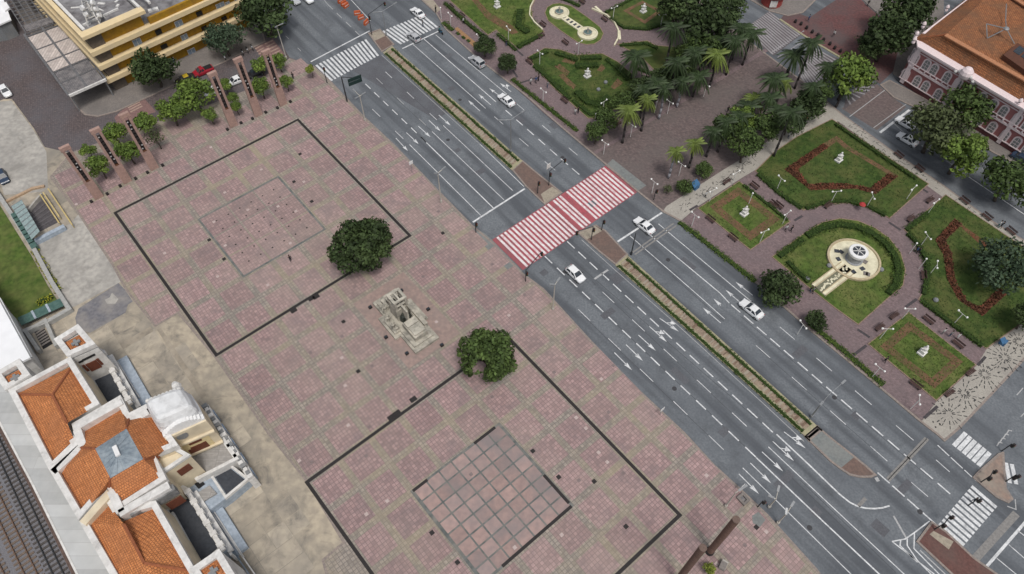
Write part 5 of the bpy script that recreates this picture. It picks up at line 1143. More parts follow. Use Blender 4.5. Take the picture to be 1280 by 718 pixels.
L1_ = lawn([(520, -50), (556, -5), (610, 44), (620, 37.6), (645, 59), (680.5, 40), (666.6, 25), (664, 10), (674, -10), (690, -50)]); bed(L1_, [(583, -8), (592, -6), (612, 16), (640, 32), (648, 41), (640, 43), (608, 23)], SOIL)
L2_ = lawn([(681, 16), (684, 9), (691, 5), (700, 4), (714, 7.5), (735, 22), (750, 34), (754.5, 42), (751, 50), (743, 55), (733, 56), (722, 53), (700, 38), (685, 26)])
L3_ = lawn([(659, 72), (681, 60), (700, 62), (720, 69), (753, 67), (772, 77), (790, 92), (797, 112), (786, 128), (745, 148), (735, 148), (690, 108), (676, 92)], GRASSD)
for q in ([(702, 77), (706, 71), (720, 77), (717, 81)], [(693, 83), (700, 80), (712, 90), (709, 95)], [(698, 94), (704, 92), (720, 107), (717, 112), (709, 106)], [(763, 109), (772, 98), (779, 104), (768, 112)], [(746, 88), (752, 80), (757, 85), (752, 90)]): bed(L3_, q, SOIL)
L4_ = lawn([(756, 15), (792, -4), (827, -4), (851, 14), (840, 28), (809, 37), (781, 34), (766, 24)], GRASSD); bedring(L4_, [(779, 13.5), (803, 1), (828, 14), (806, 30)], .9, SOIL)
L5_ = lawn([(771, 55), (809, 51), (820, 57), (860, 60), (850, 79), (822, 92), (800, 70)], GRASSD)
L6_ = lawn([(700, -20), (720, -30), (760, -40), (745, -15), (727, 3), (716, -6)], GRASSD)
def scatter(o, px, n, m, size, name, z=.23, seed=0, up=.25):
    poly = PP(px, z); g = np.random.default_rng(seed); xs = [p.x for p in poly]; ys = [p.y for p in poly]; C = []
    while len(C) < n:
        q = (g.uniform(min(xs), max(xs)), g.uniform(min(ys), max(ys)))
        if inside(q, poly): C.append((q[0], q[1], z + g.random() * up))
    C = np.array(C); N = g.normal(size=(n, 3)) * .7 + np.array([0, 0, 1]); me = leaf_mesh(name, C, N, size, m, seed=seed); s_ = bpy.data.objects.new(name, me); col.objects.link(s_); s_.parent = o; s_['kind'] = 'stuff'
TUFT = mat('grass_tuft', (.095, .135, .03), (.045, .08, .016), .3, .95, 0, island=.45); TUFTD = mat('grass_tuft_deep', (.06, .10, .022), (.028, .055, .011), .3, .95, 0, island=.45)
RLEAF = mat('red_bed_leaf', (.15, .052, .03), (.075, .032, .018), .5, .9, 0, island=.5)
for k, (o, px, n, m) in enumerate(((R1, [(872.5, 260.5), (924, 226.5), (988, 277), (938, 312.5)], 1500, TUFT), (R5, [(1085, 430), (1136, 390.5), (1220, 456), (1170.5, 501)], 2200, TUFT), (R3, [(965, 321), (1008, 289.5), (1050, 273), (1112, 298), (1132, 337), (1110, 373), (1073, 406), (1018, 365)], 3000, TUFT),
    (R2, [(944, 214), (996, 171), (1040, 149), (1161, 230), (1112, 273), (1060, 254), (1004, 263)], 4000, TUFTD), (R4, [(1130, 287), (1182, 243.5), (1290, 316), (1290, 395), (1233, 436), (1150, 374), (1158, 345)], 4500, TUFTD), (L3_, [(659, 72), (681, 60), (753, 67), (790, 92), (786, 128), (740, 148), (690, 108)], 2500, TUFTD), (L1_, [(556, -5), (610, 44), (645, 59), (680.5, 40), (664, 10), (674, -10)], 2500, TUFT))):
    scatter(o, px, n, m, .13, 'grass_tufts', .215, 50 + k, .05)
for k, (o, px, n) in enumerate(((R2, [(981, 212), (1028, 180), (1036, 184), (997, 212), (1010, 230), (1013, 238)], 900), (R2, [(1123, 220), (1095, 243), (1070, 236), (1013, 238), (1010, 230), (1050, 229.5), (1088, 235), (1110, 218)], 1000), (R4, [(1169, 300), (1193, 274), (1203, 280), (1182, 300), (1190, 320), (1193, 350), (1209, 377), (1226, 384), (1248, 360), (1258, 368), (1228, 395), (1198, 375), (1184, 349), (1179, 318)], 1500))):
    scatter(o, px, n, RLEAF, .2, 'bed_plants', .24, 70 + k, .3)
# avenue planting strips
def strip_bed(px0, px1, wd, m, name, label, z=.5):
    a, b_ = P(*px0, .15), P(*px1, .15); o = hedge([px0, px1], wd, z, label, m); return o
def hedge(pts, wd, h, label, m=HEDGE, z0=.12, dens=26, name='hedge'):
    w_ = [Vector((p.x, p.y)) for p in PP(pts, z0 + h)]; root = empty(name, (w_[0].x, w_[0].y, z0), label, 'hedge', 'clipped hedges')
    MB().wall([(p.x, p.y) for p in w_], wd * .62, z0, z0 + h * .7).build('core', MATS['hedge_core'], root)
    g = np.random.default_rng(len(label) + int(w_[0].x * 10) % 97); C = []; N = []
    for a, b_ in zip(w_[:-1], w_[1:]):
        L = (b_ - a).length; n = int(L * (wd + h) * dens); t = g.random(n); d = (b_ - a) / L; s = np.array([-d.y, d.x])
        ph = g.uniform(0, 6, 3); mo = 1 + .16 * np.sin(t * L * 1.1 + ph[0]) + .13 * np.sin(t * L * 2.7 + ph[1]) + .1 * np.sin(t * L * 5.3 + ph[2])
        u = g.random(n) * (wd + 2 * h); x = (np.clip(u - h, 0, wd) - wd / 2) * mo; z = np.where(u < h, u, np.where(u > wd + h, wd + 2 * h - u, h)) * (.35 + .65 * mo)
        nx = np.where(u < h, -1.0, np.where(u > wd + h, 1.0, 0.0)); nz = np.where((u >= h) & (u <= wd + h), 1.0, .3)
        pos = np.array([a.x, a.y]) + np.outer(t * L, np.array([d.x, d.y])) + np.outer(x + g.normal(size=n) * .05, s)
        C.append(np.column_stack([pos - np.array([w_[0].x, w_[0].y]), z + g.normal(size=n) * .06])); N.append(np.column_stack([np.outer(nx, s), nz]) + .5 * g.normal(size=(n, 3)))
    me = leaf_mesh('leaves', np.concatenate(C), np.concatenate(N), .14, m, seed=3); o = bpy.data.objects.new('leaves', me); col.objects.link(o); o.parent = root; o['kind'] = 'stuff'
    return root
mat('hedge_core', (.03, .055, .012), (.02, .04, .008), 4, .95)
def lnp(ln, s, t):
    q = proj(ln(s, t)); return (q[0], q[1])
for ln, nm in ((ln1, 'upper'), (ln2, 'lower')):
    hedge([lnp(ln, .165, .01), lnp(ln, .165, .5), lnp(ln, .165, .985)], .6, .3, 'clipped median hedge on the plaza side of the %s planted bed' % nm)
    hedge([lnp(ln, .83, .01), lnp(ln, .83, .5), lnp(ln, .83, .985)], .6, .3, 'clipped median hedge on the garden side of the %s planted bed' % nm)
GH = mat('strip_grass_leaf', (.10, .145, .028), (.055, .09, .016), 3, .95, 0, island=.3)
hedge([(849, 277), (862, 286), (900, 316), (945, 351)], 1.1, .3, 'low green strip along the avenue beside the two rectangular lawns', GH)
hedge([(1012, 403), (1060, 442), (1105, 481)], 1.2, .3, 'low green strip along the avenue below the round lawn', GH)
hedge([(640, 98), (672, 124), (722, 163)], 1.1, .3, 'low green strip along the avenue beside the statue lawn', GH)
hedge([(554, 27), (566, 37)], 1.3, .35, 'short green strip at the upper zebra crossing', GH)
hedge([(652, 108), (690, 138), (708, 152)], .6, .35, 'dark inner row in the strip beside the statue lawn')
MB().prism(ccw(PP([(568, 36), (572, 34), (597, 55), (592, 59)], .16)), .1, .16).build('flower_bed', mat('orange_soil', (.34, .2, .10), (.26, .15, .08), 4), prom)
for px, py in ((571, 40), (578, 45), (584, 49)):
    hedge([(px, py), (px + 3, py + 2.5)], .8, .3, 'tiny hedge tuft at %s of the orange bed' % ('the top' if px < 575 else 'the middle' if px < 580 else 'the lower end'))
# hedges inside the gardens
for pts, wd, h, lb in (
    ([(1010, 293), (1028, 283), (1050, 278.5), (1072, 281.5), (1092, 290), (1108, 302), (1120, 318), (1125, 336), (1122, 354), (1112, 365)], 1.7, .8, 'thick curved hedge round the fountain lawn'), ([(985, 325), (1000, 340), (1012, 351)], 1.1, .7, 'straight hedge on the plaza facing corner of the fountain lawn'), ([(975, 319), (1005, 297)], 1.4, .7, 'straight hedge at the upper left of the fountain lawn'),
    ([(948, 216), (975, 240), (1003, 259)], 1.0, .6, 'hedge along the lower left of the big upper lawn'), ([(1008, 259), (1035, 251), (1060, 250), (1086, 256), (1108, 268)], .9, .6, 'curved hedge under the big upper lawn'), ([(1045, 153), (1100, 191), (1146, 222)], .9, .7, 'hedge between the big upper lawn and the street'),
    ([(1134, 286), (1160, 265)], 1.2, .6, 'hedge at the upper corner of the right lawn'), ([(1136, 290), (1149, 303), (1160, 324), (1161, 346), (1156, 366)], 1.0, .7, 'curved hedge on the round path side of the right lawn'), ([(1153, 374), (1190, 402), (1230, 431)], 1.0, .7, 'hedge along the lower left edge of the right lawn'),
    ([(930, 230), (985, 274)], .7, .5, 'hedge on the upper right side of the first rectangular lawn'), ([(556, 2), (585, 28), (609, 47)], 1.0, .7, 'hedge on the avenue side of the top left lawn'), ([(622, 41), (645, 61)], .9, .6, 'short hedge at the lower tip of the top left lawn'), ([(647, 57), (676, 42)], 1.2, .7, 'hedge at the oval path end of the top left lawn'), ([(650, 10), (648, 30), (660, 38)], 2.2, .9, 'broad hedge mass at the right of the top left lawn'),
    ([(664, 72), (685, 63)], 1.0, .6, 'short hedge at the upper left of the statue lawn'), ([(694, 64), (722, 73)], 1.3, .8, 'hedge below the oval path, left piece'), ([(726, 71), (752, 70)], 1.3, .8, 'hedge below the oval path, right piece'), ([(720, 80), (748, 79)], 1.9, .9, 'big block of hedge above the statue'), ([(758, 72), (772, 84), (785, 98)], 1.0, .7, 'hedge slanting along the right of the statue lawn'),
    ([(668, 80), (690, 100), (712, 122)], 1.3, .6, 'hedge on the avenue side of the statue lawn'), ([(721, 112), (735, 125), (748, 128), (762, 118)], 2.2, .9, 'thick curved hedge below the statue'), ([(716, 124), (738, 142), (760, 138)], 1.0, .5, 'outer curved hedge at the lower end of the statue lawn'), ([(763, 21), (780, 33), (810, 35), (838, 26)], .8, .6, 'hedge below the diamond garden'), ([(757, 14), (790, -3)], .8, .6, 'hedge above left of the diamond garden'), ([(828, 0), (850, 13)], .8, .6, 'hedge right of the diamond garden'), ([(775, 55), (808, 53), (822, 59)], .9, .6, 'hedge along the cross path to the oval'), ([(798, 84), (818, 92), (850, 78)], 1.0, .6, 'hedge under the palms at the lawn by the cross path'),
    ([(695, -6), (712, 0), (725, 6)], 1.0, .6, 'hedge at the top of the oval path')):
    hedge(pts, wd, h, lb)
hedge([(42, 312), (62, 346), (72, 363)], 1.2, .5, 'yellow flowering shrub row inside the parapet of the sunken lawn', mat('yellow_leaf', (.34, .33, .03), (.16, .19, .02), 2, .9, island=.4), .2)
hedge([(45, 378), (64, 369)], 1.0, .6, 'short yellow flowering row at the lower end of the sunken lawn', MATS['yellow_leaf'], .2)
# curb wall of the oval path
MB().wall(PP([(740, 10), (758, 18), (768, 27), (773, 37), (773, 47), (768, 56)], .5), .3, .12, .5).build('curb_wall', FOUNT, prom)
MB().wall(PP([(668, -2), (663, 8), (662, 18), (668, 27), (678, 36)], .5), .25, .12, .5).build('curb_wall', FOUNT, prom)
for pts in ([(744, 8), (752, 15)], [(774, 38), (775, 49)]): MB().wall(PP(pts, .4), .5, .12, .4).build('curb_wall', FOUNT, prom)
for a, b_, n in (((641, 88), (647, 97), 1), ((645, 62), (654, 70), 1), ((1072, 412), (1087, 422), 1), ((1067, 444), (1083, 432), 1), ((993, 276), (1003, 270), 1), ((1111, 278), (1126, 288), 1), ((1147, 232), (1160, 241), 1), ((862, 263), (872, 257), 1), ((650, 104), (672, 97), 1), ((1132, 384), (1146, 374), 1), ((1155, 523), (1172, 508), 1), ((1222, 457), (1232, 446), 1)):
    MB().wall(PP([a, b_], .13), .45, .1, .135).build('drain_strip', mat('path_drain', (.075, .065, .07), (.05, .045, .05), 4), prom)
# ================================================================== FOUNTAINS, STATUES, MONUMENT
fo = empty('fountain', P(1066, 326, .2), 'round cream fountain with a drum tower and a long cascade channel on the round lawn', 'fountain')
fc = P(1066.5, 325.5, .2); fr_ = (P(1099, 326, .2) - P(1034, 326, .2)).length / 2
MB().lathe(fc, [(fr_, 0), (fr_, .45), (fr_ - .35, .5), (fr_ - .45, .2)], 40, False).build('basin_rim', mat('basin_rim', (.50, .42, .28), (.40, .33, .22), 3), fo)
MB().lathe(fc, [(fr_ - .4, .1), (fr_ - .4, .28)], 36).build('basin', FOUNT, fo)
MB().lathe(fc, [(1.5, .2), (1.5, .45), (1.3, .5), (1.25, .55), (1.25, 1.9)], 24, False).build('drum', mat('drum_grey', (.36, .375, .39), (.24, .25, .265), 1.5, .6, 0, (.16, .17, .18), 1.2), fo, smooth=False)
MB().lathe(fc, [(1.25, 1.85), (1.6, 2.0), (1.65, 2.5), (1.55, 2.62), (1.08, 2.65), (1.04, 2.3)], 28, False).build('drum_rim', WHITEC, fo)
MB().lathe(fc + Z3 * .08, [(1.05, 2.5), (1.05, 2.52)], 20).build('drum_opening', SLATE, fo)
for k in range(3): MB().bar(fc + Z3 * 2.66 + Vector((math.cos(k * 1.05), math.sin(k * 1.05), 0)) * 1.1, fc + Z3 * 2.66 - Vector((math.cos(k * 1.05), math.sin(k * 1.05), 0)) * 1.1, .1, .1).build('grille_bar', WHITE, fo)
for px, py in ((1046, 314), (1051.5, 315), (1048, 324), (1081.5, 327.5), (1078, 336), (1067, 340), (1072, 308), (1076, 309), (1082, 342), (1085, 343)):
    MB().box(P(px, py, .52), (.8, .7, .1), px).build('planter_tile', SLATE if px < 1081 else SIDE, fo)
ca, cb = P(1060, 335, .3), P(1023, 363, .3); d = (cb - ca).normalized(); s = Vector((-d.y, d.x, 0))
MB().bar(ca, cb, 3.0, .3).build('channel', FOUNT, fo)
MB().bar(ca + Z3 * .1 + s * 0, cb + Z3 * .1, 1.3, .16).build('cascade', mat('cascade_dark', (.19, .19, .13), (.13, .13, .09), 4), fo)
r = random.Random(3)
for k in range(30):
    p = ca.lerp(cb, (k + .5) / 30) + Z3 * .2 + s * r.uniform(-.4, .4); MB().box(p, (.3, .35, .1), r.random()).build('cascade_stone', FOUNT, fo)
for sg in (-1.45, -.75, .75, 1.45): MB().bar(ca + s * sg + Z3 * .2, cb + s * sg + Z3 * .2, .14, .14).build('channel_rim', MATS['basin_rim'], fo)
f2 = empty('fountain', P(717, 30, .2), 'twin basin fountain joined by a narrow channel on the oval island', 'fountain')
for px, py in ((699, 17), (734.5, 43)):
    c = P(px, py, .2); MB().lathe(c, [(2.3, 0), (2.3, .4), (2.0, .45), (1.95, .3)], 24).build('basin_rim', FOUNT, f2)
    MB().lathe(c, [(1.0, .3), (1.05, .6), (.9, .65), (.88, .5)], 16).build('bowl', STONE, f2); MB().lathe(c, [(.86, .3), (.86, .56)], 14).build('water', WATER, f2)
    MB().lathe(c, [(.2, .5), (.12, 1.3), (.3, 1.5), (.05, 1.7)], 8).build('jet_post', STONE, f2)
a, b_ = P(703, 21, .3), P(730, 39, .3); MB().bar(a, b_, 1.7, .3).build('channel', FOUNT, f2)
for k in range(6): MB().bar(a.lerp(b_, (k + .3) / 6) + Z3 * .16, a.lerp(b_, (k + .75) / 6) + Z3 * .16, .9, .05).build('channel_pool', SLATE, f2)
def statue(px, py, label, h=1.5, wd=.95):
    t = empty('garden_statue', P(px, py, .2), label, 'statue'); p = P(px, py, .2)
    MB().box(p + Z3 * .15, (wd * 1.4, wd * 1.2, .3), YAW).build('plinth', WHITE, t); MB().box(p + Z3 * .6, (wd, wd * .8, .7), YAW).build('pedestal', WHITE, t)
    b = MB(); r = random.Random(int(px)); q = p + Z3 * .9
    b.lathe(q, [(wd * .42, 0), (wd * .35, .3), (wd * .42, .6), (wd * .22, .9), (wd * .12, 1.0)], 9); b.ball(q + Z3 * 1.15, .2, 8)
    b.bar(q + Vector((wd * .3, 0, .6)), q + Vector((wd * .65, .2, .25)), .2, .2); b.bar(q + Vector((-wd * .3, .1, .3)), q + Vector((-wd * .6, -.1, .7)), .22, .2)
    b.build('figure', WHITE, t)
for px, py, lb in ((930, 268, 'white stone statue in the middle of the first rectangular lawn'), (1048, 201, 'white stone statue in the middle of the big upper lawn'), (1152, 441.5, 'white block statue in the middle of the lower rectangular lawn'), (734, 96, 'white stone statue on the statue lawn among soil patches'), (621.5, 9, 'white stone statue on the top left lawn'), (804, 15, 'slim white statue in the middle of the diamond garden')):
    statue(px, py, lb)
def lawn_block(px, py, label): t = MB().lathe(P(px, py, .2), [(.4, 0), (.45, .3), (.3, .5), (.1, .55)], 8).build('stone_marker', GREYM); tag(t, label, 'stone')
lawn_block(757, 104, 'small pale stone in the hedge right of the statue'); lawn_block(748, 113, 'small round stone in the hedge below the statue'); lawn_block(1101, 338, 'pale stone on the round lawn right of the fountain')
lawn_block(1009, 349.5, 'grey stone by the hedge at the end of the cascade'); lawn_block(1036, 333, 'small white stone beside the cascade head'); lawn_block(1169, 376, 'pale stone at the lower left of the right lawn')

# ---- monument on the plaza
mo = empty('monument', P(506, 402, .13), 'pale stone monument with tower, ramps and bronze figures on a cross shaped base', 'monument')
mc = P(507, 402, .13)
def MP(u, v, z): return mc + U * u + V * v + Z3 * z
def mbox(u0, u1, v0, v1, z0, z1, name, m=STONE): return MB().prism([MP(u0, v0, 0), MP(u1, v0, 0), MP(u1, v1, 0), MP(u0, v1, 0)], .13 + z0, .13 + z1).build(name, m, mo)
mbox(-2.3, 2.3, -6.2, 6.2, 0, .55, 'base'); mbox(-3.3, 3.1, -3.0, 2.0, 0, .5, 'base_wing'); mbox(-1.9, 1.9, -5.6, 5.4, .55, .9, 'step'); mbox(2.45, 2.9, -2.9, 1.9, .5, .75, 'step')
mbox(1.6, 2.3, -2.2, 3.2, .9, 1.3, 'side_ledge'); mbox(-2.9, -1.9, -1.7, 1.4, .5, 1.0, 'side_ledge')
mbox(-1.2, 1.2, 1.2, 4.8, .9, 2.0, 'sarcophagus'); mbox(-1.0, 1.0, 1.4, 2.6, 2.0, 2.35, 'lid', PALEST); mbox(-.95, .95, 2.7, 4.5, 2.0, 2.3, 'lid', PALEST); mbox(-1.3, -.8, -5.0, -3.2, .9, 1.7, 'block'); mbox(-.6, .6, -4.6, -3.9, .9, 2.0, 'block')
mbox(-1.1, 1.1, -2.4, -.2, .9, 3.6, 'tower'); 
for u in (-.95, .95):
    for v in (-2.25, -.4): mbox(u - .2, u + .2, v - .2, v + .2, 3.6, 5.6, 'pier')
for z0, z1 in ((5.6, 5.9), (4.5, 4.65)):
    for a_ in ((-1.2, 1.2, -2.5, -2.1), (-1.2, 1.2, -.6, -.2), (-1.2, -.75, -2.1, -.6), (.75, 1.2, -2.1, -.6), (-.15, .15, -2.1, -.6)): mbox(*a_, z0, z1, 'lintel', PALEST if z0 > 5 else STONE)
mbox(-.7, .7, -1.95, -.65, 3.6, 4.4, 'void', DARK)
mbox(-.16, .16, -.2, 1.4, .9, 4.6, 'buttress', PALEST); mbox(.9, 1.1, -.2, .7, .9, 3.6, 'buttress')
def figure(u, v, z, h, m=BRONZE, lean=(0, 0)):
    b = MB(); p = MP(u, v, z); b.lathe(p, [(.28 * h, 0), (.22 * h, .3 * h), (.26 * h, .62 * h), (.1 * h, .78 * h)], 8); b.ball(p + Z3 * .88 * h, .12 * h, 8)
    for sg in (-1, 1): b.tube(p + U * sg * .22 * h + Z3 * .7 * h, p + U * sg * .36 * h + V * .2 * h + Z3 * .45 * h, .07 * h, .05 * h, 6); b.tube(p + U * sg * .12 * h, p + U * sg * .16 * h + V * .3 * h, .11 * h, .08 * h, 6)
    b.build('bronze_figure', m, mo)
figure(.2, -3.2, 1.4, 2.0); figure(.6, -3.6, 1.0, 1.7); figure(-.3, .1, .9, 1.9); figure(.4, .4, .9, 1.8); figure(-2.3, -1.4, .9, 1.5, STONE); figure(-2.4, 0.2, .9, 1.4, STONE); figure(-2.2, 1.0, .9, 1.2, STONE); figure(-1.6, -3.4, .9, 1.6, STONE)
def spot(u, v, label):
    c = MP(u, v, 0); t = empty('floor_spotlight', c, label, 'spotlight', 'spotlights round the monument')
    MB().box(c + Z3 * .2, (.55, .45, .4), YAW).build('housing', DRN, t); MB().box(c + Z3 * .42, (.4, .32, .04), YAW).build('glass', GLASS, t)
for u, v, lb in ((-3.0, -5.9, 'black floor spotlight at the upper left corner of the monument'), (2.9, -5.4, 'black floor spotlight at the upper right corner of the monument'), (-4.2, .6, 'black floor spotlight left of the monument'), (-3.3, 5.2, 'black floor spotlight below left of the monument'), (4.2, .5, 'black floor spotlight right of the monument'), (1.9, 7.5, 'black floor spotlight at the lower corner of the monument')):
    spot(u, v, lb)

# ================================================================== LIGHT TOWERS AND COLUMNS
def tower(base, top, k, label):
    B_ = P(*base, .12); h = height_at(base, top); t = empty('light_tower', B_, label, 'light tower', 'rust coloured light towers')
    wd = 1.5; ax = U; nm = V
    MB().box(B_ + Z3 * h * .17, (wd + .1, .55, h * .34), YAW).build('solid_base', RUSTP, t)
    for sg in (-1, 1): MB().box(B_ + ax * sg * (wd / 2 - .22) + Z3 * (h * .34 + h * .3), (.44, .5, h * .6), YAW).build('post', RUSTP, t)
    MB().box(B_ + Z3 * (h * .97), (wd + .25, .6, h * .06), YAW).build('cap', RUSTP, t); MB().box(B_ + Z3 * (h * .345), (.8, .5, .3), YAW).build('lamp_shelf', REDBED, t)
    for j in range(9):
        z = h * (.40 + .058 * j); lb = MB().box(B_ + Z3 * z + nm * .06, (wd - .8, .3, .5), YAW).build('floodlight', DRN, t)
        if (j * 5 + k * 3) % 7 in (1, 4, 6): MB().box(B_ + Z3 * z + nm * .24 + ax * (.12 if j % 2 else -.12), (.24, .06, .2), YAW).build('lens', mat('flood_lens', (.5, .5, .5), (.42, .42, .42), 3, .3), lb)
    MB().box(B_ + Z3 * h * .62 - nm * .12, (wd - .7, .06, h * .5), YAW).build('back_plate', DARK, t)
    for sg in (-1, 1): MB().box(B_ + ax * sg * 1.5 + nm * .3 + Z3 * .2, (.5, .5, .4), YAW).build('foot_box', DRN, t)
for k, (b0, t0, lb) in enumerate((((124, 247), (86, 179), 'rust coloured light tower at the left end of the left group of three'), ((159.6, 227.6), (122, 158.7), 'middle light tower of the left group of three'), ((193.5, 211), (158, 139.7), 'light tower at the right end of the left group of three'), ((292.4, 157.7), (266, 90), 'light tower at the left end of the right group of three'), ((323.4, 144.4), (299, 72), 'middle light tower of the right group of three'), ((354.3, 131), (335, 62), 'light tower at the right end of the right group, nearest the zebra crossing'))):
    tower(b0, t0, k, lb)
for base, top, lb in (((887, 690), (918, 648), 'upper of two tall brown cylindrical columns at the bottom edge'), ((845, 728), (877, 684), 'lower of two tall brown cylindrical columns at the bottom edge')):
    B_ = P(*base, .12); h = height_at(base, top); t = empty('brown_column', B_, lb, 'column', 'tall brown columns')
    rr_ = 9.8 / 2 * mpp(*top, h) * 1.0
    MB().tube(B_, B_ + Z3 * h, rr_, n=20).build('shaft', CORT, t, smooth=False); MB().tube(B_ + Z3 * (h + .01), B_ + Z3 * (h + .12), rr_ * 1.02, n=20).build('top_plate', mat('column_top', (.17, .12, .10), (.13, .09, .075), 4), t); MB().tube(B_, B_ + Z3 * .5, rr_ * 1.25, n=20).build('foot', DARK, t)

# ================================================================== STREET FURNITURE
def t_lamp(base, top, aim, label, m=POLE, arm=None, dbl=True, arms=None):
    """tall pole; arms: photo points of the arm tips at the height of the pole's top"""
    B_ = P(*base, .12); h = height_at(base, top); T_ = Vector((B_.x, B_.y, .12 + h)); t = empty('street_lamp', B_, label, 'street lamp', 'tall street lamps of the avenue')
    MB().tube(B_, T_, .13, .07, 8).build('pole', m, t); MB().tube(B_, B_ + Z3 * .5, .22, n=8).build('base', m, t)
    for a in arms:
        e = P(*a, T_.z + .2); d = (e - T_).normalized()
        ar = MB().tube(T_, e - d * .5, .055, n=6).build('arm', m, t); MB().bar(e - d * .9, e, .3, .12).build('lamp_head', STEEL, ar)
LM = POLE
for b0, t0, arms, lb, m in (
    ((456.5, 151), (450, 120), ((443.5, 123.5), (457, 115.5), (441, 111.5)), 'pale street lamp with crossed arms on the plaza kerb below the upper zebra crossing', POLE), ((551.5, 253), (548, 217), ((542.5, 217), (557, 208.5)), 'pale street lamp on the plaza kerb above the red crossing', POLE),
    ((691, 387), (691.5, 356), ((687, 355.5), (700, 347)), 'pale street lamp on the plaza kerb below the red crossing', POLE), ((638.5, 190), (638.5, 150), ((622, 150.5), (656, 138)), 'dark median lamp with two pale curved arms in the upper planted bed', STEEL), ((1014, 521), (1037, 495), ((1025, 507), (1057, 475.5)), 'dark median lamp with two arms at the lower end of the planted bed', STEEL),
    ((483, 45), (482.5, 13.5), ((466, 16), (496, 3)), 'median lamp with two arms at the top zebra crossings', STEEL), ((907, 633), (921, 617), ((930, 609), (934, 606.5)), 'pale lamp at the plaza kerb near the bottom, seen from above', POLE), ((358, 73), (350, 31.5), ((344, 34.5), (354, 29.5)), 'street lamp with a T head by the tower crossing', POLE),
    ((693, 323), (711, 312), (), 'x', POLE), ((789, 318), (795, 292), (), 'thin dark pole at the head of the lower planted bed', STEELD), ((972, 654), (979, 640), ((983.5, 635), (993, 627)), 'x2', POLE), ((961, 634), (968, 622), ((960, 619.5), (974, 607)), 'x3', POLE)):
    if lb == 'x': continue
    lb = {'x2': 'street lamp with two heads over the bottom lanes, lower one', 'x3': 'street lamp reaching over the bottom lanes, upper one'}.get(lb, lb)
    t_lamp(b0, t0, None, lb, m, arms=arms)
def mast(base, top, arm, label, heads=1, m=STEELD):
    B_ = P(*base, .12); h = height_at(base, top); h = min(max(h, 2.6), 7); T_ = Vector((B_.x, B_.y, .12 + h)); t = empty('traffic_light', B_, label, 'traffic light', 'traffic lights of the junctions')
    MB().tube(B_, T_, .09, .07, 7).build('pole', m, t); dirs = [T_]
    if arm:
        e = P(*arm, T_.z); MB().tube(T_, e, .07, n=6).build('arm', m, t); dirs = [e, T_ - Z3 * .6]
    for q in dirs[:heads + 1]:
        hb = MB().box(q - Z3 * .1 + V * .25, (.34, .32, .85), YAW).build('signal_head', DRN, t)
        for j, c in enumerate(('red', 'amber', 'green')): MB().tube(q + V * .45 + Z3 * (.23 - .33 * j), q + V * .5 + Z3 * (.23 - .33 * j), .12, n=8).build('lens', mat('lens_' + c, {'red': (.16, .02, .02), 'amber': (.16, .09, .02), 'green': (.02, .09, .05)}[c], None, 3, .3), hb)
for b0, t0, a, lb in (((657, 352), (656.8, 338), (676, 316), 'dark traffic light reaching over the red crossing from the plaza kerb'), ((686, 232), (686, 214), (705, 199.5), 'dark traffic light with a long mast arm on the upper median island'), ((672, 242), (672.5, 228), None, 'small dark traffic light in the middle of the upper median island'), ((739, 300), (738, 283), (720, 290), 'dark traffic light at the red crossing on the lower median island'),
                      ((752, 288), (752.5, 280), None, 'short dark traffic light at the garden side of the lower median island'), ((409, 104), (403, 86), None, 'dark traffic light at the lower corner of the left zebra crossing'), ((465, 44), (463, 18), (480, 4), 'dark traffic light with a mast arm at the top zebra crossings'), ((595, 291), (594.3, 283), None, 'short traffic light on the plaza corner of the red crossing'),
                      ((817, 250), (817.5, 240), None, 'short dark signal post at the promenade corner'), ((1168, 662), (1180, 652), (1188, 645), 'dark traffic light over the bottom right zebra crossing'), ((1226, 603), (1232, 596), (1242, 588), 'dark traffic light on the triangular island, left side'), ((1257, 602), (1262, 599), (1271, 594), 'dark traffic light on the triangular island, right side'), ((947, 634), (952, 628), None, 'dark signal post at the kerb by the concrete pit'), ((1252, 564), (1257, 560), None, 'short signal at the tip of the triangular island'), ((1210, 632), (1214, 630), None, 'small signal post in the bottom right zebra crossing')):
    mast(b0, t0, a, lb)
def sign(base, top, label, w_=.8, h_=.8, m=WHITEC):
    B_ = P(*base, .12); h = max(2, height_at(base, top)); t = empty('road_sign', B_, label, 'road sign'); MB().tube(B_, B_ + Z3 * h, .05, n=6).build('post', STEEL, t); MB().box(B_ + Z3 * (h - .3) + V * .06, (w_, .04, h_), YAW).build('sign_plate', m, t)
sign((515.5, 216), (513.5, 202), 'white backed road sign on the plaza kerb between two lamps'); sign((825, 519), (826, 510), 'white topped post on the plaza kerb near the bottom'); sign((924, 613), (926, 608), 'small sign post at the kerb by the concrete pit'); sign((684.5, 225), (684, 206), 'pale sign beside the mast traffic light', .9, 1.2, WHITE)
# big dark direction sign over the lanes
gs = empty('direction_sign', P(434, 127, .12), 'dark double panel direction sign cantilevered over the left lanes', 'road sign')
B_ = P(434, 127, .12); T_ = B_ + Z3 * 6.2; MB().tube(B_, T_, .16, .12, 8).build('pole', STEELD, gs)
e0, e1 = P(435.5, 104.5, 6.6), P(452, 98, 6.6); MB().tube(T_, e1, .08, n=6).build('arm', STEELD, gs)
for dz, nm in ((.55, 0), (-.35, 0)):
    MB().bar(e0 + Z3 * dz, e1 + Z3 * dz, .12, .75).build('sign_panel', mat('sign_back', (.02, .045, .04), (.015, .032, .03), 3, .5), gs)
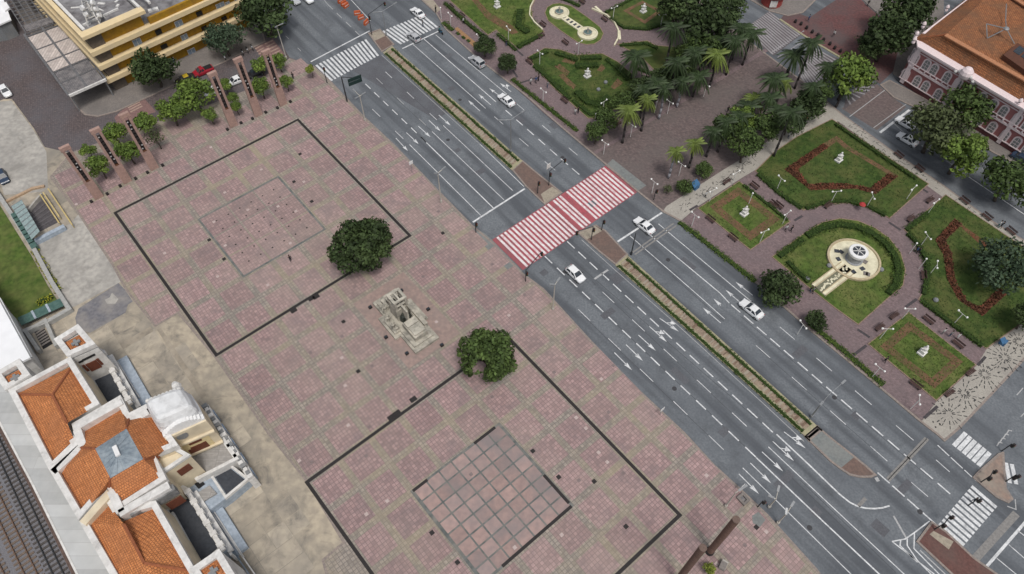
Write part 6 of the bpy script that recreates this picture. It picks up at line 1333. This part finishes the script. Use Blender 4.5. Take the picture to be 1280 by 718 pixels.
# garden lamps with two white globes
GLP = 'white twin globe garden lamps'
def globe_lamp(px, py, ang, label, h=3.2, n=2):
    c = P(px, py, h); t = empty('garden_lamp', (c.x, c.y, .12), label, 'garden lamp', GLP)
    MB().tube((c.x, c.y, .12), (c.x, c.y, h), .06, n=6).build('pole', WHITE, t)
    d = Vector((math.cos(ang), math.sin(ang), 0))
    if n == 2: MB().tube(c - d * .75, c + d * .75, .035, n=5).build('arm', WHITE, t)
    for sg in ((-1, 1) if n == 2 else (0,)): MB().ball(c + d * sg * .8 + Z3 * .05, .18, 8).build('globe', LAMPW, t)
for (x0, y0), (x1, y1), lb in (((974, 220.5), (980, 226), 'twin globe lamp on the left part of the big upper lawn'), ((1041, 240), (1051, 239), 'twin globe lamp at the lower edge of the big upper lawn, left'), ((1090, 241), (1093, 249), 'twin globe lamp at the lower edge of the big upper lawn, middle'), ((1139, 238), (1146, 232), 'twin globe lamp at the right corner of the big upper lawn'),
                          ((1165, 256), (1176, 248), 'twin globe lamp beside the cross path to the street'), ((1157, 291), (1163, 299), 'twin globe lamp at the upper left of the right lawn'), ((1172, 327), (1171.5, 335), 'twin globe lamp on the left edge of the right lawn'), ((1199, 389), (1208, 396.5), 'twin globe lamp at the lower edge of the right lawn'), ((1131, 386), (1144, 386.5), 'twin globe lamp at the junction above the lower rectangular lawn'),
                          ((1104, 411), (1115, 411.5), 'twin globe lamp on the upper left edge of the lower rectangular lawn'), ((1095, 456), (1105, 464), 'twin globe lamp on the avenue side of the lower rectangular lawn'), ((1149.5, 495), (1149.7, 505), 'twin globe lamp at the lower tip of the garden'), ((981, 269), (988, 264), 'twin globe lamp at the upper right corner of the first rectangular lawn'), ((952, 291), (960, 287.5), 'twin globe lamp at the lower right of the first rectangular lawn'),
                          ((865, 265.5), (873, 272), 'twin globe lamp at the avenue corner of the first rectangular lawn'), ((888, 240), (895, 236), 'twin globe lamp on the pale sidewalk, lower'), ((917, 218), (924, 214), 'twin globe lamp on the pale sidewalk, upper'), ((815, 225), (821, 230), 'twin globe lamp at the avenue corner of the promenade'), ((850, 204), (854.5, 207), 'twin globe lamp beside the short palms'), ((787, 154), (794, 159), 'twin globe lamp in the upper palm row, nearest the avenue'),
                          ((834, 125), (841, 130), 'twin globe lamp in the middle of the upper palm row'), ((751, 130), (759, 124.5), 'twin globe lamp on the lower edge of the statue lawn'), ((672.5, 64), (677.5, 67.5), 'twin globe lamp at the upper left corner of the statue lawn'), ((841, 77), (847.5, 71.5), 'twin globe lamp on the lawn under the tall palms'), ((676, 111), (682.5, 116), 'twin globe lamp on the avenue walk beside the statue lawn'), ((560, 16), (565, 21), 'twin globe lamp on the avenue walk at the top'), ((633, 33), (638, 38.5), 'twin globe lamp on the top left lawn'),
                          ((596, 43.5), (600, 48), 'twin globe lamp beside the first dark round tree'), ((823, 19), (834, 18.5), 'twin globe lamp right of the diamond garden'), ((721, 55), (727, 51.5), 'twin globe lamp below the twin basins'), ((764, 11), (772, 8), 'twin globe lamp left of the diamond garden'), ((1001, 402), (1007, 410), 'twin globe lamp by the small dark avenue tree'), ((881, 104), (886, 108), 'twin globe lamp near the far end of the palm row'), ((753, 176), (760, 181), 'twin globe lamp at the kerb end of the palm row')):
    a, b_ = P(x0, y0, 3.2), P(x1, y1, 3.2); globe_lamp((x0 + x1) / 2, (y0 + y1) / 2, math.atan2(b_.y - a.y, b_.x - a.x), lb)
for x, y, lb in ((941, 242, 'single globe lamp on the upper edge of the first rectangular lawn'), (550.5, 10, 'tall white lamp by the upper corner of the garden'), (1146, 304.5, 'single globe lamp on the curved hedge of the right lawn, upper'), (1158, 324, 'single globe lamp on the curved hedge of the right lawn, lower'), (745, 143, 'cluster lamp at the lower tip of the statue lawn'), (821, 127.5, 'single globe lamp between grey palm trunks')): globe_lamp(x, y, .5, lb, 3.0, 1)
# park benches
def bench(px, py, ang_px, label):
    a, b_ = P(px, py, .12), P(px + ang_px[0], py + ang_px[1], .12); d = (b_ - a).normalized(); s = Vector((-d.y, d.x, 0)); t = empty('park_bench', a, label, 'bench', 'dark park benches')
    for k in (-1, 0, 1): MB().bar(a - d * .95 + s * k * .2 + Z3 * .45, a + d * .95 + s * k * .2 + Z3 * .45, .16, .05).build('seat_slat', BENCHM, t)
    for k in (0, 1): MB().bar(a - d * .95 + s * .38 + Z3 * (.62 + .22 * k), a + d * .95 + s * .38 + Z3 * (.62 + .22 * k), .05, .15).build('back_slat', BENCHM, t)
    for sg in (-1, 1): MB().box(a + d * sg * .75 + Z3 * .22, (.1, .5, .44), math.atan2(d.y, d.x)).build('leg', STEELD, t)
dn, up_ = (10, 8), (10, -7)
for x, y, dr_, lb in ((887, 276, dn, 'bench at the avenue side of the first rectangular lawn'), (942, 234.5, dn, 'bench on the upper path beside the first rectangular lawn, left'), (972, 259, dn, 'bench on the upper path beside the first rectangular lawn, right'), (915, 299, dn, 'bench at the lower avenue side of the first rectangular lawn'), (1035, 258.5, up_, 'bench on the round path under the big upper lawn'), (966, 257.5, dn, 'bench at the left path of the big upper lawn'), (1162, 252, up_, 'bench in the cross path to the street'), (1138, 275, up_, 'bench at the inner end of the cross path'), (1152.5, 346, (1, 10), 'bench on the right side of the round path'), (1159, 402, dn, 'bench on the path above the lower rectangular lawn, left'), (1196, 432, dn, 'bench on the path above the lower rectangular lawn, right'), (1099, 411, up_, 'bench beside the upper left of the lower rectangular lawn'), (1117, 396.5, up_, 'bench at the inner corner of the lower rectangular lawn'), (1143, 483, dn, 'bench at the lower avenue side of the lower rectangular lawn'), (1186, 493, up_, 'bench at the mosaic side of the lower lawn, lower'), (1212, 467, up_, 'bench at the mosaic side of the lower lawn, upper'),
                     (563.5, 11, dn, 'bench on the avenue walk at the top corner'), (577, 22, dn, 'bench on the avenue walk beside the top left lawn'), (678, 32.5, dn, 'bench at the left of the oval path'), (706, 55, dn, 'bench below the oval path'), (727, 4, dn, 'bench at the top right of the oval path'), (755, 26, dn, 'bench right of the twin basins'), (705, 127.5, dn, 'bench on the avenue walk by the statue lawn'), (677, 47, up_, 'bench on the path to the oval'), (661, 79, dn, 'bench at the corner of the statue lawn'), (772, 157, up_, 'bench at the kerb end of the palm row'), (1122, 196, dn, 'bench on the street sidewalk beside the big upper lawn, left'), (1148, 213, dn, 'bench on the street sidewalk beside the big upper lawn, right'), (1204, 253, dn, 'bench on the street sidewalk beside the right lawn, left'), (1232, 273, dn, 'bench on the street sidewalk beside the right lawn, middle'), (1262, 291, dn, 'bench on the street sidewalk beside the right lawn, right'), (908, 229, up_, 'bench on the pale sidewalk before the first rectangular lawn')):
    bench(x, y, dr_, lb)
# orange barriers on the closed lane
for x, y, an, lb in ((426, 3, .9, 'orange barrier nearest the top edge'), (430, 6.5, .8, 'second orange barrier from the top edge'), (433, 9, 1.0, 'third orange barrier from the top edge'), (447, 18.5, .2, 'orange barrier in the middle of the closed lane'), (451.5, 24, .6, 'orange barrier below the middle of the closed lane'), (458, 30, 1.1, 'orange barrier nearest the zebra crossing')):
    p = P(x, y, .02); t = empty('plastic_barrier', p, lb, 'barrier', 'orange barriers on the closed lane'); R_ = Matrix.Rotation(an, 3, 'Z')
    b = MB(); b.lathe((0, 0, 0), [(.01, 0)], 3); t.rotation_euler = (0, 0, an)
    MB().box((0, 0, .3), (1.5, .5, .6)).build('body', ORANGE, t, local=True); MB().box((0, 0, .8), (1.4, .28, .42)).build('top', ORANGE, t, local=True); MB().box((0, -.255, .5), (1.2, .02, .14)).build('stripe', WHITE, t, local=True)
# small boxes on the plaza
cp = empty('concrete_pit', P(928.5, 623.5, .13), 'dark rimmed square concrete pit beside the kerb near the brown columns', 'pit')
q = PP([(923, 622), (929, 617), (936, 625), (930.5, 630)], .5); MB().wall(q, .35, .12, .5, True).build('rim', SIDE, cp); MB().prism(ccw(q), .12, .2).build('floor', PATCH, cp)
bx = empty('utility_box', P(904, 707, .13), 'small tan utility box by the foot of the brown column', 'box'); MB().box(P(904, 707, .5), (1.2, .8, .9), YAW + .3).build('cabinet', CONC2, bx); MB().box(P(904, 707, 1.0), (1.1, .8, .1), YAW + .3).build('lid', SIDE, bx)
MB().prism(ccw(PP([(940, 645), (948, 640), (957, 650), (950, 659), (941, 654)], .14)), .1, .138).build('damp_patch', GREYP, plaza)
bs = empty('market_stall', P(869, 233, .12), 'small blue covered stall on the corner by a bush', 'stall'); MB().prism(ccw(PP([(864, 229), (871, 224), (875, 230), (868, 236)], 2.2)), 2.1, 2.3).build('awning', BLUEP, bs); MB().box(P(869.5, 233, .6), (1.2, 1.0, 1.0), YAW).build('counter', BLUEP, bs)
for x, y in ((865, 231.5), (873, 232)): p = P(x, y, .12); MB().tube(p, p + Z3 * 2.1, .04, n=5).build('post', STEEL, bs)
rb = empty('red_umbrella', P(1074, 263, .12), 'small red umbrella on the round path', 'umbrella'); p = P(1074, 263, .12); MB().tube(p, p + Z3 * 1.8, .03, n=5).build('pole', STEEL, rb); MB().lathe(p, [(.6, 1.6), (.35, 1.85), (.03, 1.95)], 10).build('canopy', REDC, rb)
b3 = empty('market_stall', P(1253, 427, .12), 'small dark blue stall on the mosaic sidewalk', 'stall'); MB().prism(ccw(PP([(1250, 424), (1256, 421), (1259, 428), (1253, 431)], 1.6)), 1.5, 1.65).build('awning', BLUEP, b3); MB().box(P(1254, 428, .5), (.9, .9, .9), YAW).build('counter', BLUEP, b3)
for k, (x, y) in enumerate(((994, 28), (1001, 31), (1008, 36), (1015, 41), (1022, 45), (1029, 51), (1037, 56), (1043, 61), (1050, 65), (1058, 70))):
    p = P(x, y, .12); o = MB().lathe(p, [(.3, 0), (.34, .4), (.22, .7), (.08, .8)], 8).build('stone_bollard', DRN); tag(o, 'dark round bollard on the curb of the red square, %s from the left' % ('first second third fourth fifth sixth seventh eighth ninth tenth'.split()[k]), 'bollard', 'bollards along the red square')
MB().wall(PP([(975, 24), (1006, 45), (1058, 76), (1080, 92)], .15), .5, .005, .15).build('curb', KERBY, road)
# ================================================================== VEHICLES
def loft(b, secs, n):
    vs = [p for s in secs for p in s]; k = len(secs)
    fs = [(i * n + j, i * n + (j + 1) % n, (i + 1) * n + (j + 1) % n, (i + 1) * n + j) for i in range(k - 1) for j in range(n)]
    fs += [tuple(range(n - 1, -1, -1)), tuple(range((k - 1) * n, k * n))]
    return b.add(vs, fs)
def sec(x, w_, z0, z1, tuck=.06):
    return [(x, -w_ + tuck, z0), (x, -w_, z0 + .18), (x, -w_, z0 + (z1 - z0) * .72), (x, -w_ * .86, z1), (x, 0, z1 + .02), (x, w_ * .86, z1), (x, w_, z0 + (z1 - z0) * .72), (x, w_, z0 + .18), (x, w_ - tuck, z0)]
def car_meshes(kind):
    L, W, H, hood, boot = {'sedan': (4.3, .86, 1.42, .92, .98), 'hatch': (3.8, .83, 1.46, .92, 1.0), 'suv': (4.4, .9, 1.68, 1.05, 1.1), 'pickup': (4.7, .88, 1.62, 1.02, 1.02)}[kind]
    h = L / 2; z0 = .24
    body = MB(); loft(body, [sec(x, w_, z0 + dz, z) for x, w_, dz, z in ((h, W * .72, .12, .62), (h - .12, W * .90, .03, .72), (h - .5, W * .98, 0, .80), (h - 1.15, W, 0, hood), (.3, W, 0, hood + .03), (-.8, W, 0, hood + .04), (-h + .55, W * .98, 0, boot), (-h + .1, W * .93, .05, boot - .06), (-h, W * .82, .15, boot - .25))], 9)
    if kind == 'pickup': xf, xr, rf, rr = h - 1.2, -.35, h - 1.95, -.2
    elif kind == 'sedan': xf, xr, rf, rr = h - 1.2, -h + .62, h - 1.95, -h + 1.25
    elif kind == 'hatch': xf, xr, rf, rr = h - 1.0, -h + .12, h - 1.75, -h + .5
    else: xf, xr, rf, rr = h - 1.25, -h + .12, h - 1.95, -h + .4
    zb = hood - .02; wt = W * .74; wb = W * .92; zr = H
    F = [Vector((xf, -wb, zb)), Vector((xf, wb, zb)), Vector((rf, wt, zr - .06)), Vector((rf, -wt, zr - .06))]
    Rr = [Vector((xr, -wb, zb)), Vector((xr, wb, zb)), Vector((rr, wt, zr - .05)), Vector((rr, -wt, zr - .05))]
    cab = MB(); cab.add([F[0], F[1], Rr[1], Rr[0], F[3], F[2], Rr[2], Rr[3]], [(3, 2, 1, 0), (4, 5, 6, 7), (0, 1, 5, 4), (1, 2, 6, 5), (2, 3, 7, 6), (3, 0, 4, 7)])
    def q(a, b_, c, d, off): # inset pane on a cabin face
        cen = (a + b_ + c + d) / 4; n = (b_ - a).cross(d - a).normalized(); return [cen + (p - cen) * .88 + n * off for p in (a, b_, c, d)]
    parts = {'body': (body, None)}
    m = MB(); m.sheet(q(F[0], F[1], F[2], F[3], .015)); parts['windscreen'] = (m, GLASS)
    m = MB(); m.sheet(q(Rr[1], Rr[0], Rr[3], Rr[2], .015)); parts['rear_window'] = (m, GLASS)
    sides = []
    for sg, (a, b_, c, d) in ((1, (F[1], Rr[1], Rr[2], F[2])), (-1, (Rr[0], F[0], F[3], Rr[3]))):
        for t0, t1 in ((.04, .5), (.55, .96)):
            pa, pb2, pc, pd = a.lerp(b_, t0), a.lerp(b_, t1), d.lerp(c, t1), d.lerp(c, t0)
            m = MB(); m.sheet(q(pa, pb2, pc, pd, .015)); sides.append(m)
    rfm = MB(); rfm.add([Vector((rf - .02, -wt * .96, zr - .055)), Vector((rf - .02, wt * .96, zr - .055)), Vector((rr + .02, wt * .96, zr - .045)), Vector((rr + .02, -wt * .96, zr - .045)), Vector((rf - .15, -wt * .75, zr)), Vector((rf - .15, wt * .75, zr)), Vector((rr + .15, wt * .75, zr)), Vector((rr + .15, -wt * .75, zr))], [(4, 5, 6, 7)[::-1], (0, 1, 5, 4)[::-1], (1, 2, 6, 5)[::-1], (2, 3, 7, 6)[::-1], (3, 0, 4, 7)[::-1]])
    ty = MB().tube((0, -.1, 0), (0, .1, 0), .31, n=14); ri = MB().tube((0, -.115, 0), (0, .115, 0), .19, n=10)
    hl = MB().box((0, 0, 0), (.16, .36, .14)); tl = MB().box((0, 0, 0), (.1, .22, .26)); mi = MB().box((0, 0, 0), (.14, .2, .13)); pl = MB().box((0, 0, 0), (.03, .42, .12))
    D = dict(L=L, W=W, hood=hood, xf=xf, boot=boot, kind=kind)
    D['body'] = body.build('body', WHITEC, link=False, smooth=False).data; D['cabin'] = cab.build('cabin', WHITEC, link=False).data; D['roof'] = rfm.build('roof', WHITEC, link=False).data
    D['windscreen'] = parts['windscreen'][0].build('windscreen', GLASS, link=False).data; D['rear_window'] = parts['rear_window'][0].build('rear_window', GLASS, link=False).data
    D['side_window'] = [s.build('side_window', GLASS, link=False).data for s in sides]
    for k, v, mm in (('tyre', ty, TYRE), ('rim', ri, RIM), ('headlight', hl, HEADL), ('tail_light', tl, TAIL), ('mirror', mi, STEELD), ('number_plate', pl, LAMPW)): D[k] = v.build(k, mm, link=False).data
    if kind == 'pickup':
        bd = MB().box((-1.3, 0, hood + .06), (1.6, 1.3, .1)); D['load_bed'] = bd.build('load_bed', DARK, link=False).data
    return D
CARS = {}
def car(px, py, hx, hy, kind, pm, label, name='parked_car', grp=None, roofm=None):
    """px,py: middle of the car; hx,hy: photo direction its bonnet points to"""
    if kind not in CARS: CARS[kind] = car_meshes(kind)
    D = CARS[kind]; c = P(px, py, .65); c2 = P(px + hx, py + hy, .65); rz = math.atan2(c2.y - c.y, c2.x - c.x)
    t = empty(name, (c.x, c.y, .012), label, 'car', grp, rz)
    def part(nm, me, m=None, loc=(0, 0, 0), par=None):
        o = bpy.data.objects.new(nm, me); col.objects.link(o); o.parent = par or t; o.location = loc
        if m: o.material_slots[0].link = 'OBJECT'; o.material_slots[0].material = m
        return o
    b = part('body', D['body'], pm); cb = part('cabin', D['cabin'], pm); part('roof', D['roof'], roofm or pm); part('windscreen', D['windscreen']); part('rear_window', D['rear_window'])
    for s in D['side_window']: part('side_window', s)
    h, W = D['L'] / 2, D['W']
    for sx in (h - .78, -h + .75):
        for sy in (-1, 1): w_ = part('wheel', D['tyre'], None, (sx, sy * (W - .08), .31)); part('rim', D['rim'], None, (0, 0, 0), w_)
    for sy in (-1, 1): part('headlight', D['headlight'], None, (h - .1, sy * W * .66, .66)); part('tail_light', D['tail_light'], None, (-h + .06, sy * W * .74, D['boot'] - .22)); part('mirror', D['mirror'], None, (D['xf'] - .2, sy * (W + .07), D['hood'] + .08))
    part('number_plate', D['number_plate'], None, (-h - .005, 0, .5))
    if kind == 'pickup': part('load_bed', D['load_bed'])
    return t
CW, CS, CR, CK, CB = paint('white', (.80, .81, .82)), paint('silver', (.45, .46, .48)), paint('red', (.33, .015, .03)), paint('black', (.02, .02, .022)), paint('dark_blue', (.03, .05, .09))
AV = 'cars driving on the avenue'
dnr, upl = (20, 18.5), (-20, -16.5)
car(719.5, 342.5, *dnr, 'hatch', CW, 'white hatchback driving away below the red crossing on the plaza side', 'car', AV)
car(805.5, 282, *upl, 'sedan', CW, 'white sedan stopped at the white line right of the red crossing', 'car', AV)
car(939.5, 386.5, *upl, 'sedan', CW, 'white sedan driving beside the dark round tree of the round lawn', 'car', AV)
car(633, 125, *upl, 'sedan', CW, 'white sedan among the lane arrows by the statue lawn', 'car', AV)
car(596, 77, *upl, 'suv', CS, 'silver estate car in the kerb lane by the two dark round trees', 'car', AV)
car(517, 46, *upl, 'hatch', CS, 'silver hatchback standing on the right end of the upper zebra crossing', 'car', AV)
car(522, 16, *upl, 'sedan', CW, 'white sedan on the far side of the upper zebra crossing', 'car', AV)
car(366.5, -1, 10, 9, 'suv', CS, 'pale car cut by the top edge beside the big round tree', 'car', AV)
car(384, -2, 10, 9, 'hatch', CW, 'white car cut by the top edge, right of the pale car', 'car', AV)
SV = 'cars in the side streets'
car(6.5, 114, 8, 11, 'hatch', CW, 'white car at the left edge on the cobbled street', 'parked_car', SV)
car(253, 89, -20, 8, 'pickup', CR, 'red pickup parked at the kerb of the yellow building', 'parked_car', SV)
car(231, 99, -20, 8, 'sedan', CK, 'black taxi with a yellow rear parked behind the red pickup', 'parked_car', SV, paint('taxi_yellow', (.5, .36, .03)))
car(294, 101, -20, 8, 'sedan', CW, 'white sedan between two light towers of the right group', 'parked_car', SV)
car(265.5, 114, -20, 8, 'hatch', CW, 'white hatchback half hidden by the largest bright tree', 'parked_car', SV)
car(319, 91, -20, 8, 'hatch', CK, 'dark car behind the trees by the last light tower', 'parked_car', SV)
car(1132.5, 154, -20, -12, 'sedan', CW, 'white car at the stop line of the right street, upper one', 'parked_car', SV)
car(1134.5, 174, -20, -12, 'sedan', CW, 'white car at the stop line of the right street, lower one', 'parked_car', SV)
car(3, 221, 6, 12, 'hatch', CB, 'dark blue car at the left edge above the stair entrance', 'parked_car', SV)
car(1278, 199, 20, 12, 'sedan', CB, 'blue car at the right edge before the pink building', 'parked_car', SV)
def motorbike(px, py, hx, hy, m, label, rider=None):
    c = P(px, py, .4); c2 = P(px + hx, py + hy, .4); t = empty('motorbike', (c.x, c.y, .13), label, 'motorbike', 'motorbikes', math.atan2(c2.y - c.y, c2.x - c.x))
    for sx in (-.62, .62): MB().tube((sx, -.06, .3), (sx, .06, .3), .3, n=12).build('wheel', TYRE, t, local=True)
    b = MB(); b.bar((-.55, 0, .68), (.25, 0, .78), .24, .2); b.bar((.2, 0, .75), (.62, 0, .4), .16, .14); b.box((0, 0, .42), (.5, .22, .3)); b.build('body', m, t, local=True)
    MB().bar((-.5, 0, .83), (.05, 0, .84), .25, .1).build('saddle', TYRE, t, local=True); MB().tube((.38, -.36, 1.0), (.38, .36, 1.0), .03, n=6).build('handlebar', STEELD, t, local=True); MB().box((.52, 0, .86), (.12, .2, .16)).build('headlight', HEADL, t, local=True)
    return t
for x, y, hx, hy, m, lb in ((281, 72, 3, 8, CW, 'white motorbike parked under the smoky green tree'), (263, 57, 8, 4, CW, 'pale motorbike by the wall of the yellow building'), (303, 66, 3, 6, CK, 'dark motorbike in the row by the tower top, left one'), (309, 63, 3, 6, CK, 'dark motorbike in the row by the tower top, middle one'), (315, 60, 3, 6, CB, 'dark blue motorbike in the row by the tower top, right one'), (1166, 192, 4, 5, CK, 'dark motorbike on the street sidewalk')):
    if y == 192: continue
    motorbike(x, y, hx, hy, m, lb)
mb = motorbike(551, 40.5, -6, -5, paint('sea_blue', (.05, .16, .26)), 'blue motorbike ridden past the upper stop line')

# ================================================================== PEOPLE
def person_mesh(pose):
    me = bpy.data.meshes.new('body'); st_ = {'stand': .0, 'walk': .24, 'sit': 0}[pose]
    if pose == 'sit':
        J = [(0, 0, .50), (0, .02, .78), (0, .03, 1.05), (0, .03, 1.17), (0, .05, 1.30), (.09, 0, .48), (.11, .40, .48), (.11, .42, .06), (.11, .55, .04), (-.09, 0, .48), (-.11, .40, .48), (-.11, .42, .06), (-.11, .55, .04), (.19, .02, 1.06), (.24, .05, .80), (.18, .28, .62), (-.19, .02, 1.06), (-.24, .05, .80), (-.18, .28, .62)]
    else:
        s = st_; J = [(0, 0, .93), (0, 0, 1.15), (0, .01, 1.38), (0, .02, 1.50), (0, .04, 1.63), (.09, 0, .88), (.10, s * .6, .49), (.10, s * .55 - .02, .09), (.10, s * .55 + .13, .05), (-.09, 0, .88), (-.10, -s * .3, .49), (-.10, -s * .95, .12), (-.10, -s * .95 + .12, .05), (.19, 0, 1.40), (.24, -s * .5, 1.12), (.25, -s * .4 + .08, .86), (-.19, 0, 1.40), (-.24, s * .5, 1.12), (-.25, s * .6 + .08, .86)]
    E_ = [(0, 1), (1, 2), (2, 3), (3, 4), (0, 5), (5, 6), (6, 7), (7, 8), (0, 9), (9, 10), (10, 11), (11, 12), (2, 13), (13, 14), (14, 15), (2, 16), (16, 17), (17, 18)]
    rad = [.13, .13, .14, .06, .105, .095, .07, .05, .045, .095, .07, .05, .045, .07, .05, .04, .07, .05, .04]
    me.from_pydata(J, E_, []); o = bpy.data.objects.new('body', me); col.objects.link(o)
    sk = o.modifiers.new('skin', 'SKIN'); me.skin_vertices[0].data[0].use_root = True
    for i, r_ in enumerate(rad): me.skin_vertices[0].data[i].radius = (r_, r_ * (.8 if i in (0, 1, 2) else 1))
    o.modifiers.new('sub', 'SUBSURF').levels = 1
    dg = bpy.context.evaluated_depsgraph_get(); m2 = bpy.data.meshes.new_from_object(o.evaluated_get(dg)); bpy.data.objects.remove(o)
    z_neck = J[3][2]; z_w = J[0][2] + .02
    m2.materials.clear()
    for mm in (SKIN, WHITE, CB): m2.materials.append(mm)
    for p in m2.polygons:
        c = p.center; p.use_smooth = True
        hand = math.hypot(c.x, 0) > .20 and c.z < (J[14][2] + J[15][2]) / 2 - (.1 if pose == 'sit' else .02) and c.z > .6 if pose != 'sit' else (abs(c.x) > .16 and c.y > .2 and c.z > .56)
        p.material_index = 0 if (c.z > z_neck - .02 or hand) else (2 if c.z < z_w or (pose == 'sit' and c.z < .56 and c.y > .1) else 1)
    return m2, J
PM = {k: person_mesh(k) for k in ('stand', 'walk', 'sit')}
hm = MB().lathe((0, 0, 0), [(.118, -.02), (.125, .05), (.10, .11), (.05, .14), (.01, .145)], 10).build('hair', HAIR, link=False).data
fm = MB(); fm.box((0, .11, -.005), (.03, .04, .04)); face_nose = fm.build('nose', SKIN, link=False).data
CL = {k: mat('cloth_' + k, c, tuple(x * .8 for x in c), 6, .85) for k, c in {'white': (.6, .6, .6), 'black': (.025, .025, .03), 'blue': (.05, .10, .24), 'red': (.36, .04, .05), 'grey': (.2, .2, .21), 'jeans': (.06, .085, .14), 'tan': (.3, .23, .16), 'teal': (.05, .16, .17)}.items()}
def person(px, py, pose, sh, tr, label, ang=0.0, z=.13, grp='people in the street and gardens'):
    c = P(px, py, z); t = empty('person', c, label, 'person', grp, ang); me, J = PM[pose]
    o = bpy.data.objects.new('body', me); col.objects.link(o); o.parent = t
    for i, m in ((1, CL[sh]), (2, CL[tr])): o.material_slots[i].link = 'OBJECT'; o.material_slots[i].material = m
    hh = J[4]; a = bpy.data.objects.new('hair', hm); col.objects.link(a); a.parent = o; a.location = (hh[0], hh[1] - .02, hh[2] + .06)
    n = bpy.data.objects.new('nose', face_nose); col.objects.link(n); n.parent = o; n.location = hh
    return t
for x, y, ps_, s_, tr, an, z, lb in (
    (364, 327, 'walk', 'black', 'black', .6, .13, 'person in black walking alone inside the upper black square'), (529, 34, 'walk', 'black', 'jeans', 2.0, .015, 'person in dark clothes on the upper zebra crossing'), (545, 16, 'stand', 'black', 'black', 1.0, .13, 'person in black at the upper garden corner'), (579.5, 30, 'walk', 'white', 'black', 1.5, .13, 'person with white shirt on the avenue walk at the top'),
    (633, 58, 'stand', 'black', 'jeans', .4, .13, 'dark figure sitting on the walk by the top left lawn'), (663.5, 106, 'walk', 'white', 'black', .8, .13, 'person in white on the avenue walk, left of a group'), (670, 104, 'walk', 'blue', 'black', .8, .13, 'person in blue on the avenue walk, middle of a group'), (673, 102, 'stand', 'black', 'black', .9, .13, 'person in black on the avenue walk, right of a group'),
    (684.5, 110, 'walk', 'grey', 'jeans', .5, .13, 'person in grey at the edge of the statue lawn'), (719, 144, 'stand', 'white', 'grey', .2, .13, 'person in white sitting by the lower avenue walk'), (722.5, 142, 'stand', 'black', 'black', 2.2, .13, 'person in dark clothes beside the one in white on the lower avenue walk'), (644.5, 88, 'stand', 'white', 'black', .2, .13, 'person with white top under the second dark round tree'),
    (1010, 27, 'walk', 'blue', 'jeans', 1.0, .13, 'person in blue crossing the red square'), (1041, 46, 'walk', 'white', 'black', 2.5, .13, 'person with white shirt in the middle of the red square'), (988, 290, 'walk', 'black', 'black', .7, .13, 'person in black on the round path, left side'), (981.5, 289, 'walk', 'white', 'black', .7, .13, 'person with pale shirt on the round path, left side'),
    (1144, 316, 'walk', 'blue', 'black', 1.4, .13, 'person in blue on the right bend of the round path'), (1146.5, 317.5, 'walk', 'black', 'black', 1.4, .13, 'person in black on the right bend of the round path'), (1012, 365, 'walk', 'black', 'jeans', .7, .13, 'person in dark clothes at the end of the cascade'), (1015, 366.5, 'walk', 'grey', 'black', .7, .13, 'person in grey at the end of the cascade'), (1105, 453, 'walk', 'black', 'black', .6, .13, 'person in black with pale hat on the lower avenue path'),
    (1177, 418, 'stand', 'white', 'grey', .3, .13, 'person with white bundle on the path above the lower lawn, left'), (1186, 421, 'stand', 'grey', 'jeans', .3, .13, 'person in grey on the path above the lower lawn, middle'), (1195, 424, 'stand', 'white', 'white', .3, .13, 'person in white on the path above the lower lawn, right'), (1250, 285, 'walk', 'black', 'black', .6, .13, 'person in black on the street sidewalk'), (1247, 284, 'walk', 'white', 'teal', .6, .13, 'person in white and teal on the street sidewalk'),
    (881.5, 247, 'walk', 'white', 'black', .8, .13, 'person in white at the edge of the pale sidewalk'), (909, 141, 'stand', 'black', 'black', .2, .13, 'dark standing figure by the grove on the promenade'), (367, 99, 'stand', 'black', 'black', .2, .13, 'person in black right of the last light tower'), (1084, 8, 'walk', 'black', 'black', .4, .02, 'person in black on the far zebra table'), (982.5, 93, 'stand', 'black', 'black', .3, .13, 'dark figure between the palms by the zebra table'),
    (1214.5, 628, 'walk', 'black', 'jeans', .8, .02, 'person in dark clothes on the bottom right zebra crossing'), (985, 173, 'walk', 'white', 'jeans', .8, .13, 'person in white on the pale sidewalk by the leaning palm'), (940, 138, 'stand', 'white', 'white', .5, .13, 'person in white among the lower palms'), (1006, 154, 'walk', 'red', 'black', .8, .13, 'person in red at the end of the pale sidewalk'), (888, 48, 'walk', 'white', 'grey', .4, .13, 'person in white under the dark trees')):
    person(x, y, ps_, s_, tr, lb, an, z)
pr = person(552, 39.5, 'sit', 'teal', 'black', 'person in teal riding the blue motorbike', 0, .38); pr.rotation_euler = (0, 0, mb.rotation_euler.z - math.pi / 2); pr.location = mb.location + Vector((-.15, 0, .22)); pr.location.z = mb.location.z + .32
